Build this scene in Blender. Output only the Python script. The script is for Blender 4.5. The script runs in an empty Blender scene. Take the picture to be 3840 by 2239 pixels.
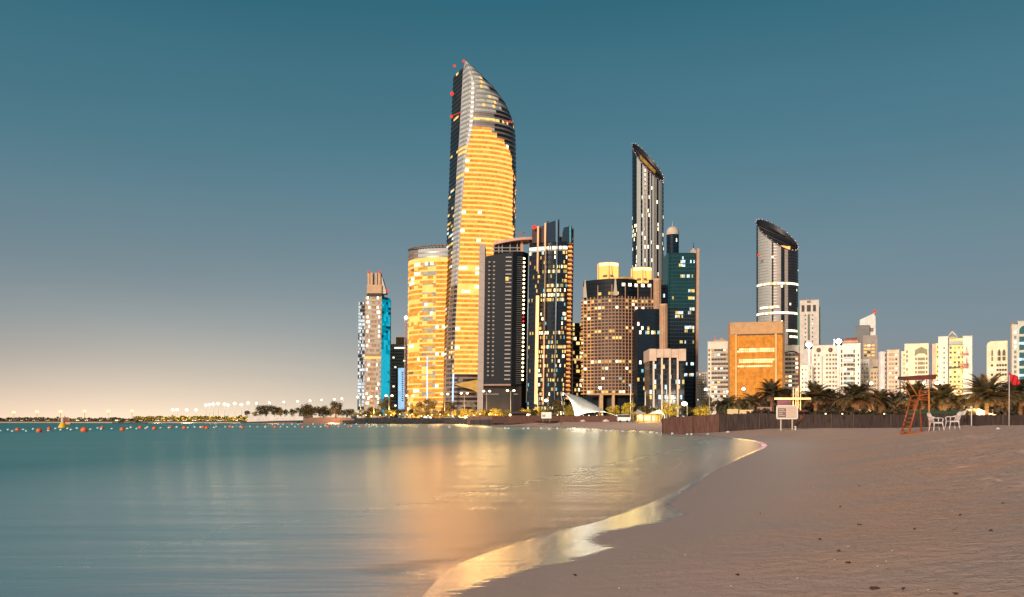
import bpy, math, random
import numpy as np
from mathutils import Vector, Matrix, noise as mn

S = bpy.context.scene
COL = S.collection
R = math.radians
# ------------------------------------------------------------------ camera
EYE = 1.35; F = 3500.0; CX = 1920.0; HZ = 1581.0      # photograph: 3840 x 2239
cam = bpy.data.cameras.new('camera'); camo = bpy.data.objects.new('camera', cam); COL.objects.link(camo)
camo.location = (0, 0, EYE); camo.rotation_euler = (R(90), 0, 0)
cam.sensor_width = 36; cam.lens = 36 * F / 3840; cam.shift_y = (HZ - 2239 / 2) / 3840
cam.clip_start = 0.1; cam.clip_end = 20000
S.camera = camo
# ------------------------------------------------------------------ world
SUN_EL, SUN_AZ = 20.0, 211.0
w = bpy.data.worlds.new('World'); S.world = w; w.use_nodes = True
nt = w.node_tree; nt.nodes.clear(); L = nt.links.new
def N(t, **k):
    n = nt.nodes.new(t)
    for a, b in k.items(): setattr(n, a, b)
    return n
def mth(op, a, b=None, clamp=False):
    n = N('ShaderNodeMath', operation=op, use_clamp=clamp)
    for i, v in enumerate((a, b)):
        if v is None: continue
        if isinstance(v, (int, float)): n.inputs[i].default_value = v
        else: L(v, n.inputs[i])
    return n.outputs[0]
def lin(r, g, b):
    f = lambda c: (c / 255 / 12.92) if c <= 10 else ((c / 255 + .055) / 1.055) ** 2.4
    return (f(r), f(g), f(b), 1)
sky = N('ShaderNodeTexSky', sky_type='NISHITA'); sky.sun_disc = False
sky.sun_elevation = R(SUN_EL); sky.sun_rotation = R(SUN_AZ); sky.dust_density = 2.0
bg1 = N('ShaderNodeBackground'); bg1.inputs[1].default_value = 0.012; L(sky.outputs[0], bg1.inputs[0])
tc = N('ShaderNodeTexCoord'); nrm = N('ShaderNodeVectorMath', operation='NORMALIZE'); L(tc.outputs['Generated'], nrm.inputs[0])
sep = N('ShaderNodeSeparateXYZ'); L(nrm.outputs[0], sep.inputs[0])
zz = mth('MAXIMUM', sep.outputs[2], 0.0)
rp = N('ShaderNodeValToRGB'); L(zz, rp.inputs[0])
el = rp.color_ramp.elements
stops = [(0.0, (128, 124, 128)), (.05, (120, 126, 134)), (.10, (112, 127, 137)), (.18, (96, 122, 133)), (.28, (67, 113, 127)), (.41, (32, 94, 110)), (.62, (22, 70, 92)), (1.0, (12, 42, 62))]
el[0].position, el[0].color = stops[0][0], lin(*stops[0][1]); el[1].position, el[1].color = 1.0, lin(*stops[-1][1])
for p, c in stops[1:-1]:
    e = el.new(p); e.color = lin(*c)
# glow of the city over the water, low in the sky to the left
az = R(-20)
dot = mth('ADD', mth('MULTIPLY', sep.outputs[0], math.sin(az)), mth('MULTIPLY', sep.outputs[1], math.cos(az)))
gl = mth('MULTIPLY', mth('POWER', mth('MAXIMUM', dot, 0.0), 13.0), mth('EXPONENT', mth('MULTIPLY', mth('POWER', mth('DIVIDE', zz, .056), 1.05), -1.0)))
az2 = R(-32)
dot2 = mth('ADD', mth('MULTIPLY', sep.outputs[0], math.sin(az2)), mth('MULTIPLY', sep.outputs[1], math.cos(az2)))
gl2 = mth('MULTIPLY', mth('POWER', mth('MAXIMUM', dot2, 0.0), 30.0), mth('EXPONENT', mth('MULTIPLY', zz, -22.0)))
def scalecol(f, c):
    n = N('ShaderNodeVectorMath', operation='SCALE'); n.inputs[0].default_value = c; L(f, n.inputs['Scale']); return n.outputs[0]
def addv(a, b):
    n = N('ShaderNodeVectorMath', operation='ADD'); L(a, n.inputs[0]); L(b, n.inputs[1]); return n.outputs[0]
tot = addv(addv(rp.outputs[0], scalecol(gl, (.86, .67, .42))), scalecol(gl2, (.10, .0, -.02)))
cm = N('ShaderNodeMapping'); cm.inputs['Scale'].default_value = (1.6, 1.6, 9); L(nrm.outputs[0], cm.inputs[0])     # faint uneven haze
cn = N('ShaderNodeTexNoise'); cn.inputs['Scale'].default_value = 1.3; cn.inputs['Detail'].default_value = 4; L(cm.outputs[0], cn.inputs['Vector'])
cs = N('ShaderNodeVectorMath', operation='SCALE'); L(tot, cs.inputs[0]); L(mth('ADD', mth('MULTIPLY', cn.outputs[0], .22), .89), cs.inputs['Scale'])
bg2 = N('ShaderNodeBackground'); L(cs.outputs[0], bg2.inputs[0]); bg2.inputs[1].default_value = 1.0
ad = N('ShaderNodeAddShader'); L(bg1.outputs[0], ad.inputs[0]); L(bg2.outputs[0], ad.inputs[1])
wo = N('ShaderNodeOutputWorld'); L(ad.outputs[0], wo.inputs[0])
# ------------------------------------------------------------------ warm sun lamp added behind the camera, standing in for street lighting
sun = bpy.data.lights.new('sun', 'SUN'); suno = bpy.data.objects.new('sun', sun); COL.objects.link(suno)
sun.energy = 4.0; sun.angle = R(14); sun.color = (1, .77, .60)
sd = Vector((.60, 1, -math.tan(R(SUN_EL)) * 1.166)).normalized()
suno.rotation_euler = sd.to_track_quat('-Z', 'Y').to_euler()
S.view_settings.view_transform = 'Standard'; S.view_settings.look = 'None'; S.view_settings.exposure = 0; S.view_settings.gamma = 1
S.cycles.use_denoising = True
S.cycles.max_bounces = 5; S.cycles.diffuse_bounces = 2; S.cycles.glossy_bounces = 3; S.cycles.transmission_bounces = 2; S.cycles.transparent_max_bounces = 4
S.cycles.sample_clamp_indirect = 8.0; S.cycles.caustics_reflective = False; S.cycles.caustics_refractive = False
# ------------------------------------------------------------------ helpers
rnd = random.Random(7)
def X(px, Y): return (px - CX) / F * Y
def Z(py, Y): return EYE - (py - HZ) / F * Y
def newmat(name):
    m = bpy.data.materials.new(name); m.use_nodes = True
    t = m.node_tree; t.nodes.clear(); return m, t
def out(t, sh):
    o = t.nodes.new('ShaderNodeOutputMaterial'); t.links.new(sh, o.inputs[0])
MATS = {}
def surf(name, c, rough=.7, metal=0., spec=.5, var=.12, vs=.35, bump=0., bs=3., srgb=False):
    """plain material with a little procedural unevenness of colour"""
    if name in MATS: return MATS[name]
    m, t = newmat(name); b = t.nodes.new('ShaderNodeBsdfPrincipled')
    g = t.nodes.new('ShaderNodeNewGeometry'); n = t.nodes.new('ShaderNodeTexNoise'); n.inputs['Scale'].default_value = vs; n.inputs['Detail'].default_value = 4
    t.links.new(g.outputs['Position'], n.inputs['Vector'])
    mr = t.nodes.new('ShaderNodeMapRange'); mr.inputs['From Min'].default_value = .3; mr.inputs['From Max'].default_value = .7
    mr.inputs['To Min'].default_value = 1 - var; mr.inputs['To Max'].default_value = 1 + var; t.links.new(n.outputs[0], mr.inputs[0])
    vm = t.nodes.new('ShaderNodeVectorMath'); vm.operation = 'SCALE'; vm.inputs[0].default_value = c[:3]; t.links.new(mr.outputs[0], vm.inputs['Scale'])
    t.links.new(vm.outputs[0], b.inputs['Base Color'])
    b.inputs['Roughness'].default_value = rough; b.inputs['Metallic'].default_value = metal; b.inputs['Specular IOR Level'].default_value = spec
    if bump:
        n2 = t.nodes.new('ShaderNodeTexNoise'); n2.inputs['Scale'].default_value = bs; n2.inputs['Detail'].default_value = 5; t.links.new(g.outputs['Position'], n2.inputs['Vector'])
        bp = t.nodes.new('ShaderNodeBump'); bp.inputs['Strength'].default_value = bump; bp.inputs['Distance'].default_value = .1; t.links.new(n2.outputs[0], bp.inputs['Height']); t.links.new(bp.outputs[0], b.inputs['Normal'])
    out(t, b.outputs[0]); MATS[name] = m; return m
def lit(name, c, st=1., lo=.6, hi=1.3, snap=3.1, blotch=0.):
    """emission for light sources and floodlit courses; windows differ from one another"""
    if name in MATS: return MATS[name]
    m, t = newmat(name); e = t.nodes.new('ShaderNodeEmission'); e.inputs[0].default_value = (*c, 1)
    g = t.nodes.new('ShaderNodeNewGeometry'); sn = t.nodes.new('ShaderNodeVectorMath'); sn.operation = 'SNAP'; sn.inputs[1].default_value = (snap,) * 3
    t.links.new(g.outputs['Position'], sn.inputs[0])
    wn = t.nodes.new('ShaderNodeTexWhiteNoise'); t.links.new(sn.outputs[0], wn.inputs[0])
    mr = t.nodes.new('ShaderNodeMapRange'); mr.inputs['To Min'].default_value = lo * st; mr.inputs['To Max'].default_value = hi * st; t.links.new(wn.outputs[0], mr.inputs[0])
    o = mr.outputs[0]
    if blotch:
        n = t.nodes.new('ShaderNodeTexNoise'); n.inputs['Scale'].default_value = .35; n.inputs['Detail'].default_value = 3; t.links.new(g.outputs['Position'], n.inputs['Vector'])
        m2 = t.nodes.new('ShaderNodeMapRange'); m2.inputs['From Min'].default_value = .35; m2.inputs['From Max'].default_value = .62; m2.inputs['To Min'].default_value = 1 - blotch; m2.inputs['To Max'].default_value = 1.
        t.links.new(n.outputs[0], m2.inputs[0]); mm = t.nodes.new('ShaderNodeMath'); mm.operation = 'MULTIPLY'; t.links.new(o, mm.inputs[0]); t.links.new(m2.outputs[0], mm.inputs[1]); o = mm.outputs[0]
    t.links.new(o, e.inputs[1]); out(t, e.outputs[0]); MATS[name] = m; return m
def glass(name, c, rough=.12, spec=.5, metal=0.):
    return surf(name, c, rough, metal, spec, var=.25, vs=.08)

def tag(o, label=None, cat=None, group=None, kind=None):
    if label: o['label'] = label
    if cat: o['category'] = cat
    if group: o['group'] = group
    if kind: o['kind'] = kind
    return o
def empty(name, loc, label=None, cat=None, group=None, rz=0):
    o = bpy.data.objects.new(name, None); COL.objects.link(o); o.location = loc; o.rotation_euler.z = rz; o.empty_display_size = .5
    return tag(o, label, cat, group)
def place(o, root):
    """parent keeping world-space vertices: the mesh was written in world coordinates"""
    o.parent = root; o.matrix_parent_inverse = Matrix.Translation(-Vector(root.location)) if root.rotation_euler.z == 0 else root.matrix_basis.inverted()
class MB:
    def __init__(s): s.v = []; s.f = []; s.m = []; s.sm = []
    def n(s): return len(s.f)
    def quad(s, a, b, c, d, m, smooth=False):
        i = len(s.v); s.v += [a, b, c, d]; s.f.append((i, i + 1, i + 2, i + 3)); s.m.append(m); s.sm.append(smooth)
    def tri(s, a, b, c, m):
        i = len(s.v); s.v += [a, b, c]; s.f.append((i, i + 1, i + 2)); s.m.append(m); s.sm.append(False)
    def box(s, x0, x1, y0, y1, z0, z1, m):
        i = len(s.v)
        s.v += [(x0, y0, z0), (x1, y0, z0), (x1, y1, z0), (x0, y1, z0), (x0, y0, z1), (x1, y0, z1), (x1, y1, z1), (x0, y1, z1)]
        for q in ((0, 1, 5, 4), (1, 2, 6, 5), (2, 3, 7, 6), (3, 0, 4, 7), (4, 5, 6, 7), (3, 2, 1, 0)):
            s.f.append(tuple(i + k for k in q)); s.m.append(m); s.sm.append(False)
    def hexa(s, p, m):
        """eight corners ordered like box"""
        i = len(s.v); s.v += [tuple(q) for q in p]
        for q in ((0, 1, 5, 4), (1, 2, 6, 5), (2, 3, 7, 6), (3, 0, 4, 7), (4, 5, 6, 7), (3, 2, 1, 0)):
            s.f.append(tuple(i + k for k in q)); s.m.append(m); s.sm.append(False)
    def prism(s, pts, z0, z1, m, top=None):
        """plan polygon (counter-clockwise from above) between z0 and z1; top(x,y) gives a sloping top"""
        n = len(pts); i = len(s.v)
        s.v += [(x, y, z0) for x, y in pts] + [(x, y, (top(x, y) if top else z1)) for x, y in pts]
        for k in range(n):
            j = (k + 1) % n; s.f.append((i + k, i + j, i + n + j, i + n + k)); s.m.append(m); s.sm.append(False)
        s.f.append(tuple(i + n + k for k in range(n))); s.m.append(m); s.sm.append(False)
        s.f.append(tuple(i + k for k in range(n - 1, -1, -1))); s.m.append(m); s.sm.append(False)
    def elev(s, pts, y0, y1, m):
        """outline in the X-Z plane given thickness from y0 to y1"""
        n = len(pts); i = len(s.v)
        s.v += [(x, y0, z) for x, z in pts] + [(x, y1, z) for x, z in pts]
        s.f.append(tuple(i + k for k in range(n))); s.m.append(m); s.sm.append(False)
        s.f.append(tuple(i + n + k for k in range(n - 1, -1, -1))); s.m.append(m); s.sm.append(False)
        for k in range(n):
            j = (k + 1) % n; s.f.append((i + k, i + n + k, i + n + j, i + j)); s.m.append(m); s.sm.append(False)
    def tube(s, p0, p1, r0, m, r1=None, n=8, caps=True):
        r1 = r0 if r1 is None else r1
        a = Vector(p0); b = Vector(p1); d = (b - a).normalized()
        u = d.cross(Vector((0, 0, 1)) if abs(d.z) < .9 else Vector((1, 0, 0))).normalized(); v = d.cross(u)
        i = len(s.v)
        for c, r in ((a, r0), (b, r1)):
            for k in range(n):
                t = 2 * math.pi * k / n; s.v.append(tuple(c + u * (r * math.cos(t)) + v * (r * math.sin(t))))
        for k in range(n):
            j = (k + 1) % n; s.f.append((i + k, i + n + k, i + n + j, i + j)); s.m.append(m); s.sm.append(True)
        if caps:
            s.f.append(tuple(i + k for k in range(n))); s.m.append(m); s.sm.append(False)
            s.f.append(tuple(i + n + k for k in range(n - 1, -1, -1))); s.m.append(m); s.sm.append(False)
    def path(s, pts, r, m, n=8):
        for k in range(len(pts) - 1):
            r0 = r[k] if isinstance(r, (list, tuple)) else r; r1 = r[k + 1] if isinstance(r, (list, tuple)) else r
            s.tube(pts[k], pts[k + 1], r0, m, r1, n)
    def lathe(s, c, prof, m, n=12, sx=1., sy=1.):
        """prof: list of (radius, z); c: base centre"""
        i = len(s.v); q = len(prof)
        for r, z in prof:
            for k in range(n):
                t = 2 * math.pi * k / n; s.v.append((c[0] + r * sx * math.cos(t), c[1] + r * sy * math.sin(t), c[2] + z))
        for a in range(q - 1):
            for k in range(n):
                j = (k + 1) % n; s.f.append((i + a * n + k, i + a * n + j, i + (a + 1) * n + j, i + (a + 1) * n + k)); s.m.append(m); s.sm.append(True)
    def ball(s, c, r, m, n=10, sz=1.):
        h = max(4, n // 2)
        s.lathe((c[0], c[1], c[2]), [(r * math.sin(math.pi * a / h) + 1e-4, -r * sz * math.cos(math.pi * a / h)) for a in range(h + 1)], m, n)
    def mesh(s, name):
        me = bpy.data.meshes.new(name); me.from_pydata(s.v, [], s.f)
        slots = []
        for m in s.m:
            if m not in slots: slots.append(m)
        for m in slots: me.materials.append(m)
        ix = {m: i for i, m in enumerate(slots)}
        me.polygons.foreach_set('material_index', [ix[m] for m in s.m]); me.polygons.foreach_set('use_smooth', s.sm)
        me.update(); return me
    def build(s, name, root=None, loc=None):
        """loc given: the vertices are local and the object stands at loc; else world coordinates"""
        o = bpy.data.objects.new(name, s.mesh(name)); COL.objects.link(o)
        if loc is not None:
            o.location = loc
            if root is not None: o.parent = root
        elif root is not None: place(o, root)
        return o
def copy_tree(o, parent=None):
    c = o.copy(); COL.objects.link(c)
    if parent is not None: c.parent = parent
    for ch in list(o.children): copy_tree(ch, c)
    return c
ORD = 'first second third fourth fifth sixth seventh eighth ninth tenth eleventh twelfth thirteenth fourteenth fifteenth sixteenth seventeenth eighteenth nineteenth twentieth'.split()
ORD += ['twenty-' + a for a in ORD[:9]] + ['thirtieth'] + ['thirty-' + a for a in ORD[:9]] + ['fortieth'] + ['forty-' + a for a in ORD[:9]]
def nrm2(p, q):
    dx, dy = q[0] - p[0], q[1] - p[1]; l = math.hypot(dx, dy) or 1; return dy / l, -dx / l
def loft(root, zs, plan, choose, sp=.3, off=.3, name='floor_band', top=None):
    """storey after storey: a proud spandrel course and the glazing above it, one mesh per storey"""
    N_ = len(zs) - 1
    for k in range(N_):
        z0, z1 = zs[k], zs[k + 1]; a = plan(z0); b = plan(z1); mb = MB(); zm = z0 + (z1 - z0) * sp
        for i in range(len(a) - 1):
            ch = choose(k, i, (z0 + z1) / 2, (a[i][0] + a[i + 1][0]) / 2)
            if ch is None: continue
            ms, mg = ch; nx, ny = nrm2(a[i], a[i + 1])
            lerp = lambda j, t: (a[j][0] + (b[j][0] - a[j][0]) * t, a[j][1] + (b[j][1] - a[j][1]) * t)
            P = []
            for j in (i, i + 1):
                t = top(*a[j]) if top else 1e9
                P.append([min(z0, t), min(zm, t), min(z1, t)])
            if P[0][0] >= P[0][2] - .01 and P[1][0] >= P[1][2] - .01: continue
            p0, p1 = lerp(i, 0), lerp(i + 1, 0); q0, q1 = lerp(i, sp), lerp(i + 1, sp); r0, r1 = lerp(i, 1), lerp(i + 1, 1)
            ox, oy = nx * off, ny * off
            if ms is not None and sp > 0:
                A = (p0[0] + ox, p0[1] + oy, P[0][0]); B = (p1[0] + ox, p1[1] + oy, P[1][0]); C = (q1[0] + ox, q1[1] + oy, P[1][1]); D = (q0[0] + ox, q0[1] + oy, P[0][1])
                mb.quad(A, B, C, D, ms); mb.quad(D, C, (q1[0], q1[1], P[1][1]), (q0[0], q0[1], P[0][1]), ms); mb.quad(B, A, (p0[0], p0[1], P[0][0]), (p1[0], p1[1], P[1][0]), ms)
            mb.quad((q0[0], q0[1], P[0][1]), (q1[0], q1[1], P[1][1]), (r1[0], r1[1], P[1][2]), (r0[0], r0[1], P[0][2]), mg)
        if mb.n(): mb.build(name, root)
def frange(a, b, n): return [a + (b - a) * i / n for i in range(n + 1)]
def interp(x, tab):
    if x <= tab[0][0]: return tab[0][1]
    for (a, va), (b, vb) in zip(tab, tab[1:]):
        if x <= b: return va + (vb - va) * (x - a) / (b - a)
    return tab[-1][1]
# ---- materials
DG = glass('dark_glass', (.012, .016, .022)); DG2 = glass('smoky_glass', (.035, .032, .034), .2); NB = glass('navy_glass', (.006, .016, .03), .1)
TEALG = glass('teal_glass', (.008, .05, .065), .1); SIL = surf('silver_glass', (.50, .53, .52), .7, .0, var=.15, vs=.1)
SIL2 = surf('pale_panel', (.40, .40, .39), .4, .3, var=.12, vs=.12)
STONE = surf('pale_stone', (.52, .46, .39), .85); WHT = surf('white_render', (.66, .60, .52), .85); CREAM = surf('cream_render', (.62, .50, .33), .85)
PINK = surf('pinkish_render', (.50, .38, .29), .85); TAN = surf('tan_stone', (.44, .29, .18), .8); BRONZE = surf('bronze_frame', (.16, .10, .07), .5, .3)
DARKM = surf('dark_metal', (.03, .03, .035), .5, .4); GREY = surf('grey_panel', (.17, .18, .18), .6); GREYG = surf('greenish_panel', (.20, .24, .22), .6)
DK = surf('dark_recess', (.03, .026, .024), .6); POLE = surf('pole_metal', (.35, .33, .30), .45, .5); WMET = surf('white_metal', (.7, .68, .64), .4)
G1 = lit('gold_glow', (1, .37, .06), 1.25, .85, 1.1, 5.3, .35); G2 = lit('amber_glow', (1, .44, .08), 1.25, .85, 1.1, 3.7, .3); G3 = lit('pale_gold_glow', (1, .41, .10), 2.15, .92, 1.08, 4.1)  # pale gold emission stands in for LED floodlight on the spandrels
WW = lit('warm_white_window', (1, .84, .56), 2.6, .7, 1.4); CW = lit('cool_white_window', (.72, .93, 1), 1.5, .5, 1.3); YW = lit('yellow_window', (1, .66, .2), 1.3, .4, 1.3)
AW = lit('orange_window', (1, .42, .1), 1.2, .4, 1.2); DIMW = lit('dim_window', (.55, .42, .25), .5, .3, 1.2); CYW = lit('turquoise_window', (.3, .85, .9), .9, .4, 1.2)
STRIP = lit('orange_light_strip', (1, .42, .18), 1.6, .8, 1.2, 9); STRIPW = lit('white_light_strip', (.85, .88, .95), .8, .7, 1.2, 9); BLUES = lit('blue_white_strip', (.6, .75, 1), 1.5, .8, 1.2, 7)
REDL = lit('red_beacon', (1, .06, .03), 1.3, 1, 1); LAMPW = lit('lamp_white', (1, .88, .62), 14, 1, 1); LAMPO = lit('lamp_orange', (1, .62, .22), 26, 1, 1); LAMPS = lit('lamp_soft', (1, .72, .36), 7, 1, 1)
TINY = lit('rim_light', (1, .8, .82), 1.6, .4, 1.3, 2)
# ================================================================== the setting: water, beach, land
SHORE = [(-60, -300), (-9, -40), (-3.6, -10), (-1.9, 0), (-1.25, 4), (-1.0, 7.2), (-.92, 8.7), (-.40, 10.1), (.17, 11.4), (.95, 12.8), (2.55, 17.1), (4.6, 23.6), (8.5, 36), (13.2, 50), (15.6, 60.6),
         (17, 68.5), (18.2, 83), (19.2, 100), (19.2, 121), (17.8, 152), (15, 189), (5.7, 249), (-6, 305), (-18, 390), (-24, 470), (-34, 512), (-91, 522), (-100, 560), (-125, 640), (-200, 760), (-330, 880), (-560, 1000), (-1500, 1300), (-7000, 1500)]
for _ in range(2):      # round the corners of the shoreline
    SHORE = [SHORE[0]] + [p for a, b in zip(SHORE[:-1], SHORE[1:]) for p in ((a[0] * .75 + b[0] * .25, a[1] * .75 + b[1] * .25), (a[0] * .25 + b[0] * .75, a[1] * .25 + b[1] * .75))] + [SHORE[-1]]
def shore_dist(x, y):
    """signed distance to the water's edge, positive on land"""
    P = np.array(SHORE, float); best = np.full(x.shape, 1e18); ins = np.zeros(x.shape, bool)
    for a, b in zip(P[:-1], P[1:]):
        d = b - a; t = np.clip(((x - a[0]) * d[0] + (y - a[1]) * d[1]) / (d @ d), 0, 1)
        qx = a[0] + t * d[0]; qy = a[1] + t * d[1]; dd = (x - qx) ** 2 + (y - qy) ** 2
        best = np.minimum(best, dd)
    Q = np.vstack([P, [(-9000, 30000), (30000, 30000), (30000, -9000), (-60, -9000)]])      # the land as a closed outline
    for a, b in zip(Q, np.roll(Q, -1, 0)):
        if a[1] == b[1]: continue
        m = (a[1] > y) != (b[1] > y); ins ^= m & (x < (b[0] - a[0]) * (y - a[1]) / (b[1] - a[1]) + a[0])
    return np.sqrt(best) * np.where(ins, 1., -1.)
def hsh(ix, iy, s):
    h = np.sin(ix * 127.1 + iy * 311.7 + s * 74.7) * 43758.5453
    return h - np.floor(h)
def vnoise(x, y, s=0):
    ix = np.floor(x); iy = np.floor(y); fx = x - ix; fy = y - iy; fx = fx * fx * (3 - 2 * fx); fy = fy * fy * (3 - 2 * fy)
    a = hsh(ix, iy, s); b = hsh(ix + 1, iy, s); c = hsh(ix, iy + 1, s); d = hsh(ix + 1, iy + 1, s)
    return (a + (b - a) * fx) * (1 - fy) + (c + (d - c) * fx) * fy
def fbm(x, y, s=0, o=4):
    r = 0; a = .5
    for k in range(o): r = r + a * vnoise(x * 2 ** k, y * 2 ** k, s + k); a *= .5
    return r
PROF = [(-400, -3), (-60, -1.6), (-10, -.5), (-1, -.04), (0, -.004), (1.25, .012), (2.2, .07), (3.5, .19), (6, .52), (9, .90), (12, 1.06), (20, 1.12), (60, 1.25), (140, 2.0), (400, 2.0)]
def beach_z(x, y, fine=True):
    s = shore_dist(x, y); z = np.interp(s, [p[0] for p in PROF], [p[1] for p in PROF])
    g = np.interp(y, [0, 52, 85, 130, 260, 500], [1, 1, .60, .60, 1.12, 1.12])
    z = np.where(s > 0, z * g + np.where((s > 3), .10 * np.clip((x - 18) / 20, 0, 1) * np.interp(y, [20, 40, 55, 80], [0, 1, 1, 0]), 0), z)
    if fine:
        dry = np.clip((s - 2.2) / 3.5, 0, 1); near = np.interp(y, [60, 140], [1, 0])
        rough = np.clip((s - 5 + 2 * fbm(x * .25, y * .25, 9)) / 3, .25, 1) * np.clip(2.6 * fbm(x * .45 + 3, y * .38, 17, 3) - .55, .2, 1.5)
        n = (fbm(x * 1.3, y * 2.2, 1) - .47) * .15 + (fbm(x * 5, y * 6.5, 5, 3) - .44) * .12
        pits = -np.clip(fbm(x * 3.1 + 7, y * 3.6, 21, 3) - .50, 0, 1) * .34
        z = z + dry * near * rough * (n + pits) + dry * near * .006 * (vnoise(x * 2, y * 12, 3) - .5)
    return z, s
def BZ(x, y): return float(beach_z(np.array([float(x)]), np.array([float(y)]), False)[0][0])
def grid(name, xs, ys, zf, attr=True):
    xx, yy = np.meshgrid(xs, ys); z, s = zf(xx.ravel(), yy.ravel()); nx, ny = len(xs), len(ys)
    me = bpy.data.meshes.new(name); me.vertices.add(nx * ny); me.vertices.foreach_set('co', np.stack([xx.ravel(), yy.ravel(), z], 1).ravel())
    i = (np.arange(ny - 1)[:, None] * nx + np.arange(nx - 1)[None]).ravel(); q = np.stack([i, i + 1, i + nx + 1, i + nx], 1)
    me.loops.add(q.size); me.loops.foreach_set('vertex_index', q.ravel().astype(np.int32)); me.polygons.add(len(q))
    me.polygons.foreach_set('loop_start', np.arange(0, q.size, 4, dtype=np.int32)); me.polygons.foreach_set('use_smooth', np.ones(len(q), bool))
    me.update(calc_edges=True); me.validate()
    a = me.attributes.new('shore', 'FLOAT', 'POINT'); a.data.foreach_set('value', s.astype(np.float32))
    o = bpy.data.objects.new(name, me); COL.objects.link(o); return o
def axis(segs):
    r = [segs[0][0]]
    for a, b, st in segs: 
        n = max(1, int(round((b - a) / st))); r += [a + (b - a) * (k + 1) / n for k in range(n)]
    return np.array(r)
def grow(a, b, st, f=1.25):
    r = []; x = a; 
    while x < b: st *= f; x += st; r.append(min(x, b))
    return r
bx = np.concatenate([-np.array(grow(6, 7000, .4)[::-1]), axis([(-6, -2, .3), (-2, 9, .055), (9, 22, .14), (22, 60, .35)]), np.array(grow(60, 7000, .5))])
by = np.concatenate([-np.array(grow(20, 400, 2)[::-1]), axis([(-20, 4, .8), (4, 16, .055), (16, 34, .11), (34, 70, .25), (70, 140, .8), (140, 320, 3)]), np.array(grow(320, 9000, 5, 1.12))])
beach = grid('sand_beach', bx, by, beach_z); tag(beach, kind='structure')
WW_ = [(6, .42), (7.4, .5), (8.3, .95), (9, 1.25), (9.8, 1.42), (10.5, .95), (11.4, .78), (12.5, 1.1), (13.4, 1.15), (15, .62), (17, .45), (24, .28), (36, .35), (60, .7), (80, .5)]    # how far the last wave ran up, metres
co = np.empty(len(beach.data.vertices) * 3); beach.data.vertices.foreach_get('co', co); co = co.reshape(-1, 3); s_ = np.empty(len(co), np.float32); beach.data.attributes['shore'].data.foreach_get('value', s_)
at = beach.data.attributes.new('runup', 'FLOAT', 'POINT'); at.data.foreach_set('value', (s_ - np.interp(co[:, 1], [p[0] for p in WW_], [p[1] for p in WW_])).astype(np.float32))
m, t = newmat('sand'); l = t.links.new
def TN(ty, **k):
    n = t.nodes.new(ty)
    for a, b in k.items(): setattr(n, a, b)
    return n
geo = TN('ShaderNodeNewGeometry'); sh = TN('ShaderNodeAttribute', attribute_name='shore')
def tmap(sc, off=(0, 0, 0)):
    mp = TN('ShaderNodeMapping'); mp.inputs['Scale'].default_value = sc; mp.inputs['Location'].default_value = off; l(geo.outputs['Position'], mp.inputs[0]); return mp.outputs[0]
def tnoise(sc, d=4, r=.55, off=(0, 0, 0)):
    n = TN('ShaderNodeTexNoise'); n.inputs['Scale'].default_value = 1; n.inputs['Detail'].default_value = d; n.inputs['Roughness'].default_value = r; l(tmap(sc, off), n.inputs['Vector']); return n.outputs[0]
def tmath(op, a, b=None, clamp=False):
    n = TN('ShaderNodeMath', operation=op, use_clamp=clamp)
    for i, v in enumerate((a, b)):
        if v is None: continue
        if isinstance(v, (int, float)): n.inputs[i].default_value = v
        else: l(v, n.inputs[i])
    return n.outputs[0]
def trange(v, a, b, c, d, smooth=False):
    n = TN('ShaderNodeMapRange'); n.inputs[1].default_value = a; n.inputs[2].default_value = b; n.inputs[3].default_value = c; n.inputs[4].default_value = d; l(v, n.inputs[0])
    if smooth: n.interpolation_type = 'SMOOTHSTEP'
    return n.outputs[0]
def tmixc(f, a, b):
    n = TN('ShaderNodeMix', data_type='RGBA'); l(f, n.inputs[0])
    for k, v in ((6, a), (7, b)):
        if isinstance(v, tuple): n.inputs[k].default_value = (*v, 1)
        else: l(v, n.inputs[k])
    return n.outputs[2]
edge = tmath('ADD', sh.outputs['Fac'], tmath('MULTIPLY', tmath('SUBTRACT', tnoise((.9, 3.0, 1), 3), .5), 1.1))
ru = TN('ShaderNodeAttribute', attribute_name='runup'); edgew = tmath('ADD', ru.outputs['Fac'], tmath('MULTIPLY', tmath('SUBTRACT', tnoise((1.1, 9.0, 1), 5, .65), .5), .6)); wet = trange(edgew, -.04, .10, 1, 0, True); damp = trange(edge, 1.3, 4.5, 1, 0, True)
dryc = tmixc(trange(tnoise((.35, .5, 1), 4), .38, .62, 0, 1), (.62, .39, .28), (.50, .38, .32))
speck = trange(tnoise((14, 20, 10), 3), .60, .72, 0, .55); dryc = tmixc(speck, dryc, (.11, .07, .055))
c1 = tmixc(damp, dryc, (.47, .35, .30)); c2 = tmixc(wet, c1, (.16, .115, .10))
b = TN('ShaderNodeBsdfPrincipled'); l(c2, b.inputs['Base Color'])
rr = tmath('ADD', trange(damp, 0, 1, .92, .60), tmath('MULTIPLY', wet, -.40)); l(rr, b.inputs['Roughness'])
l(trange(wet, 0, 1, .25, 1.0), b.inputs['Specular IOR Level']); l(trange(wet, 0, 1, 1.4, 2.2), b.inputs['IOR'])
hb = tmath('ADD', tmath('MULTIPLY', tnoise((6, 7, 6), 6, .6), 1.0), tmath('MULTIPLY', tnoise((38, 50, 30), 4, .6), .35))
hb = tmath('ADD', tmath('MULTIPLY', hb, trange(damp, 0, 1, 1, .12)), tmath('MULTIPLY', tnoise((.7, 7, 1), 3, .5), trange(wet, 0, 1, 0, .12)))
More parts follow.
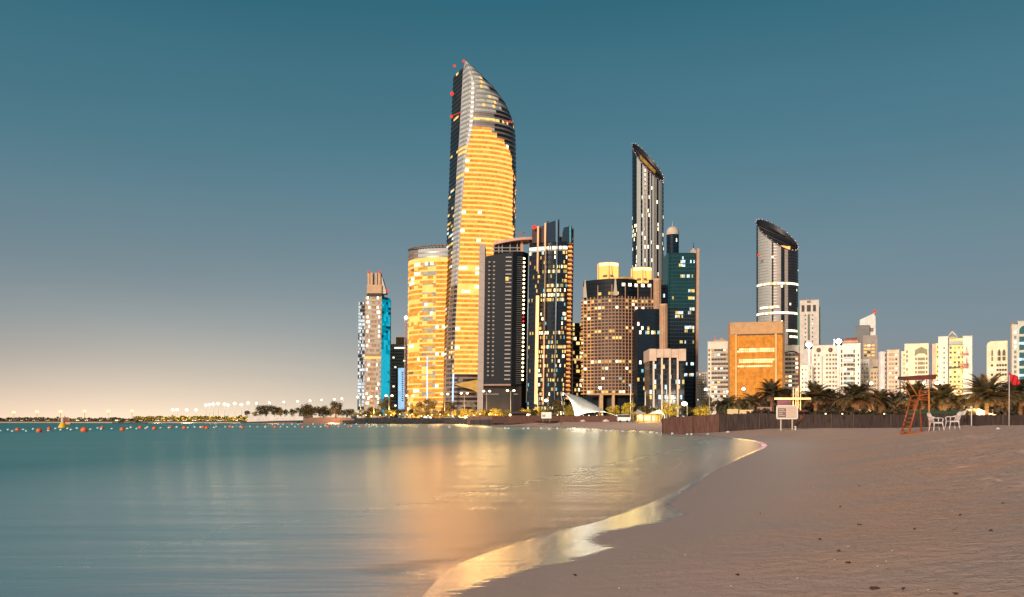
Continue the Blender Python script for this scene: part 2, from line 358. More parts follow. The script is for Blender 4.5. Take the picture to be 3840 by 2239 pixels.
bp = TN('ShaderNodeBump'); bp.inputs['Strength'].default_value = 1.; bp.inputs['Distance'].default_value = .06; l(hb, bp.inputs['Height']); l(bp.outputs[0], b.inputs['Normal'])
gw = TN('ShaderNodeBsdfGlossy'); gw.inputs['Color'].default_value = (1, .98, .95, 1); gw.inputs['Roughness'].default_value = .15; l(bp.outputs[0], gw.inputs['Normal'])
mw = TN('ShaderNodeMixShader'); l(tmath('MULTIPLY', wet, .92), mw.inputs[0]); l(b.outputs[0], mw.inputs[1]); l(gw.outputs[0], mw.inputs[2])
out(t, mw.outputs[0]); beach.data.materials.append(m)
# water
wx = np.concatenate([-np.array(grow(12, 9000, .7, 1.13)[::-1]), axis([(-12, 22, .5)]), np.array(grow(22, 9000, .8, 1.16))])
wy = np.concatenate([-np.array(grow(20, 400, 2)[::-1]), axis([(-20, 3, 2), (3, 30, .35), (30, 80, 1), (80, 200, 4)]), np.array(grow(200, 12000, 5, 1.15))])
water = grid('sea_water', wx, wy, lambda x, y: (np.zeros(x.shape), -shore_dist(x, y))); tag(water, kind='structure')
m, t = newmat('sea_water'); l = t.links.new
geo = TN('ShaderNodeNewGeometry'); sh = TN('ShaderNodeAttribute', attribute_name='shore')
dep = tmath('ADD', sh.outputs['Fac'], tmath('MULTIPLY', tmath('SUBTRACT', tnoise((.25, 1.0, 1), 3), .5), 2.2))
shal = trange(dep, -.2, 3.6, 1, 0, True)
deepc = tmixc(trange(tnoise((.03, .11, 1), 4), .35, .65, 0, 1), (.0, .22, .245), (.008, .30, .315))
mid = tmixc(trange(dep, 3, 11, 1, 0, True), deepc, (.07, .28, .28)); cc = tmixc(shal, mid, (.34, .22, .19))
b = TN('ShaderNodeBsdfPrincipled'); l(cc, b.inputs['Base Color']); b.inputs['Roughness'].default_value = .5; b.inputs['Specular IOR Level'].default_value = .2
gs = TN('ShaderNodeBsdfGlossy'); gs.inputs['Color'].default_value = (1, .97, .93, 1); l(trange(dep, 0, 60, .27, .34), gs.inputs['Roughness']); gs.inputs['Anisotropy'].default_value = .62; tg = TN('ShaderNodeCombineXYZ'); tg.inputs[1].default_value = 1; l(tg.outputs[0], gs.inputs['Tangent'])
mxs = TN('ShaderNodeMixShader'); l(tmath('MINIMUM', trange(dep, 4, 20, .80, .22), trange(dep, 10, 90, .66, .10)), mxs.inputs[0]); l(b.outputs[0], mxs.inputs[1]); l(gs.outputs[0], mxs.inputs[2])
h = tmath('ADD', tmath('MULTIPLY', tnoise((.16, 1.1, 1), 5, .6), 1.0), tmath('MULTIPLY', tnoise((.02, .16, 1), 3, .5, (5, 3, 0)), 2.6))
bp = TN('ShaderNodeBump'); bp.inputs['Strength'].default_value = .05; bp.inputs['Distance'].default_value = .3; l(h, bp.inputs['Height']); l(bp.outputs[0], b.inputs['Normal']); l(bp.outputs[0], gs.inputs['Normal'])
tr = TN('ShaderNodeBsdfTransparent'); mxt = TN('ShaderNodeMixShader'); l(trange(dep, -.9, .25, 1, 0, True), mxt.inputs[0]); l(mxs.outputs[0], mxt.inputs[1]); l(tr.outputs[0], mxt.inputs[2])
out(t, mxt.outputs[0]); water.data.materials.append(m)
# land behind the beach
mb = MB(); GND = surf('dark_ground', (.06, .055, .045), .95, var=.3)
mb.prism([(-96, 530), (-40, 520), (-26, 480), (-8, 330), (40, 330), (60, 250), (80, 150), (7000, 150), (7000, 9000), (-7000, 9000), (-7000, 1530), (-1500, 1330), (-560, 1030), (-330, 910), (-200, 790), (-125, 665), (-100, 575)], -1, 2.1, GND)
tag(mb.build('city_ground'), kind='structure')
mb = MB(); SILT = surf('far_sand', (.42, .34, .27), .9)
mb.prism([(-330, 884), (-200, 764), (-199, 785), (-330, 905), (-560, 1024), (-1500, 1325), (-6000, 1500), (-6000, 1460), (-1500, 1304), (-560, 1004)], -1, 1.0, SILT)
tag(mb.build('far_sand_strip'), kind='structure')
# ================================================================== towers
def beacon(root, px, py, Y, r=.9, m=None, name='aviation_light'):
    mb = MB(); mb.lathe((0, 0, 0), [(.01, -r), (r * .8, -r * .6), (r, 0), (r * .7, r * .7), (.01, r)], m or REDL, 10); pass
    o = mb.build(name, root, (X(px, Y) - root.location.x, Y - root.location.y, Z(py, Y) - root.location.z)); return o
def tower_root(name, px, Y, label, cat='tower', group=None): return empty(name, (X(px, Y), Y, 2.1), label, cat, group)
# ---- the tallest, curved tower
Y0 = 900
rt = tower_root('curved_skyscraper', 1800, Y0, 'tallest tower, curved glass skyscraper glowing gold with a dark left face and rounded sloping crown', 'skyscraper')
eL = [(236, 1701), (251, 1700), (400, 1693), (557, 1688), (700, 1683), (915, 1674), (1020, 1671), (1200, 1664), (1515, 1660)]
eE = [(236, 1739), (372, 1731), (515, 1723), (600, 1716), (829, 1703), (1020, 1695), (1200, 1681), (1515, 1668)]
eG = [(236, 1782), (400, 1778), (486, 1772), (557, 1756), (600, 1746), (829, 1729), (1020, 1719), (1200, 1709), (1515, 1698)]
eR = [(238, 1762), (246, 1783), (262, 1805), (271, 1817), (311, 1860), (360, 1897), (406, 1917), (443, 1929), (486, 1933), (620, 1935), (869, 1931), (1515, 1924)]
def zpy(z): return HZ - (z - EYE) * F / Y0
NB1, NB2, NB3 = 4, 4, 20
def plan(z):
    py = zpy(z); xl, xe, xg, xr = (X(interp(py, e), Y0) for e in (eL, eE, eG, eR)); xg = min(xg, xe + (xr - xe) * .35)
    D = lambda q: [(x * y / Y0, y) for x, y in q]
    p = [(xl + (xe - xl) * k / NB1, Y0 + 34 - 26 * k / NB1) for k in range(NB1 + 1)]
    for k in range(1, NB2 + 1): u = k / NB2; p.append((xe + (xg - xe) * u, Y0 + 8 - 14 * math.sin(u * math.pi / 2)))
    for k in range(1, NB3 + 1):
        u = k / NB3; p.append((xg + (xr - xg) * math.sin(u * math.pi / 2 * .98) / math.sin(math.pi / 2 * .98), Y0 - 6 + 34 * (1 - math.cos(u * math.pi / 2 * .98))))
    return D(p)
gT = [(1772, 488), (1842, 486), (1848, 500), (1880, 520), (1909, 543), (1920, 575), (1927, 640)]
LCR = lit('crown_inner_light', (.75, .62, .42), .75, .8, 1.2, 4)
SPG = surf('warm_panel', (.55, .42, .26), .5, .2); SPD = surf('dusty_rose_panel', (.32, .24, .21), .5, .3)
def choose(k, i, z, x):
    py = zpy(z); px = CX + x * F / (Y0 + 2); r = rnd.random()
    if py > 1403:
        if py > 1500: return (SPD, DIMW if r < .5 else DG2)
        return (SPD, DG2 if r < .85 else DIMW)
    if i < NB1:
        if 545 < py < 575: return (DARKM, YW if r < .7 else DG)
        if py < 470: return (DARKM, DG2 if r < .985 else YW)
        p = .02 if py < 690 else (.34 if py < 1000 else .1)
        return (DARKM, (YW if r < p * .7 else CW) if r < p else DG)
    if i < NB1 + NB2:
        if 545 < py < 580 or 630 < py < 640 or 655 < py < 668: return (SIL2, G3 if r < .85 else SIL)
        if py > 1285 and r < .4 and i > NB1: return (SPD, YW)
        return (SIL2 if py < 1080 else SPD, SIL if py < 1080 else DG2)
    gy = interp(px, gT)
    gold = py > gy and not (px > interp(py, [(600, 1921), (900, 1923), (1500, 1917)]) and r < .8)
    if gold:
        if 1070 < py < 1100 or 1003 < py < 1014: return (G3, G3 if r < .6 else WW)
        if i > 24: return (G3, G1)
        return (G3, WW if r < .012 else (G2 if r < .16 + .0002 * max(0, py - 700) else G1))
    if px < 1773 and py < 560: return (SIL2, SIL)
    if py < 290: return (SIL2, SIL)
    if 455 < py < 466: return (SIL2, YW if px < 1870 or r < .4 else DG)
    if py < 415:
        cxm = abs(px - interp(py, [(290, 1785), (330, 1800), (380, 1860), (415, 1830)]))
        if cxm < 26: return (SIL2, (G3 if r < .1 else LCR if r < .8 else SIL))
        if px > interp(py, [(300, 1820), (415, 1890)]): return (SPD, DG2 if k % 2 else SIL)
        return (SIL2, SIL if r < .75 else LCR)
    if px > interp(py, [(420, 1860), (560, 1850)]): return (SPD, DG)
    return (SIL2, SPD if k % 2 else SIL)
zt = Z(238, Y0); zs = frange(2.1, zt, 77)
loft(rt, zs, plan, choose, .4, .35, 'floor_band')
mb = MB()      # core and back of the tower, so that it is solid from every side
for z0, z1 in zip(zs[:-1], zs[1:]):
    a, b = plan(z0), plan(z1); ins = lambda p: [(p[0][0] + .5, p[0][1] + 2), (p[NB1][0], p[NB1][1] + 2), (p[NB1 + NB2 + 6][0], p[NB1 + NB2 + 6][1] + 3), (p[-1][0] - .4, p[-1][1] + 1), (p[-1][0] - 3, Y0 + 56), (p[0][0] + 4, Y0 + 56)]
    A, B = ins(a), ins(b)
    for k in range(6): j = (k + 1) % 6; mb.quad((*A[k], z0), (*A[j], z0), (*B[j], z1), (*B[k], z1), DG2)
A = ins(plan(zt)); i = len(mb.v); mb.v += [(x, y, zt) for x, y in A]; mb.f.append(tuple(range(i, i + 6))); mb.m.append(SIL2); mb.sm.append(False)
mb.build('rear_wall', rt)
# vertical edge between the dark face and the rounded corner, and fine mullions of the rounded corner
for (e, r) in ((NB1, .35), (NB1 + 2, .16), (NB1 + NB2, .2)):
    mb = MB()
    for z0, z1 in zip(zs[:-1:2], zs[2::2]): a = plan(z0)[e]; b = plan(z1)[e]; mb.tube((a[0], a[1] - .45, z0), (b[0], b[1] - .45, z1), r, SIL2, n=4, caps=False)
    mb.build('corner_mullion', rt)
mb = MB(); xa, xb = X(1704, 894), X(1770, 894)    # canopy at the foot
mb.elev([(X(1703, 885), Z(1441, 885)), (X(1790, 885), Z(1424, 885)), (X(1800, 885), Z(1425, 885)), (X(1800, 885), Z(1478, 885)), (X(1770, 885), Z(1461, 885))], 885, 888, lit('canopy_glow', (1, .52, .12), .75, .9, 1.1))
mb.build('entrance_canopy', rt)
mb = MB(); mb.tube((X(1696, 886), 886, 2.1), (X(1700, 886), 886, Z(1400, 886)), .9, BLUES, n=6); mb.build('light_strip', rt)
for px, py, r in ((1704, 247, 1.3), (1739, 229, 1.4), (1695, 351, 1.9), (1693, 437, 1.5)): beacon(rt, px, py, Y0 + 20 if px < 1720 else Y0, r)
mb = MB(); mb.tube((X(1694, 930), 922, Z(434, 922)), (X(1728, 906), 906, Z(421, 906)), .22, REDL, n=6); mb.build('red_light_rail', rt)
mb = MB()     # small red lettering high on the right: strokes too small to read
rr = random.Random(3); px = 1893
RSIGN = lit('red_sign_glow', (1, .12, .08), 1.0, .8, 1.1)
for k in range(6):
    x = X(px, 893); zb, z1 = Z(447, 893), Z(439, 893)
    mb.box(x, x + .5, 903.6, 904, zb, z1, RSIGN); mb.box(x + .5, x + 1.1, 903.6, 904, z1 - .6 if k % 2 else zb, z1 if k % 2 else zb + .6, RSIGN); px += 5.6
mb.build('red_sign', rt)
# ---- gold curved neighbour
Y1 = 935
rt = tower_root('gold_tower', 1605, Y1, 'golden glass tower with open slanting rim, left of the tallest tower', 'tower')
zp1 = lambda z: HZ - (z - EYE) * F / Y1
def plan1(z):
    xl = X(interp(zp1(z), [(920, 1533), (1515, 1528)]), Y1 + 22); p = []
    for k in range(25): u = k / 24; th = math.pi * (1.0 + .62 * u); p.append((xl + 38 * (1 + math.cos(th)), Y1 + 22 + 30 * math.sin(th)))
    return p
BRN = surf('brown_metal', (.30, .20, .14), .5, .3)
def ch1(k, i, z, x):
    py = zp1(z); px = CX + x * F / Y1; r = float(hsh(k, i // (2 if k % 2 else 4), 3)); left = px < 1579
    if py < 972: return (BRN if px < 1556 else SIL2, SPD if left and px < 1568 else SIL)
    if py < 984: return (G3, G3)
    if abs(px - 1580) < 4: return (G3, G1)
    if left: return (G3 if k % 3 else G2, (G3 if r < .3 else G2 if r < .5 else BRN if r < .56 else WW if r < .62 else G1))
    if px > 1640: return (G3, WW if r < .1 and i % 2 else G1)
    if 1330 < py < 1338: return (G3, BRN)
    return (G3 if k % 2 else LCR, (WW if r < .06 and i % 2 else LCR if r < .28 else G3 if r < .5 else G2 if r < .62 else G1))
def top1(x, y): return Z(934, Y1) + (x - X(1533, Y1)) * .02 + (y - Y1) * .10
zs = frange(2.1, Z(936, Y1), 38)
loft(rt, zs, plan1, ch1, .34, .3, 'floor_band')
mb = MB(); A = [(x, y) for x, y in plan1(50)][::3] + [(X(1690, Y1), Y1 + 50), (X(1560, Y1), Y1 + 55)]
A = [(x + (.8 if k < 9 else 0), y + 1.2) for k, (x, y) in enumerate(A)]; mb.prism(A, 2.1, Z(938, Y1), DG2); mb.build('rear_wall', rt)
mb = MB()      # the open rim: a front ring, a rising back ring and posts between them
fr = plan1(150); xl = fr[0][0]
def rim(th): return (xl + 38 * (1 + math.cos(th)), Y1 + 22 + 30 * math.sin(th), Z(937, Y1) + 3.2 + (1 - math.sin(th)) * 0)
pts = [rim(math.pi * (1 + .62 * k / 20)) for k in range(21)]
mb.path(pts, .8, BRN, 6)
bk = [(xl + 38 * (1 - math.cos(math.pi * k / 20 * .62)), Y1 + 22 + 30 * math.sin(math.pi * k / 20 * .62), Z(937, Y1) + 3.2 + 12 * (k / 20) ** .8) for k in range(21)]
mb.path(bk, .8, BRN, 6)
for k in (7, 10, 13, 16, 19): mb.tube(bk[k], (bk[k][0], bk[k][1], Z(942, Y1)), .35, DARKM, n=5)
mb.build('open_rim', rt)
mb = MB(); mb.tube((X(1602, Y1 - 16), Y1 - 16, 2.1), (X(1602, Y1 - 16), Y1 - 16, Z(1342, Y1)), .7, BLUES, n=6); mb.build('light_strip', rt)
# ---- hotel tower with the turquoise side, far left
Y2 = 1010
rt = tower_root('twin_fin_tower', 1400, Y2, 'tan tower with twin fins on its crown and a side face lit turquoise', 'tower')
k2 = .012
def shx(px, z, Y, ptop): return X(px, Y) - k2 * (Z(ptop, Y) - z)
def pl2(z): 
    p = [(shx(1370 + (1432 - 1370) * k / 10, z, Y2, 1112), Y2) for k in range(11)]
    return p + [(shx(1432 + (1458 - 1432) * k / 4, z, Y2, 1112), Y2 + 14 * k / 4) for k in range(1, 5)]
PINKISH = surf('dull_window_stone', (.30, .24, .19), .6)  # darker stone tone for part of the window cells
CY = [lit('turquoise_bright', (.02, .55, .74), .85, .85, 1.1, 2.3), lit('turquoise_mid', (.0, .36, .52), .8, .7, 1.2, 2.3), surf('turquoise_dark', (.0, .12, .18), .4)]
def ch2(k, i, z, x):
    py = HZ - (z - EYE) * F / Y2; r = rnd.random()
    if i >= 10:
        g = (py - 1112) / 400; return (CY[0] if r < .15 + g else CY[1], (CY[0] if r < g * 1.25 else CY[1] if r < .45 + g else CY[2]))
    if 1332 < py < 1340: return (G3, TAN)
    if i in (4, 5): return (AW if i == 4 and py > 1360 else STONE, TAN)
    lim = .28 if 1300 > py else .16
    return (TAN if i in (0, 9) else STONE, WW if i in (1, 2, 7, 8) and r < lim * 1.3 else (PINKISH if r < .55 and i not in (0, 9) else STONE))
loft(rt, frange(2.1, Z(1112, Y2), 26), pl2, ch2, .45, .3, 'floor_band')
mb = MB(); q = [(shx(1371, 60, Y2, 1112), Y2 + 1), (shx(1431, 60, Y2, 1112), Y2 + 1), (shx(1456, 60, Y2, 1112), Y2 + 15), (shx(1456, 60, Y2, 1112), Y2 + 30), (shx(1371, 60, Y2, 1112), Y2 + 30)]
mb.prism(q, 2.1, Z(1113, Y2), TAN); mb.build('rear_wall', rt)
mb = MB(); f = lambda p: X(p, Y2)
FLD = lit('floodlit_stone', (.85, .52, .27), .62, .9, 1.1, 9)
FST = surf('crown_stone', (.62, .42, .26), .7)
mb.box(f(1375), f(1432), Y2 + 1, Y2 + 20, Z(1111, Y2), Z(1100, Y2), DK); mb.box(f(1376), f(1431), Y2, Y2 + 18, Z(1100, Y2), Z(1068, Y2), FST); mb.build('crown_block', rt)
for a, b in ((1378, 1386), (1388, 1397), (1406, 1414), (1417, 1427)):
    mb = MB(); mb.box(f(a), f(b), Y2 + .5, Y2 + 12, Z(1068, Y2), Z(1022, Y2), FST); mb.build('crown_fin', rt)
mb = MB(); mb.elev([(f(1428), Z(1036, Y2)), (f(1432), Z(1040, Y2)), (f(1448), Z(1096, Y2)), (f(1446), Z(1100, Y2)), (f(1432.3), Z(1100, Y2))], Y2 + 2, Y2 + 14, WHT); mb.build('sloping_wing', rt)
for px, py in ((1382, 1020), (1423, 1020), (1454, 1088)): beacon(rt, px, py, Y2, 1.3)
# ---- slim tower with scattered white light behind it
Y3 = 1040
rt = tower_root('slim_lit_tower', 1356, Y3, 'slim dark tower speckled with white light at the far left of the skyline', 'tower')
def pl3(z): return [(shx(1345 + 30 * k / 6, z, Y3, 1131), Y3) for k in range(7)]
WSP = lit('white_speckle', (.88, .95, .98), .95, .5, 1.3, 1.7)
loft(rt, frange(2.1, Z(1133, Y3), 34), pl3, lambda k, i, z, x: (GREY, WSP if rnd.random() < .62 else DG2), .22, .2, 'floor_band')
mb = MB(); mb.prism([(X(1343, Y3), Y3 + 1), (X(1372, Y3), Y3 + 1), (X(1372, Y3), Y3 + 25), (X(1343, Y3), Y3 + 25)], 2.1, Z(1134, Y3), GREY); mb.build('rear_wall', rt)
# ---- grey green office block
Y4 = 1060
rt = tower_root('striped_office', 1486, Y4, 'low grey green office block with a pale blue lit panel and an orange rooftop box', 'office block')
SAGE = surf('sage_panel', (.36, .42, .39), .6); SLATE = surf('slate_glazing', (.12, .15, .15), .5)
def pl4(z): return [(X(1452 + 68 * k / 10, Y4), Y4) for k in range(11)]
def ch4(k, i, z, x):
    py = HZ - (z - EYE) * F / Y4
    if i >= 5 and py > 1382: return None
    return (SIL2 if py < 1310 else SAGE, (WW if 3 < i and 1300 < py < 1312 else SIL2) if py < 1312 else (SLATE if rnd.random() < .93 else WW))
loft(rt, frange(2.1, Z(1290, Y4), 24), pl4, ch4, .55, .3, 'floor_band')
mb = MB(); mb.prism([(X(1452, Y4), Y4 + .6), (X(1520, Y4), Y4 + .6), (X(1520, Y4), Y4 + 30), (X(1452, Y4), Y4 + 30)], 2.1, Z(1291, Y4), GREYG); mb.build('rear_wall', rt)
mb = MB(); mb.box(X(1484, Y4), X(1518, Y4), Y4 + 2, Y4 + 20, Z(1291, Y4), Z(1264, Y4), surf('orange_cladding', (.72, .38, .12), .7)); mb.build('roof_box', rt)
mb = MB(); PBL = lit('pale_blue_panel', (.42, .72, .98), .95, .9, 1.1, 6)
mb.box(X(1493, Y4), X(1519, Y4), Y4 - .6, Y4 + .5, 2.1, Z(1380, Y4), PBL); mb.box(X(1487, Y4), X(1493, Y4), Y4 - .5, Y4 + .5, 2.1, Z(1384, Y4), NB)
for k in range(14): mb.box(X(1507, Y4), X(1513, Y4), Y4 - .9, Y4 - .6, Z(1400 + 8 * k, Y4), Z(1396 + 8 * k, Y4), NB)
mb.build('lit_panel', rt)
# ---- lattice mast
Y5 = 980
rt = tower_root('lattice_mast', 1523, Y5, 'pinkish lattice mast with a white lamp, squeezed against the gold tower', 'mast')
PKM = surf('pink_steel', (.50, .34, .30), .6)
mb = MB(); xa, xb = X(1517, Y5), X(1529, Y5)
for x in (xa, xb):
    for y in (Y5, Y5 + 3): mb.tube((x, y, 2.1), (x, y, Z(1196, Y5)), .3, PKM, n=5)
zz_ = frange(2.1, Z(1196, Y5), 34)
for k in range(34):
    a, b = (xa, xb) if k % 2 else (xb, xa); mb.tube((a, Y5, zz_[k]), (b, Y5, zz_[k + 1]), .26, PKM, n=4); mb.tube((xa, Y5, zz_[k]), (xb, Y5, zz_[k]), .26, PKM, n=4)
mb.build('lattice_frame', rt); beacon(rt, 1522, 1191, Y5, 1.7, lit('mast_lamp', (.85, .95, 1), 12, 1, 1), 'mast_lamp')
# ---- pale slab and dark tower with vents
Y6 = 800
rt = tower_root('dark_vented_tower', 1890, Y6, 'dark tower with vent slots and a pale blank slab along its left edge', 'tower')
k6 = .013
def s6(px, z, ptop=950): return X(px, Y6) - k6 * (Z(ptop, Y6) - z)
mb = MB(); SLAB = surf('pale_slab', (.44, .38, .345), .8, var=.06)
za, zb = 2.1, Z(915, Y6)
mb.hexa([(s6(1797, za), Y6, za), (s6(1819, za), Y6, za), (s6(1819, za), Y6 + 30, za), (s6(1797, za), Y6 + 30, za), (s6(1797, zb), Y6, zb), (s6(1819, zb), Y6, zb), (s6(1819, zb), Y6 + 30, zb), (s6(1797, zb), Y6 + 30, zb)], SLAB); 
for y in range(950, 1500, 34): mb.box(s6(1797, Z(y, Y6)), s6(1819, Z(y, Y6)), Y6 - .05, Y6, Z(y + .5, Y6), Z(y, Y6), GREY)
mb.build('pale_slab', rt)
mb = MB(); NV = surf('night_blue_cladding', (.007, .013, .021), .55, spec=.2)
pf = [(1820, 0), (1923, -4), (1962, 2), (1987, 12)]
def prism6(mb, pl, z0, z1, m, tops=None):
    q = [(s6(p, z0), Y6 + d, z0) for p, d in pl]; n = len(q); Bk = [(q[-1][0], Y6 + 30, z0), (q[0][0], Y6 + 30, z0)]
    q = q + Bk; T = []
    for k, (x, y, z) in enumerate(q):
        zt = (tops[min(k, n - 1)] if k < n else tops[n - 1] if k == n else tops[0]) if tops else z1
        T.append((x + k6 * (zt - z0), y, zt))
    i = len(mb.v); m_ = len(q); mb.v += q + T
    for k in range(m_): j = (k + 1) % m_; mb.f.append((i + k, i + j, i + m_ + j, i + m_ + k)); mb.m.append(m); mb.sm.append(False)
    mb.f.append(tuple(i + m_ + k for k in range(m_))); mb.m.append(m); mb.sm.append(False)
prism6(mb, pf, Z(1446, Y6), 0, NV, [Z(962, Y6), Z(947, Y6), Z(942, Y6), Z(942, Y6)]); mb.build('main_wall', rt)
mb = MB(); prism6(mb, [(1822, 2), (1923, 0), (1962, 3), (1985, 13)], 2.1, Z(1447, Y6), DG2)
mb.quad((s6(1822, 9), Y6 + 1, Z(1480, Y6)), (s6(1950, 9), Y6 + .8, Z(1480, Y6)), (s6(1950, 9), Y6 + .8, Z(1476, Y6)), (s6(1822, 9), Y6 + 1, Z(1476, Y6)), GREYG); mb.build('podium', rt)
mb = MB(); mb.hexa([(s6(1818, 30), Y6 - 3, Z(1447, Y6)), (s6(1922, 30), Y6 - 6, Z(1447, Y6)), (s6(1922, 30), Y6, Z(1447, Y6)), (s6(1818, 30), Y6, Z(1447, Y6)), (s6(1818, 30), Y6 - 3, Z(1441, Y6)), (s6(1922, 30), Y6 - 6, Z(1441, Y6)), (s6(1922, 30), Y6, Z(1441, Y6)), (s6(1818, 30), Y6, Z(1441, Y6))], surf('rose_ledge', (.35, .22, .18), .7)); mb.build('ledge', rt)
VP = surf('vent_rim', (.36, .34, .33), .6)
for k in range(30):
    y = 968 + 15.7 * k
    if y > 1432: break
    z = Z(y, Y6)
    if 974 < y < 1416:
        for p in (1836, 1853.5):
            x = s6(p, z); mb = MB(); mb.box(x - .85, x + .85, Y6 - 1.6, Y6 - .7, z - .5, z + .5, VP)
            mb.box(x - .7, x + .7, Y6 - 1.7, Y6 - .75, z - 2.1, z - .8, DK); mb.build('vent', rt)
    mb = MB(); mb.box(s6(1897, z), s6(1919, z), Y6 - 4.4, Y6 - 3, z - .55, z + .55, VP)
    if k == 5: mb.box(s6(1897, z), s6(1911, z), Y6 - 4.5, Y6 - 3, z - 1.9, z + 1.1, YW)
    mb.build('vent_louvre', rt)
    mb = MB(); x = s6(1966, z); mb.ball((x, Y6 + 2.2, z), .95, LAMPS if k not in (14, 15) else REDL, 8); mb.build('edge_lamp', rt)
mb = MB()
for k in range(60):
    z = Z(965 + 8 * k, Y6); 
    if z < 32: break
    mb.box(s6(1926, z), s6(1960, z), Y6 - 1.4, Y6 - .2, z - .12, z + .12, GREY)
mb.build('louvre_strip', rt)
mb = MB(); W6 = surf('crown_frame', (.34, .30, .27), .7)
def cr6(px0, px1, y0, y1, d0, d1, m): mb.box(X(px0, Y6), X(px1, Y6), Y6 + d0, Y6 + d1, Z(y1, Y6), Z(y0, Y6), m)
cr6(1850, 1955, 908, 946, 6, 28, DG)
for p in (1850, 1868, 1881, 1911, 1938, 1951): cr6(p, p + 4, 906, 944, 5, 6, W6)
for y in (924, 936): cr6(1846, 1952, y, y + 3, 4.6, 5.8, W6)
cr6(1953, 1962, 900, 950, 4, 26, surf('orange_lit_stone', (.60, .32, .15), .7)); mb.build('crown', rt)
mb = MB(); RNG = surf('pink_ring', (.62, .36, .30), .6)
pts = [(X(1851 + (1996 - 1851) * u, Y6), Y6 + 3 - 4 * math.sin(u * 2.2), Z(911 - 17 * math.sin(u * 1.55), Y6)) for u in frange(0, 1, 14)]
for a, b in zip(pts[:-1], pts[1:]): mb.hexa([(a[0], a[1], a[2] - 1), (b[0], b[1], b[2] - 1), (b[0], b[1] + 22, b[2] - 1), (a[0], a[1] + 22, a[2] - 1), (a[0], a[1], a[2] + 1.2), (b[0], b[1], b[2] + 1.2), (b[0], b[1] + 22, b[2] + 1.2), (a[0], a[1] + 22, a[2] + 1.2)], RNG)
mb.build('curved_roof', rt)
mb = MB()      # rooftop cleaning crane
RC = surf('red_steel', (.5, .12, .08), .6); x = X(1952, Y6)
mb.tube((x, Y6 + 10, Z(895, Y6)), (x, Y6 + 10, Z(866, Y6)), .4, RC, n=6); mb.tube((x - 2, Y6 + 10, Z(868, Y6)), (x + 3.5, Y6 + 9, Z(864, Y6)), .35, RC, n=6); mb.box(X(1905, Y6), X(1985, Y6), Y6 + 12, Y6 + 14, Z(893, Y6), Z(886, Y6), RC); mb.build('roof_crane', rt)
# ---- tower with light strips
Y7 = 790
rt = tower_root('light_strip_tower', 2065, Y7, 'dark blue tower with glowing orange strips and stepped top, beside the vented tower', 'tower')
k7 = .016
def s7(px, z): return X(px, Y7) - k7 * (Z(900, Y7) - z)
PX7 = [1984 + 144 * k / 33 for k in range(34)]
def pl7(z): return [(s7(p, z), Y7 + 9 * (1 - math.sin((p - 1984) / 144 * math.pi * .6))) for p in PX7]
def ch7(k, i, z, x):
    py = HZ - (z - EYE) * F / Y7; px = PX7[i] + 3; r = rnd.random()
    if 930 < py < 946: return (STRIPW if i < 14 else GREY, WW if i < 14 or r < .7 else DG)
    if py < 930: return (NB, NB)
    p = .04
    if px > 2045 and 985 < py < 1030: p = .65
    if px > 2045 and 1070 < py < 1140: p = .6
    if px > 2045 and 1240 < py < 1300: p = .4
    if 1300 < py < 1320 and px > 2045: p = .8
    if 2020 < px < 2045: p = .45 if py > 1180 else .2
    if px < 2000: p = .25 if py > 1400 else .1
    if px > 2110: p = max(p, .4)
    if py > 1330 and px > 2045: p = .22
    return (NV, (YW if r < p * .6 else WW if r < p * .8 else CYW if r < p * .9 else AW) if r < p else (NB if r < .8 else DG))
loft(rt, frange(2.1, Z(905, Y7), 38), pl7, ch7, .34, .2, 'floor_band')
mb = MB(); q = [(s7(p, 2.1), Y7 + 1.2 + 9 * (1 - math.sin((p - 1984) / 144 * math.pi * .6))) for p in PX7[::6] + [2127]]; q = q + [(s7(2130, 2.1), Y7 + 34), (s7(1984, 2.1), Y7 + 34)]
dz = Z(906, Y7) - 2.1; i = len(mb.v); n = len(q); mb.v += [(x, y, 2.1) for x, y in q] + [(x + k7 * dz, y, 2.1 + dz) for x, y in q]
for k in range(n): j = (k + 1) % n; mb.f.append((i + k, i + j, i + n + j, i + n + k)); mb.m.append(NB); mb.sm.append(False)
mb.f.append(tuple(i + n + k for k in range(n))); mb.m.append(NB); mb.sm.append(False); mb.build('rear_wall', rt)
def fin7(a, b, ya, yb, m, d0=0, d1=26, name='crown_panel'):
    mb = MB(); zb_ = Z(908, Y7); mb.elev([(X(a, Y7), zb_), (X(b, Y7), zb_), (X(b, Y7), Z(yb, Y7)), (X(a, Y7), Z(ya, Y7))], Y7 + d0, Y7 + d1, m); return mb.build(name, rt)
PLM = surf('plum_cladding', (.05, .03, .035), .5); BLU = surf('deep_blue_cladding', (.008, .03, .06), .35)
fin7(1996, 2014, 856, 852, PLM, 4); fin7(2020, 2040, 850, 844, PLM, 2); fin7(2048, 2098, 838, 822, BLU, 0); fin7(2098, 2116, 885, 885, DARKM, 3); fin7(2115, 2146, 851, 846, BLU, 2)
fin7(2084, 2091, 826, 824, surf('blue_edge', (.12, .28, .42), .4), -.6, 1, 'blue_edge'); fin7(2136, 2141, 848, 847, surf('teal_edge', (.08, .42, .52), .4), 1.2, 3, 'blue_edge')
def strip7(pxt, y0, y1, m, r, name='light_strip', d=-1.4):
    mb = MB(); a, b = Z(y1, Y7), Z(y0, Y7); mb.tube((s7(pxt, a), Y7 + d, a), (s7(pxt, b), Y7 + d, b), r, m, n=6); mb.build(name, rt)
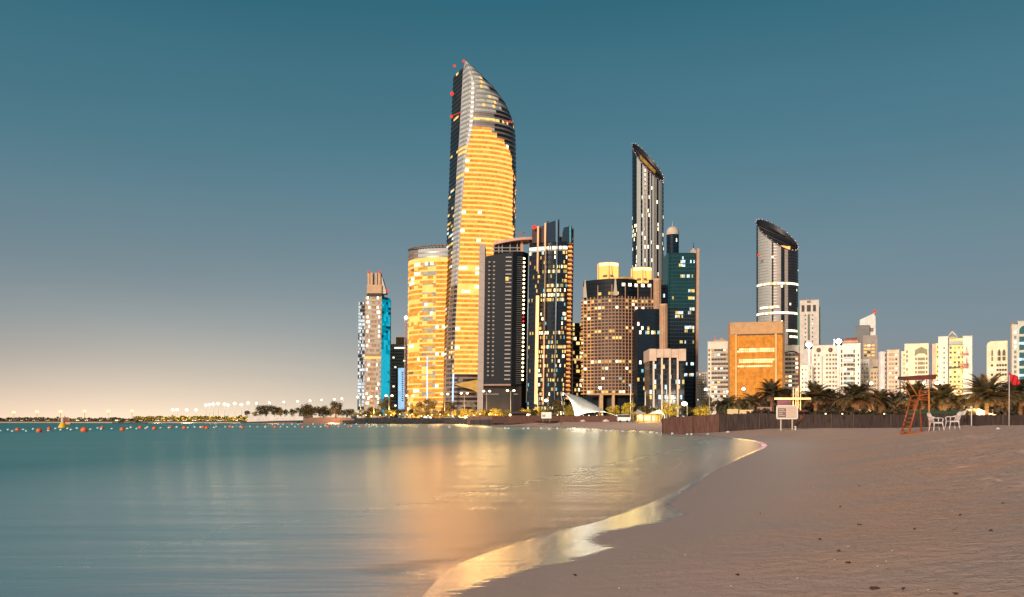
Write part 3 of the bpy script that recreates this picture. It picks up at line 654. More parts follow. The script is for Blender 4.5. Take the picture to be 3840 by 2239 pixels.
strip7(2017, 850, 1018, STRIP, .8); strip7(2019, 1110, 1515, lit('bright_orange_strip', (1, .5, .2), 2.4, .9, 1.1, 9), 1.5); strip7(2044, 838, 935, STRIP, .75); strip7(2046, 935, 1250, surf('brass_fin', (.50, .34, .22), .5), .5); strip7(2046, 1250, 1515, STRIP, .55)
BF = surf('steel_blue_fin', (.26, .34, .42), .4, .3); strip7(1985, 906, 1510, BF, .6, 'steel_fin', 8); strip7(2089, 830, 1500, BF, .6, 'steel_fin')
for k in range(38):
    y = 893 + 16.3 * k; z = Z(y, Y7)
    if y > 1500: break
    mb = MB(); x0, x1 = s7(2129, z), s7(2150, z); mb.box(x0, x1, Y7 + 3, Y7 + 16, z - .5, z + .5, surf('balcony_orange_lit', (.55, .26, .12), .7)); mb.box(x0 + .6, x1 - 1, Y7 + 2.6, Y7 + 3, z + .45, z + 1.25, G3 if k % 5 else AW)  # orange light on the balconies put into their colour
    mb.box(x0 + .3, x1 - .6, Y7 + 5, Y7 + 15, z + .5, z + 3.2, surf('balcony_recess', (.30, .14, .08), .8)); mb.build('balcony', rt)
mb = MB(); a, b = 2.1, Z(850, Y7); mb.hexa([(s7(2150, a), Y7 + 6, a), (s7(2157, a), Y7 + 10, a), (s7(2157, a), Y7 + 30, a), (s7(2128, a), Y7 + 30, a), (s7(2150, b), Y7 + 6, b), (s7(2154, b), Y7 + 10, b), (s7(2154, b), Y7 + 30, b), (s7(2140, b), Y7 + 30, b)], surf('rose_wall', (.22, .15, .13), .8)); mb.build('side_wall', rt)
beacon(rt, 2004, 852, Y7, 1.9); mb = MB(); mb.tube((X(2046, Y7), Y7 + 5, Z(838, Y7)), (X(2058, Y7), Y7 + 5, Z(824, Y7)), .35, DARKM, n=5); mb.tube((X(2135, Y7), Y7 + 5, Z(850, Y7)), (X(2135, Y7), Y7 + 5, Z(840, Y7)), .25, DARKM, n=5); mb.build('antenna', rt)
# ---- low dark block in the gap
Y8 = 860
rt = tower_root('brown_block', 2172, Y8, 'low brown block in the gap left of the grid fronted hotel', 'apartment block')
def pl8(z): return [(X(2148 + 46 * k / 7, Y8), Y8) for k in range(8)]
loft(rt, frange(2.1, Z(1212, Y8), 21), pl8, lambda k, i, z, x: (BRONZE if z > 52 else surf('amber_ledge', (.4, .22, .1), .7), (YW if rnd.random() < .22 else WW if rnd.random() < .12 else DK)), .35, .3)
mb = MB(); mb.prism([(X(2148, Y8), Y8 + .5), (X(2194, Y8), Y8 + .5), (X(2194, Y8), Y8 + 25), (X(2148, Y8), Y8 + 25)], 2.1, Z(1211, Y8), BRONZE); mb.build('rear_wall', rt)
mb = MB(); mb.box(X(2148, Y8), X(2192, Y8), Y8 - 3, Y8 - .5, Z(1352, Y8), Z(1345, Y8), lit('orange_ledge_glow', (1, .5, .18), .8, .8, 1.1)); mb.build('lit_ledge', rt)
# ---- hotel with the beige grid front
Y9 = 770
rt = tower_root('grid_front_hotel', 2300, Y9, 'hotel with a beige grid front, dark windows and two glowing lanterns on its roof', 'hotel')
zp9 = lambda z: HZ - (z - EYE) * F / Y9
def a9(px): return Y9 + 12 - 16 * math.sin(min(1, max(0, (px - 2187) / 203)) * math.pi * .8)
GR = surf('grid_stone', (.38, .23, .15), .75); GR2 = surf('grid_stone_orange_lit', (.62, .36, .16), .75)  # second stone carries the orange light of the left end in its colour
P9 = [2192 + (2456 - 2192) * k / 21 for k in range(22)]
def ch9(k, i, z, x):
    r = rnd.random(); py = zp9(z); px = P9[i]
    if py < 1112: 
        return (NV, (WW if 1063 < py < 1074 and 9 < i < 20 and i % 2 else YW if 1095 < py and 3 < i < 10 and r < .5 else NV))
    row = .35 if (k * 7) % 9 in (0, 4) else .08
    return (GR2 if i < 3 else GR, (YW if r < row * .6 else WW if r < row * .8 else CYW if r < row * .9 else AW) if r < row else DK)
zs9 = frange(Z(1478, Y9), Z(1112, Y9), 29) + [Z(1096, Y9), Z(1080, Y9), Z(1063, Y9), Z(1047, Y9)]
loft(rt, zs9, lambda z: [(X(p, Y9), a9(p)) for p in P9], ch9, .3, .5)
for i, p in enumerate(P9[:-1]):
    mb = MB(); y = a9(p) - .6; x = X(p, Y9); mb.box(x - .35, x + .35, y - .25, y + .6, Z(1478, Y9), Z(1112 if i % 4 else 1070, Y9), GR2 if i < 3 else GR); mb.build('stone_mullion', rt)
mb = MB(); q = [(X(p, Y9) + (.6 if p < 2200 else 0), a9(p) + 1) for p in P9[::3]] + [(X(2455, Y9), Y9 + 36), (X(2200, Y9), Y9 + 36)]; mb.prism(q, 2.1, Z(1048, Y9), NV); mb.build('rear_wall', rt)
for k in range(29):
    z = zs9[k]; mb = MB(); mb.hexa([(X(2184, Y9), Y9 + 12, z), (X(2196, Y9), Y9 + 8, z), (X(2196, Y9), Y9 + 20, z), (X(2184, Y9), Y9 + 20, z), (X(2184, Y9), Y9 + 12, z + 1), (X(2196, Y9), Y9 + 8, z + 1), (X(2196, Y9), Y9 + 20, z + 1), (X(2184, Y9), Y9 + 20, z + 1)], GR2); mb.build('balcony', rt)
mb = MB()
for a, b in ((2246, 2258), (2292, 2301), (2371, 2386)): mb.box(X(a, Y9), X(b, Y9), Y9 - 8, Y9 + 2, 2.1, Z(1478, Y9), surf('lit_column', (.62, .42, .22), .7))
mb.box(X(2200, Y9), X(2388, Y9), Y9 - 8.3, Y9 - 1, Z(1482, Y9), Z(1477, Y9), GR2); mb.build('entrance_column', rt)
for p in (2197, 2305):
    mb = MB(); h0, h1 = Z(1112, Y9), Z(1046, Y9); x = X(p, Y9); y = a9(p) - 1.5; d = 1.6
    mb.hexa([(x - d, y - d, h0), (x + d, y - d, h0), (x + d, y + d, h0), (x - d, y + d, h0), (x - .4, y - .4, h1), (x + .4, y - .4, h1), (x + .4, y + .4, h1), (x - .4, y + .4, h1)], STONE); mb.build('pylon', rt)
LNT = lit('lantern_glow', (1, .76, .34), 2.3, .9, 1.1, 6); LNT2 = lit('lantern_amber', (1, .56, .14), 1.5, .9, 1.1, 6)
for (a, b, ya, yb) in ((2247, 2322, 982, 1049), (2375, 2447, 1000, 1062)):
    mb = MB(); m_ = (a + b) / 2; x0, xm, x1 = X(a, Y9), X(m_, Y9), X(b, Y9); z0, z1 = Z(yb, Y9), Z(ya, Y9); zi = z1 - (z1 - z0) * .2; y = Y9 + 4
    mb.quad((x0, y, z0), (xm, y - 4, z0), (xm, y - 4, zi), (x0, y, zi), LNT2); mb.quad((xm, y - 4, z0), (x1, y, z0), (x1, y, zi), (xm, y - 4, zi), LNT2)
    mb.quad((x0, y, zi), (xm, y - 4, zi), (xm, y - 4, z1), (x0, y, z1), LNT); mb.quad((xm, y - 4, zi), (x1, y, zi), (x1, y, z1), (xm, y - 4, z1), LNT)
    mb.prism([(x0, y + .1), (xm, y - 3.9), (x1, y + .1), (x1, y + 12), (x0, y + 12)], z0, z1 + .3, G3)
    o = mb.build('roof_lantern', rt)
    mb = MB()
    for xx, yy in ((x0, y), (xm, y - 4), (x1, y)): mb.tube((xx, yy - .2, z0), (xx, yy - .2, z1 + .4), .32, GR, n=5)
    for zz2 in (z0, z1): mb.tube((x0, y - .2, zz2), (xm, y - 4.2, zz2), .3, GR, n=5); mb.tube((xm, y - 4.2, zz2), (x1, y - .2, zz2), .3, GR, n=5)
    u = (x1 - x0); mb.hexa([(x0 + .16 * u, y - 2.6, z0 + 2.3), (x0 + .75 * u, y - 4, z0 + 2.3), (x0 + .8 * u, y - 1, z0 + 2.3), (x0 + .16 * u, y - 1, z0 + 2.3), (x0 + .22 * u, y - 2.8, z0 + 4.2), (x0 + .66 * u, y - 4, z0 + 4.2), (x0 + .7 * u, y - 1, z0 + 4.2), (x0 + .22 * u, y - 1, z0 + 4.2)], BRONZE)
    mb.tube((x0 + .62 * u, y - 4, z1 - 3), (x0 + .68 * u, y - 4.2, z0 + 3), .2, BRONZE, n=4)
    mb.build('lantern_frame', rt)
mb = MB(); mb.lathe((X(2350, Y9), Y9 + 8, Z(1050, Y9)), [(9, 0), (8.6, 1.4), (6.5, 2.8), (3, 3.6), (.1, 3.9)], surf('gold_dome', (.75, .42, .12), .4, .3), 18); mb.build('roof_dome', rt)
# ---- navy block
Y10 = 730
rt = tower_root('navy_block', 2430, Y10, 'navy blue glass block with a few lit rows, right of the grid fronted hotel', 'office block')
def ch10(k, i, z, x):
    py = HZ - (z - EYE) * F / Y10; r = rnd.random()
    p = .5 if 1186 < py < 1200 or 1240 < py < 1250 else (.4 if py > 1345 and py < 1480 and i < 6 and k % 2 else .03)
    return (NV, (YW if r < p * .5 else WW if r < p * .8 else CYW) if r < p else NB)
loft(rt, frange(2.1, Z(1160, Y10), 26), lambda z: [(X(2390 + 90 * k / 12, Y10), Y10) for k in range(13)], ch10, .2, .2)
mb = MB(); mb.prism([(X(2390, Y10), Y10 + .5), (X(2480, Y10), Y10 + .5), (X(2480, Y10), Y10 + 25), (X(2390, Y10), Y10 + 25)], 2.1, Z(1158, Y10), NV); mb.build('rear_wall', rt)
# ---- tan shafts
for (a, b, yt, yb, Y, lb) in ((2453, 2482, 1043, 1170, 745, 'short tan stone shaft with rounded top, behind the navy block'), (2476, 2507, 1138, 1400, 715, 'ribbed tan stone shaft rising behind the block with the scalloped cap')):
    mb = MB(); xc = (X(a, Y) + X(b, Y)) / 2; r = (X(b, Y) - X(a, Y)) / 2; zt = Z(yt, Y)
    mb.lathe((0, 0, 0), [(r, 0), (r, zt - 2.1 - 1.5), (r * 1.03, zt - 2.1 - 1.4), (r * 1.03, zt - 2.1), (.1, zt - 2.1 + .2)], surf('lit_tan_stone', (.60, .38, .24), .8, bump=.5, bs=1.5), 12)
    for k in range(6): th = math.pi + math.pi * (k + .5) / 6; mb.tube((r * math.cos(th), r * math.sin(th), 0), (r * math.cos(th), r * math.sin(th), zt - 4), .25, TAN, n=5)
    tag(mb.build('stone_shaft', None, (xc, Y + 4, 2.1)), lb, 'shaft')
rt = tower_root('dark_service_block', 2492, 760, 'narrow dark service block between the tan shaft and the teal tower', 'service block')
loft(rt, frange(2.1, Z(1068, 760), 30), lambda z: [(X(2474 + 32 * k / 5, 760), 760) for k in range(6)], lambda k, i, z, x: (NV, CW if (i == 2 and rnd.random() < .25) else NB), .2, .2)
mb = MB(); mb.prism([(X(2475, 760), 760.5), (X(2505, 760), 760.5), (X(2505, 760), 775), (X(2475, 760), 775)], 2.1, Z(1067, 760), NV); mb.build('rear_wall', rt)
# ---- domed cylinder tower
Y11 = 980
rt = tower_root('domed_tower', 2527, Y11, 'dark round tower with a pale dome and spire, behind the teal tower', 'tower')
r = (X(2550, Y11) - X(2503, Y11)) / 2; xc = X(2526.5, Y11)
loft(rt, frange(2.1, Z(877, Y11), 44), lambda z: [(xc + r * math.cos(math.pi * (1 + k / 16)), Y11 + r + r * math.sin(math.pi * (1 + k / 16))) for k in range(17)], lambda k, i, z, x: (TEALG if 4 < i < 8 else NB, NB if rnd.random() < .98 else WW), .2, .12)
mb = MB(); mb.lathe((xc, Y11 + r, 2.1), [(r - .3, 0), (r - .3, Z(877, Y11) - 2.1)], NB, 20); mb.build('rear_wall', rt)
mb = MB(); h = Z(877, Y11); mb.lathe((xc, Y11 + r, h), [(r * 1.03, 0), (r * 1.03, 3), (r * .92, 5.4), (r * .7, 7.4), (r * .35, 8.7), (.1, 9.1)], surf('dome_stone', (.60, .52, .42), .7), 20); mb.build('dome', rt)
mb = MB(); mb.tube((xc, Y11 + r, h + 9), (xc, Y11 + r, h + 15), .7, STONE, .1, 6); mb.build('spire', rt)
# ---- teal tower
Y12 = 900
rt = tower_root('teal_tower', 2562, Y12, 'teal glass tower with a fine grid and a tan frame down its right edge', 'tower')
k12 = .010
def s12(px, z): return X(px, Y12) - k12 * (Z(948, Y12) - z)
P12 = [2510 + (2612 - 2510) * k / 17 for k in range(18)]
TM = surf('teal_cladding', (.012, .075, .085), .4); TM2 = surf('slate_cladding', (.035, .045, .06), .4)
def ch12(k, i, z, x):
    py = HZ - (z - EYE) * F / Y12; r = rnd.random(); p = .01
    for (ya, yb, ia, ib, q) in ((975, 985, 6, 16, .6), (993, 1006, 6, 9, .9), (1028, 1038, 3, 15, .5), (1085, 1095, 12, 15, .7), (1110, 1130, 12, 15, .8), (1155, 1180, 12, 15, .9), (1168, 1195, 2, 8, .6), (1220, 1252, 10, 15, .8), (1270, 1284, 5, 10, .7), (1362, 1375, 11, 15, .7), (1395, 1410, 10, 15, .6)):
        if ya < py < yb and ia <= i <= ib: p = q
    a, b = (TM, TEALG) if py < 1150 else (TM2, NB if r < .7 else DG)
    return (a, (YW if r < p * .45 and py > 990 else CW if r < p else b))
loft(rt, frange(2.1, Z(948, Y12), 46), lambda z: [(s12(p, z), Y12 + (2.5 if p < 2513 or p > 2609 else 0)) for p in P12], ch12, .2, .2)
mb = MB()
for p in P12[1:-1:1]:
    a, b = 2.1, Z(949, Y12); mb.tube((s12(p, a), Y12 - .15, a), (s12(p, b), Y12 - .15, b), .11, TM, n=4, caps=False)
mb.build('mullion_grid', rt)
mb = MB(); a, b = 2.1, Z(947, Y12); mb.hexa([(s12(2505, a), Y12 + 2.8, a), (s12(2614, a), Y12 + 2.8, a), (s12(2614, a), Y12 + 30, a), (s12(2505, a), Y12 + 30, a), (s12(2505, b), Y12 + 2.8, b), (s12(2614, b), Y12 + 2.8, b), (s12(2614, b), Y12 + 30, b), (s12(2505, b), Y12 + 30, b)], TM); mb.build('rear_wall', rt)
mb = MB(); b = Z(932, Y12); mb.hexa([(s12(2613, a), Y12 - 1, a), (s12(2622, a), Y12 - 1, a), (s12(2622, a), Y12 + 28, a), (s12(2613, a), Y12 + 28, a), (s12(2613, b), Y12 - 1, b), (s12(2622, b), Y12 - 1, b), (s12(2622, b), Y12 + 28, b), (s12(2613, b), Y12 + 28, b)], surf('tan_frame', (.55, .36, .25), .8)); mb.build('tan_edge_frame', rt)
mb = MB(); x = X(2610, Y12); mb.prism([(X(2596, Y12), Y12 + 6), (X(2621, Y12), Y12 + 6), (X(2621, Y12), Y12 + 20), (X(2596, Y12), Y12 + 20)], Z(948, Y12), Z(933, Y12), STONE); mb.tube((x, Y12 + 12, Z(934, Y12)), (x, Y12 + 12, Z(922, Y12)), 1.6, STONE, .8, 8); mb.tube((x, Y12 + 12, Z(922, Y12)), (x, Y12 + 12, Z(898, Y12)), .5, DARKM, .1, 6); mb.build('roof_spire', rt)
# ---- low block with scalloped cap
Y13 = 650
rt = tower_root('scalloped_cap_block', 2502, Y13, 'low dark office block under a scalloped tan cap with four tall white columns', 'office block')
def ch13(k, i, z, x):
    r = rnd.random(); py = HZ - (z - EYE) * F / Y13; p = .16 if k % 3 == 1 else .05
    if 1440 < py < 1455 or 1490 < py < 1500: p = .5
    return (GREYG if 1440 < py < 1452 else DARKM, (CW if r < p * .7 else YW) if r < p else (DG2 if r < .4 else DG))
loft(rt, frange(2.1, Z(1348, Y13), 12), lambda z: [(X(2436 + (2566 - 2436) * k / 16, Y13), Y13) for k in range(17)], ch13, .18, .2)
mb = MB(); mb.prism([(X(2436, Y13), Y13 + .5), (X(2566, Y13), Y13 + .5), (X(2566, Y13), Y13 + 25), (X(2436, Y13), Y13 + 25)], 2.1, Z(1346, Y13), DG2); mb.build('rear_wall', rt)
CAPM = surf('cap_stone', (.56, .43, .34), .85)
for k in range(5):
    a = 2433 + 27.6 * k; mb = MB(); mb.box(X(a, Y13), X(a + 26.6, Y13), Y13 - 2.5, Y13 + 26, Z(1342 if 0 < k < 4 else 1354, Y13), Z(1309 + (k % 2), Y13), CAPM); mb.build('cap_panel', rt)
for p in (2450, 2481, 2511, 2540):
    mb = MB(); mb.box(X(p - 3, Y13), X(p + 3, Y13), Y13 - 1.8, Y13 - .2, 2.1, Z(1340, Y13), surf('white_column', (.66, .56, .46), .8)); mb.build('tall_column', rt)
# ---- slanted-top towers: elliptical plans cut by a sloping plane
def cut_tower(name, label, pc, Y, hw, zl, zr, tilt, stripes, choosef, nfl, lean=.004, rimy=None):
    rt = tower_root(name, pc, Y, label, 'skyscraper'); yc = Y + hw * Y / F; Yo = Y; Y = yc; rx = (X(pc + hw, Y) - X(pc - hw, Y)) / 2; ry = rx * .98; xc = X(pc, Y)
    ax = (Z(zr, Y) - Z(zl, Y)) / (2 * rx); z0 = (Z(zl, Y) + Z(zr, Y)) / 2
    top = lambda x, y: z0 + ax * (x - xc) + tilt * (y - yc)
    n = 36; th = [math.pi + math.pi * k / n for k in range(n + 1)]
    P = lambda z, th=th: [(xc + rx * math.cos(a), yc + ry * math.sin(a)) for a in th]
    zm = top(xc - rx, yc) + tilt * ry * .2 + 2
    loft(rt, frange(2.1, max(top(*p) for p in P(0)) + 1, nfl), P, choosef, .25, .12, 'floor_band', top)
    # back wall, seen from inside over the cut
    mb = MB(); ins = surf('dark_crown_inside', (.022, .026, .032), .5); thb = [math.pi * k / 24 for k in range(25)]
    for s_ in (1.0, .965):
        q = [(xc + rx * s_ * math.cos(a), yc + ry * s_ * math.sin(a)) for a in thb]
        for a, b in zip(q[:-1], q[1:]):
            if s_ == 1: mb.quad((*a, 2.1), (*b, 2.1), (*b, top(*b)), (*a, top(*a)), DG)
            else: mb.quad((*b, 2.1), (*a, 2.1), (*a, top(*a)), (*b, top(*b)), ins)
    mb.build('rear_wall', rt)
    mb = MB()     # inner deck set down inside the crown
    q = [(xc + rx * .96 * math.cos(a), yc + ry * .96 * math.sin(a)) for a in [2 * math.pi * k / 36 for k in range(36)]]
    i = len(mb.v); mb.v += [(x, y, top(x, y) - 5) for x, y in q]; mb.f.append(tuple(range(i, i + 36))); mb.m.append(ins); mb.sm.append(False)
    for k in range(6):
        y = yc - ry * .7 + ry * 1.4 * k / 5; h = rx * .93 * math.sqrt(1 - ((y - yc) / ry) ** 2)
        mb.tube((xc - h, y, top(xc - h, y) - 4), (xc + h, y, top(xc + h, y) - 4), .3, DARKM if k % 2 else BRONZE, n=4)
    mb.build('crown_deck', rt)
    mb = MB(); q = [(xc + rx * 1.01 * math.cos(a), yc + ry * 1.01 * math.sin(a)) for a in [2 * math.pi * k / 48 for k in range(49)]]
    mb.path([(x, y, top(x, y)) for x, y in q], .55, surf('rim_metal', (.20, .16, .17), .4, .4), 6); mb.build('crown_rim', rt)
    for k in range(0, 48, 2):
        x, y = q[k]; mb = MB(); mb.ball((0, 0, 0), .4, TINY, 6); mb.build('rim_lamp', rt, (x - rt.location.x, y - rt.location.y, top(x, y) + .8 - rt.location.z))
    for (a, b, m, o_) in stripes:       # vertical pale or dark piers following the curve
        for p in [(a + b) / 2]:
            c = (p - pc) / hw; sx_ = rx * max(-.995, min(.995, c)); yy = yc - ry * math.sqrt(1 - (sx_ / rx) ** 2); x = xc + sx_; wd = (b - a) / 2 / F * Y
            mb = MB(); e = 10; pts = []
            for u in range(e + 1):
                xx = x - wd + 2 * wd * u / e; xx = max(xc - rx * .999, min(xc + rx * .999, xx)); pts.append((xx, yc - ry * math.sqrt(1 - ((xx - xc) / rx) ** 2) - o_))
            for u in range(e): A, B = pts[u], pts[u + 1]; mb.quad((*A, 2.1), (*B, 2.1), (*B, top(*B) - .3), (*A, top(*A) - .3), m)
            for A in (pts[0], pts[-1]): mb.quad((*A, 2.1), (A[0], A[1] + o_, 2.1), (A[0], A[1] + o_, top(*A) - .3), (*A, top(*A) - .3), m)
            mb.build('facade_pier', rt)
    return rt, top, xc, yc, rx, ry
SP1 = surf('silver_pier', (.40, .43, .41), .65, .05, var=.08); SP2 = surf('rosy_pier', (.42, .37, .33), .65, .05)
YT = 1080
def cht(k, i, z, x):
    r = rnd.random(); px = CX + x * F / (YT + 8); py = HZ - (z - EYE) * F / YT
    p = .02 if py < 830 else (.22 if px > 2452 and px < 2466 else .14 if py < 930 else .07)
    if i < 2: p = .12
    return (DARKM, WW if r < p else NB)
rt, tp, xc, yc, rx, ry = cut_tower('tall_slant_tower', 'tall slender tower with vertical pale stripes and a steeply slanted open top', 2429.5, YT, 58.5, 550, 668, .92,
    [(2383, 2396, SP1, .5), (2402, 2409, SP1, .5), (2413, 2420, SP2, .5), (2428, 2433, SP1, .5), (2437, 2446, SP1, .5), (2449, 2454, SP2, .5), (2462, 2479, SP1, .5)], cht, 62)
mb = MB(); mb.hexa([(xc - 9, yc - 6, tp(xc - 9, yc) - 6), (xc + 8, yc - 6, tp(xc + 8, yc) - 6), (xc + 8, yc + 4, tp(xc + 8, yc) - 4), (xc - 9, yc + 4, tp(xc - 9, yc) - 4), (xc - 9, yc - 6, tp(xc - 9, yc) - 2.5), (xc + 8, yc - 6, tp(xc + 8, yc) - 3), (xc + 8, yc + 4, tp(xc + 8, yc) + 1), (xc - 9, yc + 4, tp(xc - 9, yc) + 1)], lit('crown_amber', (.9, .45, .1), .5, .5, 1.3, 2)); mb.build('lit_crown_room', rt)
YU = 990
def chu(k, i, z, x):
    r = rnd.random(); px = CX + x * F / (YU + 9); py = HZ - (z - EYE) * F / YU
    for (a, b, pa, pb) in ((998, 1006, 2915, 2975), (1020, 1028, 0, 9999), (1056, 1064, 0, 9999), (1149, 1157, 2855, 2915), (1174, 1183, 0, 9999), (1198, 1207, 0, 9999), (1240, 1248, 2940, 9999), (1262, 1270, 2955, 9999)):
        if a < py < b and pa < px < pb: return (DARKM, WW if r < .8 else G3)
    if 2851 < px < 2888: return (SIL2, SP1)
    if 2896 < px < 2922 or 2936 < px < 2944: return (SIL2, SP2)
    return (DARKM, (WW if r < .02 else DG2 if px > 2930 else DG))
rt, tp, xc, yc, rx, ry = cut_tower('round_slant_tower', 'round dark tower with bright lit storeys and a wide oval slanted top', 2914, YU, 76, 845, 918, .80,
    [], chu, 68)
beacon(rt, 2845, 957, YU, 1.5)
mb = MB(); x = X(2952, YU); y = yc - ry * .72; mb.box(x - 5, x + 5, y, y + 6, tp(x, y) - 3.5, tp(x, y) - .4, G3); mb.box(x - 10, x + 1, y + 3, y + 7, tp(x, y) - 2, tp(x, y) + 1, AW); mb.build('lit_crown_room', rt)
# ================================================================== lower buildings on the right
WCACHE = {}
SHW = surf('shop_glass', (.05, .05, .055), .25); WFR = surf('window_frame', (.30, .26, .22), .7)
def window(root, x, y, z, w_, h_, pane, frame=WFR, name='window'):
    key = (round(w_, 2), round(h_, 2), pane.name, frame.name)
    if key not in WCACHE:
        mb = MB(); t = min(.18, w_ * .1); a, b = w_ / 2, h_ / 2
        mb.box(-a, a, -.04, .3, -b, b, pane); mb.box(-a - t, -a, -.18, .3, -b - t, b + t, frame); mb.box(a, a + t, -.18, .3, -b - t, b + t, frame); mb.box(-a, a, -.18, .3, b, b + t, frame); mb.box(-a, a, -.3, .3, -b - t * 1.6, -b, frame)
        WCACHE[key] = mb.mesh(name)
    o = bpy.data.objects.new(name, WCACHE[key]); COL.objects.link(o); o.parent = root; o.location = (x - root.location.x, y - root.location.y, z - root.location.z); return o
def block(rt, px0, px1, yt, Y, dep, m, yb=None, d=0, name='wall', parapet=True):
    mb = MB(); x0, x1 = X(px0, Y), X(px1, Y); z0 = 2.1 if yb is None else Z(yb, Y); z1 = Z(yt, Y)
    mb.box(x0, x1, Y + d, Y + dep, z0, z1, m)
    o = mb.build(name, rt)
    if parapet:
        mb = MB(); mb.box(x0 - .25, x1 + .25, Y + d - .25, Y + dep, z1, z1 + .45, m); mb.box(x0 + 1.2, x1 - 1.2, Y + d + 1.2, Y + dep - 1, z1 + .45, z1 + .9, GREY); mb.build('parapet', rt)
    return o
def wins(rt, Y, cols, y0, y1, pitch, wpx, hpx, pl=.12, d=0, lits=None, dark=None, frame=None, p_skip=0):
    lits = lits or [YW, WW]; s = Y / F; y = y0; frame = frame or WFR
    while y <= y1:
        for c in cols:
            if rnd.random() < p_skip: continue
            pn = rnd.choice(lits) if rnd.random() < pl else (dark or DK)
            window(rt, X(c, Y), Y + d, Z(y, Y), wpx * s, hpx * s, pn, frame)
        y += pitch
# small dotted block
APTS = []
def apt(name, px, Y, label, cat='apartment block'):
    o = empty(name, (X(px, Y), Y, 2.1), label, cat); APTS.append(o); return o
WR = surf('white_wall', (.68, .62, .54), .85, bump=.15); WR2 = surf('grey_white_wall', (.68, .63, .56), .85, bump=.15); CR2 = surf('cream_wall', (.78, .64, .45), .85, bump=.15); PKW = surf('rose_beige_wall', (.66, .48, .36), .85)
YLW = surf('yellow_lit_wall', (.85, .62, .28), .85)  # yellow light on the block put into the wall colour
rt = apt('white_block', 2631, 700, 'small white apartment block with rows of dot like windows, right of the teal tower')
block(rt, 2611, 2652, 1397, 700, 20, WR); wins(rt, 700, [2617, 2624, 2631, 2638, 2645], 1404, 1500, 9.5, 3, 3.6, .12)
rt = apt('banded_block', 2690, 640, 'pale block with dark strips of windows and rooftop plant, left of the amber fronted building')
block(rt, 2654, 2729, 1283, 640, 24, WR)
wins(rt, 640, [2659], 1313, 1500, 17.3, 5, 7); wins(rt, 640, [2673, 2684, 2695, 2706, 2717, 2726], 1313, 1495, 17.3, 9.5, 7, .3, lits=[YW, WW, CW, AW])
for y in range(11):
    mb = MB(); z = Z(1320.5 + 17.3 * y, 640); mb.box(X(2667, 640), X(2729, 640), 638.9, 640, z - .35, z + .1, WR); mb.build('balcony_ledge', rt)
mb = MB(); mb.box(X(2676, 640), X(2724, 640), 646, 656, Z(1283, 640), Z(1272, 640), surf('warm_plant', (.6, .38, .22), .8)); mb.tube((X(2682, 640), 650, Z(1272, 640)), (X(2682, 640), 650, Z(1254, 640)), .25, REDL, n=5); mb.box(X(2700, 640), X(2712, 640), 648, 654, Z(1272, 640), Z(1264, 640), TAN); mb.build('roof_plant', rt)
# amber glass building
YG = 610
rt = apt('amber_front_building', 2835, YG, 'broad brown stone building with a glowing amber glass front and ribbed top', 'office building')
RB = surf('brown_ribbed_stone', (.42, .25, .12), .8); RB2 = surf('ochre_stone', (.52, .30, .12), .8)
AG = lit('amber_glass', (1, .32, .03), 1.05, .8, 1.12, 2.1, .25); AG2 = lit('amber_glass_bright', (1, .78, .34), 1.9, .7, 1.3, 3.3, .4); AGS = surf('amber_frame', (.42, .17, .03), .6)
mb = MB(); g = lambda p: X(p, YG)
mb.prism([(g(2729), YG + 6), (g(2736), YG + 1), (g(2760), YG + .8), (g(2936), YG + .8), (g(2943), YG + 6), (g(2943), YG + 40), (g(2729), YG + 40)], 2.1, Z(1209, YG), RB); mb.build('wall', rt)
mb = MB(); mb.prism([(g(2729), YG + 5.5), (g(2738), YG), (g(2934), YG), (g(2943), YG + 5.5), (g(2943), YG + .5 + 6), (g(2729), YG + 6.5)], Z(1252, YG), Z(1207, YG), RB); mb.build('frieze', rt)
mb = MB()
for k in range(46): p = 2740 + 4.25 * k; mb.box(g(p) - .16, g(p) + .16, YG - .35, YG, Z(1250, YG), Z(1208, YG), surf('rib_stone', (.50, .31, .16), .8))  # ribs slightly lighter than the frieze stone
mb.build('frieze_rib', rt)
for (a, b) in ((2737, 2756), (2764, 2904), (2914, 2934)):
    nr = 40; zb = frange(2.1, Z(1257, YG), nr); nc = max(3, int((b - a) / 7))
    wall_ = empty('glass_wall', (0, 0, 0)); wall_.parent = rt; wall_.location = (g(a) - rt.location.x, YG - rt.location.y, 0)
    mbA = MB(); mbF = MB(); x0, x1 = g(a), g(b)
    for k in range(nr):
        for c in range(nc):
            u0, u1 = x0 + (x1 - x0) * c / nc, x0 + (x1 - x0) * (c + 1) / nc; zc = (zb[k] + zb[k + 1]) / 2; py = HZ - (zc - EYE) * F / YG
            br = (a > 2760 and b < 2910) and (1306 < py < 1318 or 1344 < py < 1360 or 1367 < py < 1380) and not (c in (0, nc - 1) and rnd.random() < .5)
            mbA.quad((u0, YG + .5, zb[k]), (u1, YG + .5, zb[k]), (u1, YG + .5, zb[k + 1]), (u0, YG + .5, zb[k + 1]), AG2 if br else AG)
        mbF.box(x0, x1, YG + .28, YG + .5, zb[k] - .1, zb[k] + .1, AGS)
    for c in range(nc + 1): u = x0 + (x1 - x0) * c / nc; mbF.box(u - .09, u + .09, YG + .2, YG + .5, 2.1, Z(1257, YG), AGS)
    o = mbA.build('amber_glazing'); o.location = -wall_.location - rt.location; o.parent = wall_
    o = mbF.build('glazing_bars'); o.location = -wall_.location - rt.location; o.parent = wall_
    if a > 2760:
        mb = MB(); mb.box(x0 - .25, x0, YG + .1, YG + .9, 2.1, Z(1254, YG), DK) if True else None; mb.box(x1, x1 + .25, YG + .1, YG + .9, 2.1, Z(1254, YG), DK); mb.box(x0, x1, YG + .1, YG + .9, Z(1257, YG), Z(1253, YG), DK); mb.build('deep_reveal', rt)
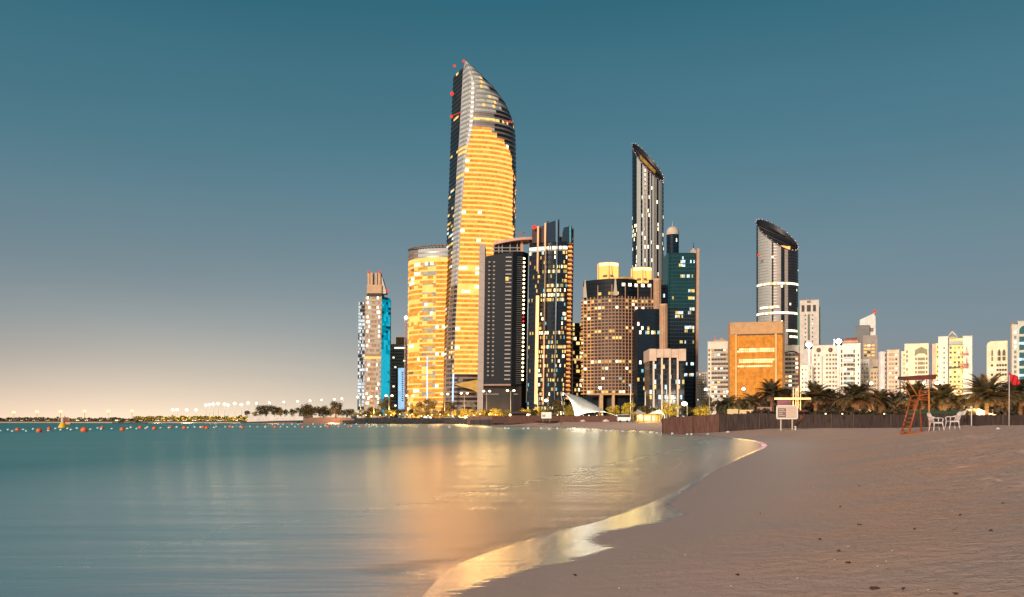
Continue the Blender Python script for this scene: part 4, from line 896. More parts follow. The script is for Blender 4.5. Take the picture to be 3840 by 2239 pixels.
for (a, b) in ((2756.5, 2763), (2905, 2913.5)):
    mb = MB(); mb.box(g(a), g(b), YG - .6, YG + .8, 2.1, Z(1252, YG), RB2); mb.build('corner_pier', rt)
# arched-top block right of it
rt = apt('arched_block', 2970, 640, 'pale block with an arch over dark and orange window strips, right of the amber front')
block(rt, 2940, 2997, 1297, 640, 24, WR)
wins(rt, 640, [2950, 2963, 2977, 2988], 1330, 1465, 16.4, 11, 8, .35, lits=[YW, AW, WW], dark=surf('russet_glass', (.08, .025, .02), .4))
mb = MB(); mb.path([(X(2943 + 48 * u, 640), 639.6, Z(1324 - 6 * math.sin(u * math.pi), 640)) for u in frange(0, 1, 8)], .45, DK, 6); mb.build('arch', rt)
mb = MB(); mb.box(X(2993, 640), X(3000, 640), 639.2, 650, 2.1, Z(1325, 640), surf('oxblood_cladding', (.22, .07, .05), .7)); mb.build('side_strip', rt)
# tall pale tower with three dark openings
YP = 800
rt = apt('pale_tower', 3035, YP, 'slim pale tower with three dark square openings near the top and green glass sides', 'tower')
block(rt, 2999, 3071, 1127, YP, 24, WR2)
mb = MB(); mb.box(X(2990, YP), X(2999, YP), YP + 3, YP + 22, 2.1, Z(1150, YP), surf('green_side_glass', (.05, .16, .13), .3)); mb.box(X(3071, YP), X(3078, YP), YP + 3, YP + 22, 2.1, Z(1150, YP), MATS['green_side_glass']); mb.build('glass_side', rt)
for p, w_ in ((3011, 10), (3033, 14), (3054, 10)): window(rt, X(p, YP), YP, Z(1156, YP), w_ * YP / F, 23 * YP / F, DK, WFR, 'loggia')
wins(rt, YP, [3020, 3047], 1182, 1290, 16.2, 4, 4, .05)
mb = MB(); mb.box(X(3029, YP), X(3037, YP), YP - .3, YP, Z(1275, YP), Z(1178, YP), surf('green_dark_glass', (.10, .14, .12), .3)); mb.build('stair_glazing', rt)
mb = MB(); mb.box(X(3026, YP), X(3040, YP), YP - .2, YP + 6, Z(1136, YP), Z(1122, YP), GREY); mb.box(X(3010, YP), X(3050, YP), YP + 3, YP + 12, Z(1126, YP), Z(1120, YP), surf('red_roof', (.42, .13, .08), .8)); mb.build('roof_plant', rt)
# white block with rosettes
rt = apt('rosette_block', 3092, 620, 'white apartment block with two dark rosettes near its top, between the floodlight masts')
block(rt, 3045, 3142, 1297, 620, 24, WR)
wins(rt, 620, [3056, 3070, 3101, 3113, 3125, 3135], 1332, 1500, 16.5, 6, 6, .12, dark=surf('brown_window', (.10, .07, .05), .5))
mb = MB(); mb.box(X(3082, 620), X(3084.5, 620), 619.7, 620, 2.1, Z(1335, 620), GREY); mb.build('downpipe', rt)
for p in (3070, 3114):
    mb = MB(); mb.lathe((0, 0, 0), [(.1, 0), (1.5, 0), (1.5, .2), (.1, .2)], BRONZE, 12); o = mb.build('rosette', rt, (X(p, 620) - rt.location.x, 619.8 - 620, Z(1313, 620) - rt.location.z)); o.rotation_euler.x = R(90)
rt = apt('rose_side_block', 3021, 615, 'narrow beige block with a column of brown windows, directly left of the rosette block')
block(rt, 2999, 3044, 1370, 616, 20, WR2); wins(rt, 616, [3037], 1380, 1500, 16.5, 7, 11, .2, dark=surf('brown_window', (.10, .07, .05), .5)); wins(rt, 616, [3008, 3020], 1386, 1500, 16.5, 4, 5, .1)
# white balcony block with red roof structure
rt = apt('red_roof_block', 3185, 600, 'white balcony block with a red roof structure, behind the taller floodlight mast')
block(rt, 3144, 3226, 1291, 600, 24, WR)
wins(rt, 600, [3156, 3203], 1318, 1500, 17, 5, 12, .08); wins(rt, 600, [3169, 3182, 3194], 1333, 1500, 17.2, 10, 8, .3, lits=[CW, WW, CYW]); wins(rt, 600, [3219], 1333, 1500, 17.2, 5, 7, .15)
mb = MB(); mb.box(X(3162, 600), X(3218, 600), 603, 616, Z(1290, 600), Z(1272, 600), surf('rose_roof_wall', (.55, .34, .28), .8)); mb.hexa([(X(3157, 600), 601, Z(1273, 600)), (X(3220, 600), 601, Z(1273, 600)), (X(3220, 600), 618, Z(1273, 600)), (X(3157, 600), 618, Z(1273, 600)), (X(3175, 600), 606, Z(1265, 600)), (X(3212, 600), 606, Z(1263, 600)), (X(3212, 600), 612, Z(1263, 600)), (X(3175, 600), 612, Z(1265, 600))], surf('red_roof', (.42, .13, .08), .8)); mb.build('roof_structure', rt)
for k in range(10):
    mb = MB(); z = Z(1341 + 17.2 * k, 600); mb.box(X(3163, 600), X(3199, 600), 598.7, 600, z - .4, z + .15, WR); mb.build('balcony_ledge', rt)
# tower with slanted white fin
YF = 900
rt = apt('slanted_fin_tower', 3247, YF, 'grey tower topped by a slanted white fin with a red beacon', 'tower')
block(rt, 3206, 3258, 1222, YF + 2, 26, GREY); block(rt, 3236, 3290, 1258, YF, 24, surf('grey_beige_wall', (.36, .32, .28), .8), parapet=False)
mb = MB(); mb.elev([(X(3223, YF), Z(1258, YF)), (X(3284, YF), Z(1258, YF)), (X(3283, YF), Z(1171, YF)), (X(3224, YF), Z(1196, YF))], YF + 6, YF + 18, surf('white_fin', (.70, .72, .70), .6)); mb.build('slanted_fin', rt)
window(rt, X(3269, YF), YF + 6, Z(1235, YF), 3, 3.2, BRONZE, BRONZE, 'fin_opening'); wins(rt, YF, [3245, 3258, 3274], 1296, 1340, 12.5, 11, 6, .7, lits=[WW, G3]); wins(rt, YF, [3218], 1290, 1330, 11, 6, 3, .5, d=2, lits=[WW]); beacon(rt, 3280, 1169, YF, 1.6)
# two low fillers
rt = apt('plain_filler_block', 3243, 640, 'plain pale block, low and narrow, in front of the fin topped tower')
block(rt, 3227, 3260, 1350, 640, 20, WR2); wins(rt, 640, [3234, 3243, 3252], 1366, 1500, 16, 4, 5, .15, dark=surf('brown_window', (.10, .07, .05), .5))
rt = apt('domed_corner_block', 3277, 630, 'small cream block with a dark attic band, right of the plain pale block')
block(rt, 3261, 3299, 1384, 630, 18, CREAM); block(rt, 3264, 3292, 1350, 634, 14, PINK, 1384); mb = MB(); mb.box(X(3266, 634), X(3292, 634), 632, 634, Z(1384, 634), Z(1376, 634), DK); mb.build('attic_band', rt); wins(rt, 630, [3270, 3282, 3292], 1400, 1500, 15, 5, 6, .2, dark=surf('brown_window', (.10, .07, .05), .5))
# beige striped block
rt = apt('striped_beige_block', 3335, 620, 'beige block with horizontal stripes and a pale rounded left flank')
mb = MB(); xc = X(3309, 620); mb.prism([(xc + 3.0 * math.cos(a), 623 + 3.5 * math.sin(a)) for a in [math.pi + math.pi * k / 8 for k in range(9)]] + [(xc + 3, 640), (xc - 3, 640)], 2.1, Z(1318, 620), surf('lilac_white_wall', (.60, .56, .55), .8)); mb.build('rounded_flank', rt)
block(rt, 3326, 3372, 1315, 620, 24, PKW); wins(rt, 620, [3322], 1332, 1500, 17, 5, 9, .05)
for k in range(11):
    mb = MB(); z = Z(1322 + 17 * k, 620); mb.box(X(3328, 620), X(3371, 620), 619.2, 620, z - .5, z + .5, surf('stripe_stone', (.66, .52, .40), .8)); mb.build('stripe_course', rt)
wins(rt, 620, [3361], 1331, 1500, 17, 7, 6, .5, lits=[WW]); wins(rt, 620, [3338, 3349], 1331, 1500, 17, 8, 6, .04, dark=surf('tan_blind', (.42, .28, .18), .7))
# niche block
rt = apt('niche_block', 3440, 615, 'cream block with a dark arched niche under its roof, left of the yellow lit block')
block(rt, 3372, 3394, 1316, 618, 20, CR2, parapet=False); block(rt, 3392, 3482, 1291, 615, 26, CR2); block(rt, 3480, 3502, 1294, 621, 20, PKW)
mb = MB(); mb.elev([(X(3431, 615), Z(1336, 615)), (X(3443, 615), Z(1326, 615)), (X(3466, 615), Z(1326, 615)), (X(3477, 615), Z(1336, 615)), (X(3477, 615), Z(1312, 615)), (X(3455, 615), Z(1301, 615)), (X(3431, 615), Z(1312, 615))], 614.8, 615.1, surf('olive_panel', (.22, .21, .13), .8)); mb.build('niche', rt)  # flat olive panel in the outline of the niche
wins(rt, 615, [3446, 3455, 3464], 1346, 1500, 16.6, 8, 9, .1, dark=surf('olive_window', (.20, .17, .11), .5)); wins(rt, 615, [3435, 3475], 1346, 1500, 16.6, 5, 8, .1, dark=surf('brown_window', (.10, .07, .05), .5)); wins(rt, 615, [3401], 1318, 1500, 16.6, 6, 9, .2, dark=surf('olive_window', (.20, .17, .11), .5)); wins(rt, 618, [3383], 1330, 1500, 16.6, 4, 6, .2)
# yellow lit block
YY = 600
rt = apt('yellow_lit_block', 3575, YY, 'pale block with a yellow lit centre, red balcony canopies and a triangular roof frame')
block(rt, 3501, 3522, 1286, YY + 3, 20, YLW, parapet=False); block(rt, 3521, 3557, 1263, YY - 1, 28, WR); block(rt, 3556, 3616, 1272, YY + 1, 26, YLW); block(rt, 3614, 3648, 1264, YY - 1, 28, WR)
wins(rt, YY - 1, [3543], 1304, 1500, 18.5, 4, 6, 0); wins(rt, YY + 1, [3562, 3578, 3593, 3609], 1304, 1490, 18.2, 7, 6, .45, lits=[WW, YW]); wins(rt, YY + 3, [3508], 1300, 1500, 18.2, 5, 5, .3)
mb = MB(); mb.path([(X(3552, YY), YY + 8, Z(1262, YY)), (X(3571, YY), YY + 8, Z(1239, YY)), (X(3592, YY), YY + 8, Z(1262, YY)), (X(3552, YY), YY + 8, Z(1262, YY))], .5, WR, 5); mb.elev([(X(3563, YY), Z(1262, YY)), (X(3580, YY), Z(1262, YY)), (X(3571, YY), Z(1245, YY))], YY + 8, YY + 12, GREYG); mb.build('triangular_roof_frame', rt)
mb = MB(); mb.box(X(3558, YY), X(3614, YY), YY - .3, YY + 1, Z(1292, YY), Z(1281, YY), surf('blue_grey_glass', (.25, .32, .36), .3)); mb.build('attic_glazing', rt)
BAL = surf('red_balcony', (.45, .12, .05), .7)
for yb_ in (1328, 1366, 1376):
    mb = MB(); mb.box(X(3600, YY), X(3632, YY), YY - 3.2, YY - 1.2, Z(yb_ + 3, YY), Z(yb_, YY), BAL); mb.tube((X(3626, YY), YY - 3, Z(yb_, YY)), (X(3624, YY), YY - 3, Z(yb_ - 22, YY)), .2, BAL, n=5); mb.build('balcony_canopy', rt)
mb = MB(); mb.box(X(3557, YY), X(3600, YY), YY - .8, YY + .8, Z(1380, YY), Z(1377, YY), DK); mb.box(X(3594, YY), X(3597, YY), YY - .8, YY + .8, Z(1378, YY), Z(1362, YY), DK); mb.build('ledge', rt)
# low brown block
rt = apt('low_brown_block', 3674, 660, 'low rosy brown block between the yellow lit block and the arched window block')
block(rt, 3646, 3702, 1423, 660, 20, PKW); wins(rt, 660, [3660, 3675, 3690], 1438, 1500, 16, 7, 6, .1)
# arched window block
YA = 600
rt = apt('arched_window_block', 3738, YA, 'cream block with pairs of tall pointed arch windows near its top')
mb = MB(); mb.elev([(X(3700, YA), 2.1), (X(3778, YA), 2.1), (X(3778, YA), Z(1279, YA)), (X(3715, YA), Z(1279, YA)), (X(3704, YA), Z(1285, YA)), (X(3700, YA), Z(1296, YA))], YA, YA + 22, CR2); mb.build('wall', rt)
mb = MB(); mb.box(X(3748, YA), X(3770, YA), YA + 4, YA + 12, Z(1279, YA), Z(1274, YA), GREY); mb.build('roof_plant', rt)
for p, w_ in ((3720.5, 4), (3747, 6.5), (3765, 6.5)):
    mb = MB(); a, b = X(p - w_, YA), X(p + w_, YA); mb.elev([(a, Z(1353, YA)), (b, Z(1353, YA)), (b, Z(1320, YA)), ((a + b) / 2, Z(1309, YA)), (a, Z(1320, YA))], YA - .12, YA + .1, DK)
    for q in (-.33, .33): mb.box((a + b) / 2 + q * (b - a) - .08, (a + b) / 2 + q * (b - a) + .08, YA - .2, YA - .12, Z(1353, YA), Z(1318, YA), CR2)
    mb.box(a, b, YA - .22, YA - .12, Z(1338, YA), Z(1335, YA), CR2); mb.build('arched_window', rt)
wins(rt, YA, [3720], 1370, 1500, 17.5, 8, 7, .2); wins(rt, YA, [3741, 3751, 3761, 3771], 1370, 1500, 17.5, 7.5, 7, .2)
# edge block
YE = 560
rt = apt('edge_block', 3815, YE, 'tall grey block with teal glazing, cut by the right edge of the view')
block(rt, 3773, 3797, 1214, YE + 5, 24, surf('umber_wall', (.26, .17, .12), .8)); block(rt, 3795, 3826, 1219, YE, 26, surf('sage_grey_wall', (.42, .43, .38), .8)); block(rt, 3824, 3890, 1207, YE - 2, 30, surf('sage_grey_wall', (.42, .43, .38), .8))
wins(rt, YE, [3807], 1246, 1500, 18.5, 9, 10, .2, dark=surf('slate_window', (.10, .11, .10), .3))
mb = MB(); mb.elev([(X(3829, YE - 2), 2.1), (X(3884, YE - 2), 2.1), (X(3884, YE - 2), Z(1235, YE - 2))] + [(X(3856 + 27 * math.cos(a), YE - 2), Z(1240 - 20 * math.sin(a), YE - 2)) for a in frange(.2, math.pi, 8)], YE - 2.3, YE - 2, surf('deep_teal_glass', (.01, .07, .09), .15)); mb.build('arched_glazing', rt)
for k in range(7):
    mb = MB(); mb.box(X(3830, YE - 3), X(3883, YE - 3), YE - 2.7, YE - 2.3, Z(1262 + 30 * k, YE - 3), Z(1253 + 30 * k, YE - 3), CW if k % 2 else surf('sage_grey_wall', (.42, .43, .38), .8)); mb.build('glazing_band', rt)

for o in APTS:     # each block faces the bay: turned towards the beach
    a_ = math.atan2(o.location.x, o.location.y); o.rotation_euler.z = -a_; o.scale.x = math.cos(a_)
# ================================================================== vegetation
def leafmat(name, c, c2):
    m, t = newmat(name); b = t.nodes.new('ShaderNodeBsdfPrincipled'); g = t.nodes.new('ShaderNodeNewGeometry'); n = t.nodes.new('ShaderNodeTexNoise'); n.inputs['Scale'].default_value = .9; n.inputs['Detail'].default_value = 3
    t.links.new(g.outputs['Position'], n.inputs['Vector']); mx = t.nodes.new('ShaderNodeMix'); mx.data_type = 'RGBA'
    mr = t.nodes.new('ShaderNodeMapRange'); mr.inputs[1].default_value = .35; mr.inputs[2].default_value = .65; t.links.new(n.outputs[0], mr.inputs[0]); t.links.new(mr.outputs[0], mx.inputs[0])
    mx.inputs[6].default_value = (*c, 1); mx.inputs[7].default_value = (*c2, 1); t.links.new(mx.outputs[2], b.inputs['Base Color']); b.inputs['Roughness'].default_value = .7; b.inputs['Specular IOR Level'].default_value = .2
    b.inputs['Subsurface Weight'].default_value = 0; out(t, b.outputs[0]); return m
LEAF = leafmat('broad_leaf', (.055, .05, .018), (.11, .085, .03)); PALM = leafmat('palm_leaf', (.035, .045, .028), (.085, .066, .036)); DRYP = leafmat('dry_palm_leaf', (.11, .07, .04), (.07, .05, .03)); BARK = surf('bark', (.13, .085, .05), .95, bump=.8, bs=4)
YLEAF = leafmat('yellow_lit_leaf', (.32, .25, .03), (.42, .32, .05))  # yellow lamplight on the trees put into this leaf colour
def crown_mesh(seed, n, m, flat=.7):
    """unit crown: leaf-sized faces gathered in clumps through an uneven volume"""
    q = random.Random(seed); mb = MB(); cl = []
    for k in range(18):
        a = q.uniform(0, 6.283); r = q.uniform(.1, .68) ** .8; h = q.uniform(-.75, .85); s_ = math.sqrt(max(.05, 1 - (h * .85) ** 2)) if h > 0 else 1.; cl.append((r * s_ * math.cos(a), r * s_ * math.sin(a), h * flat, q.uniform(.2, .42)))
    for k in range(n):
        c = q.choice(cl); d = Vector((q.gauss(0, 1), q.gauss(0, 1), q.gauss(0, .8))).normalized() * c[3] * q.uniform(.55, 1.05)
        p = Vector(c[:3]) + d; u = Vector((q.gauss(0, 1), q.gauss(0, 1), q.gauss(0, 1))).normalized(); v = u.cross(d if d.length > .01 else Vector((0, 0, 1))).normalized(); s_ = q.uniform(.035, .085)
        mb.quad(tuple(p - u * s_), tuple(p + v * s_ * .6), tuple(p + u * s_), tuple(p - v * s_ * .6), m)
    return mb.mesh('crown')
CR = {LEAF: [crown_mesh(k, 1500, LEAF) for k in range(4)], YLEAF: [crown_mesh(40 + k, 1300, YLEAF) for k in range(3)]}
def tmesh():
    mb = MB(); mb.path([(0, 0, 0), (.03, .02, .25), (-.02, 0, .5)], [.07, .05, .04], BARK, 6)
    for a in range(4): mb.tube((-.02, 0, .45), (.28 * math.cos(a * 1.6), .28 * math.sin(a * 1.6), .85), .03, BARK, .012, 5)
    return mb.mesh('trunk')
TRK = tmesh()
def zg(Y): return 2.1 if Y > 330 else 1.2
def tree(name, label, pc, hw, yt, yb, Y, m=LEAF, group=None, seed=0):
    x = X(pc, Y); z0 = max(zg(Y) - .1, Z(yb, Y)) if Y > 330 else Z(yb, Y); H = Z(yt, Y) - z0; r = hw * Y / F
    rt = empty(name, (x, Y, z0), label, 'tree' if name != 'shrub' else 'shrub', group)
    c = bpy.data.objects.new('crown', CR[m][seed % len(CR[m])]); COL.objects.link(c); c.parent = rt; c.location = (0, 0, H * .56); c.scale = (r, r * .9, H * .5 / .78); c.rotation_euler.z = seed * 1.3
    t = bpy.data.objects.new('trunk', TRK); COL.objects.link(t); t.parent = rt; t.scale = (H * .9, H * .9, H * .7)
    return rt
def palm_mesh(seed, nf, L_, droop, m, dry):
    q = random.Random(seed); mb = MB()
    for k in range(nf):
        a = q.uniform(0, 6.283); e = math.asin(q.uniform(-.25, .98)); e0 = e; L1 = L_ * q.uniform(.8, 1.1) * (1 if e > 0 else .8); mm = dry if e < .05 and q.random() < .8 else m
        p = Vector((0, 0, 0)); seg = 7; pts = [p.copy()]
        for s_ in range(seg): p = p + Vector((math.cos(a) * math.cos(e), math.sin(a) * math.cos(e), math.sin(e))) * (L1 / seg); e -= droop * q.uniform(.8, 1.2) * (.5 + s_ * .25); pts.append(p.copy())
        for s_ in range(seg):
            A, B = pts[s_], pts[s_ + 1]; d = (B - A).normalized(); side = d.cross(Vector((0, 0, 1))).normalized() if abs(d.z) < .97 else Vector((-math.sin(a), math.cos(a), 0)); up = side.cross(d)
            mb.tube(tuple(A), tuple(B), .035 * (1 - s_ / 9), mm, n=3, caps=False)
            for g in range(3):
                o = A + (B - A) * (g / 3); ll = L_ * .26 * math.sin(math.pi * (.14 + .82 * (s_ + g / 3) / seg)) * q.uniform(.8, 1.1)
                for sd_ in (-1, 1):
                    tip = o + (side * sd_ * .72 + d * .75 + up * .22 - Vector((0, 0, .1))) * ll; w2 = d * .085 * L_ / 2.6
                    mb.tri(tuple(o - w2), tuple(o + w2), tuple(tip), mm)
    return mb.mesh('crown')
PC = [palm_mesh(3, 84, 2.9, .17, PALM, DRYP), palm_mesh(8, 100, 2.6, .12, PALM, DRYP), palm_mesh(15, 74, 2.8, .2, PALM, PALM)]
def ptrunk(h):
    mb = MB(); n = int(h / .35)
    for k in range(n): z0 = h * k / n; mb.tube((0, 0, z0), (0, 0, h * (k + 1) / n), .21, BARK, .28, 9, False)
    return mb.mesh('trunk')
PT = {}
def palm(label, px, py, s_, Y, v, rz=0.):
    """px,py: heart of the crown"""
    z0 = BZ(X(px, Y), Y) if Y < 300 else 2.1; zc = Z(py, Y); h = max(.5, zc - z0)
    rt = empty('palm_tree', (X(px, Y), Y, z0), label, 'palm tree', 'palms behind the beach fence')
    key = round(h * 2) / 2
    if key not in PT: PT[key] = ptrunk(key)
    t = bpy.data.objects.new('trunk', PT[key]); COL.objects.link(t); t.parent = rt; t.scale = (1, 1, h / key)
    c = bpy.data.objects.new('crown', PC[v]); COL.objects.link(c); c.parent = rt; c.location = (0, 0, h); c.scale = (s_,) * 3; c.rotation_euler.z = rz
PALMS = [(2735, 1522, .8, 125, 2, 'small dark palm in front of the amber fronted building, leftmost of the palms'), (2782, 1530, .75, 135, 1, 'yellow lit palm between the two low lit panels'), (2820, 1515, .8, 128, 2, 'loose palm with purplish fronds left of the lit gantry poles'),
         (2895, 1478, 1.0, 128, 1, 'tall dark palm rising highest over the low brown fence, left of the gantry poles'), (2946, 1497, .85, 140, 0, 'dark palm directly behind the gantry beam'), (3058, 1492, 1.1, 126, 1, 'dense dark green palm right of the shorter floodlight mast'),
         (3108, 1507, 1.05, 134, 0, 'broad brownish palm between the two floodlight masts'), (3165, 1508, .8, 140, 2, 'palm tucked right of the taller floodlight mast'), (3212, 1497, 1.1, 118, 0, 'palm with an orange lit trunk, left of the green lit tent'), (3262, 1515, .9, 140, 2, 'dim palm behind the green lit tent'),
         (3300, 1508, .95, 122, 0, 'palm with feathery crown left of the lifeguard chair'), (3358, 1520, .95, 126, 1, 'low bushy palm just left of the lifeguard chair leg'), (3432, 1493, 1.15, 120, 0, 'dark palm seen through the lifeguard chair frame'), (3480, 1522, .8, 140, 1, 'low palm behind the lifeguard chair post'),
         (3538, 1498, 1.1, 118, 0, 'palm between the lifeguard chair and the yellow lit block, above the plastic chairs'), (3598, 1512, .8, 145, 2, 'small dark palm behind the little floodlight'), (3700, 1490, 1.35, 112, 1, 'largest darkest palm, left of the red flag'), (3770, 1510, 1.0, 130, 0, 'palm behind the flag pole'), (3828, 1488, 1.25, 115, 0, 'tall palm right of the red flag at the edge of the view'), (3005, 1508, .75, 150, 2, 'half hidden palm behind the gantry poles')]
for k, (px, py, s_, Y, v, lb) in enumerate(PALMS): palm(lb, px, py, s_, Y, v, k * 1.9)
mb = MB()   # hedge behind the palms
q = random.Random(5)
for k in range(15000):
    px = q.uniform(2690, 3900); Y = q.uniform(150, 165); py = q.uniform(1508 + 14 * math.sin(px * .03) + 8 * math.sin(px * .11), 1575); p = Vector((X(px, Y), Y, Z(py, Y))); u = Vector((q.gauss(0, 1), q.gauss(0, 1), q.gauss(0, 1))).normalized() * .42; v = u.cross(Vector((q.gauss(0, 1), q.gauss(0, 1), 1))).normalized() * .22
    mb.quad(tuple(p - u), tuple(p + v), tuple(p + u), tuple(p - v), PALM if q.random() < .7 else DRYP)
tag(mb.build('hedge'), 'dense dark hedge of undergrowth filling in behind the palms', 'hedge', kind='stuff')
TREES = [(998, 62, 1522, 1560, 690, LEAF, 'broad brown green tree behind the left part of the white quay wall'), (1045, 22, 1528, 1556, 700, LEAF, 'small tree at the middle of the white quay wall'), (1150, 50, 1517, 1568, 640, LEAF, 'wide dark tree at the right end of the white quay wall'), (1212, 40, 1525, 1570, 660, LEAF, 'rounded tree between the two biggest trees left of the skyline'), (1258, 34, 1508, 1568, 640, LEAF, 'tall dark tree left of the breakwater, just before the first tower'), (1300, 22, 1535, 1568, 660, LEAF, 'small lit tree at the left end of the breakwater'),
         (1443, 36, 1488, 1562, 600, LEAF, 'pointed brown tree at the foot of the turquoise sided tower'), (1395, 40, 1530, 1562, 590, LEAF, 'low dark tree left of the pointed tree'), (1500, 30, 1534, 1562, 590, LEAF, 'low dark tree right of the pointed tree'), (1535, 26, 1515, 1560, 600, YLEAF, 'yellow lit tree at the left foot of the gold tower'), (1600, 46, 1498, 1562, 580, LEAF, 'big rounded dark tree at the foot of the gold tower'), (1562, 26, 1538, 1564, 560, LEAF, 'low tree directly left below the big rounded tree'), (1685, 34, 1508, 1564, 580, LEAF, 'reddish brown tree at the foot of the tallest tower'),
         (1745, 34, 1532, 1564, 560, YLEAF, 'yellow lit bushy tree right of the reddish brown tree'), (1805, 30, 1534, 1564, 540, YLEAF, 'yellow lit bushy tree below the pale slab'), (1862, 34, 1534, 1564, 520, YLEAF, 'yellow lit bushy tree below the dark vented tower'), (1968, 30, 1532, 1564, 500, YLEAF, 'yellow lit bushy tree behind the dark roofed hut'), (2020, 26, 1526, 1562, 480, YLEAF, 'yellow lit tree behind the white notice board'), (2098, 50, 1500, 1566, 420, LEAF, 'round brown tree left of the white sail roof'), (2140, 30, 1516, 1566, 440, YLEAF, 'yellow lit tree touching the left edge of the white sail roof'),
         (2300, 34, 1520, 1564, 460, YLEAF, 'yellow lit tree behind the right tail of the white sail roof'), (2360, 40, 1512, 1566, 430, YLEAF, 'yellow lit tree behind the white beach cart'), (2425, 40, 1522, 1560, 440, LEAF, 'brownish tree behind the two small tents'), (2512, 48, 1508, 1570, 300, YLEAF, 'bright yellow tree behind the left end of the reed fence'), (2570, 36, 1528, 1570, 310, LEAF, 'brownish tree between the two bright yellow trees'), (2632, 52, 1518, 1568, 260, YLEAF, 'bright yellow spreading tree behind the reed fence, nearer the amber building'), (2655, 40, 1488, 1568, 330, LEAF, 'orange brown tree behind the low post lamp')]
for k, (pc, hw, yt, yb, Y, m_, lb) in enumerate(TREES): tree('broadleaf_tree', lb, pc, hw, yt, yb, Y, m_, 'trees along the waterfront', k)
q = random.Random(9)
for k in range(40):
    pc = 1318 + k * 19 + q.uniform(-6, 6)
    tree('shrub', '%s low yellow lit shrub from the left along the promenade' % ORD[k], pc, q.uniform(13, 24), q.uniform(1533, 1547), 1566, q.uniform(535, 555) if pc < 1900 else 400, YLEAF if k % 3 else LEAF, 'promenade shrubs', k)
mb = MB()
for k in range(5200):
    px = q.uniform(2800, 3660); Y = q.uniform(108.5, 111); t_ = 1541 + 6 * math.sin(px * .05) + 4 * math.sin(px * .17); py = q.uniform(t_, 1566); p = Vector((X(px, Y), Y, Z(py, Y))); u = Vector((q.gauss(0, 1), q.gauss(0, 1), q.gauss(0, 1))).normalized() * .22; v = u.cross(Vector((q.gauss(0, 1), q.gauss(0, 1), 1))).normalized() * .13
    mb.quad(tuple(p - u), tuple(p + v), tuple(p + u), tuple(p - v), PALM if q.random() < .75 else DRYP)
tag(mb.build('undergrowth'), 'low dark undergrowth just behind the dark reed fence', 'undergrowth', kind='stuff')
for k in range(16):
    pc = 928 + k * 24 + q.uniform(-6, 6)
    tree('shrub', '%s dark shrub from the left behind the white quay wall and the earth bank' % ORD[k], pc, q.uniform(14, 26), q.uniform(1530, 1542), 1562, q.uniform(690, 720), YLEAF if k % 4 == 1 else LEAF, 'quay shrubs', k)
# far shore: a line of trees that reads as one mass, houses and lights
mb = MB()
for k in range(7000):
    px = q.uniform(-60, 960); Y = q.uniform(1020, 1180) if px > 420 else q.uniform(1330, 1500); top = 1573 - 6 * vnoise(np.array([px * .06]), np.array([1.]))[0] - 4 * vnoise(np.array([px * .2]), np.array([4.]))[0] - (6 if px > 500 else 0)
    py = q.uniform(top, 1586); p = Vector((X(px, Y), Y, Z(py, Y))); u = Vector((q.gauss(0, 1), q.gauss(0, 1), q.gauss(0, 1))).normalized() * 1.5; v = u.cross(Vector((q.gauss(0, 1), q.gauss(0, 1), 1))).normalized() * 1.0
    mb.quad(tuple(p - u), tuple(p + v), tuple(p + u), tuple(p - v), LEAF if px < 500 else (YLEAF if q.random() < .5 else LEAF))
tag(mb.build('far_tree_line'), 'thin line of dark trees along the far shore', 'trees', kind='stuff')
HOU = surf('lit_house_wall', (.80, .62, .42), .8)
for k in range(18):
    px = 30 + k * 50 + q.uniform(-12, 12); Y = 1345 if px < 420 else 1030; w_ = q.uniform(5, 11) if px < 420 else q.uniform(8, 18); h = q.uniform(6, 9)
    rt = empty('waterfront_house', (X(px, Y), Y, 1.2), '%s small lit waterfront house from the left on the far shore' % ORD[k], 'house', 'houses on the far shore')
    mb = MB(); a = w_ * Y / F; mb.box(-a / 2, a / 2, 0, 6, 0, h * Y / F, HOU); mb.build('wall', rt, (0, 0, 0))
    mb = MB(); mb.box(-a / 2 - .4, a / 2 + .4, -.4, 6.4, h * Y / F, h * Y / F + .5, GREY); mb.build('roof', rt, (0, 0, 0))
    mb = MB(); n = 3
    for j in range(n): mb.box(-a / 2 + a * (j + .25) / n, -a / 2 + a * (j + .75) / n, -.1, .05, .6, h * Y / F * .75, WW if q.random() < .6 else G3)
    mb.build('lit_window', rt, (0, 0, 0))
# ================================================================== lamps
LAMPH = lit('harbour_lamp_light', (1, .84, .6), 4, 1, 1)
LAMPF = lit('far_lamp_light', (1, .62, .26), 2, 1, 1)
def lamp_post(name, label, px, py, Y, heads, m, r, group, zb=None, pr=.12, arm=0, cat='street lamp', pm=None):
    z0 = zb if zb is not None else (2.1 if Y > 330 else BZ(X(px, Y), Y)); zt = Z(py, Y)
    rt = empty(name, (X(px, Y), Y, z0), label, cat, group)
    mb = MB(); H = zt - z0; mb.tube((0, 0, 0), (0, 0, H), pr * 1.4, pm or POLE, pr, 8)
    if arm:
        for s_ in ((-1, 1) if heads == 2 else (-1,)): mb.tube((0, 0, H - .15), (s_ * arm, 0, H + .1), pr * .6, pm or POLE, n=6)
    mb.build('pole', rt, (0, 0, 0))
    for s_ in ((-1, 1) if heads == 2 else ((-1,) if arm else (0,))):
        mb = MB(); mb.lathe((0, 0, 0), [(r * .3, -r * .75), (r, -r * .3), (r * .95, r * .2), (r * .45, r * .6), (.02, r * .7)], m, 10); mb.build('lamp_head', rt, (s_ * arm, 0, H + r * .5))
    return rt
def plight(px, py, Y, P, c, r=2.):
    l_ = bpy.data.lights.new('lamp_glow', 'POINT'); l_.energy = P; l_.color = c; l_.shadow_soft_size = r; o = bpy.data.objects.new('lamp_glow', l_); COL.objects.link(o); o.location = (X(px, Y), Y, Z(py, Y)); return o
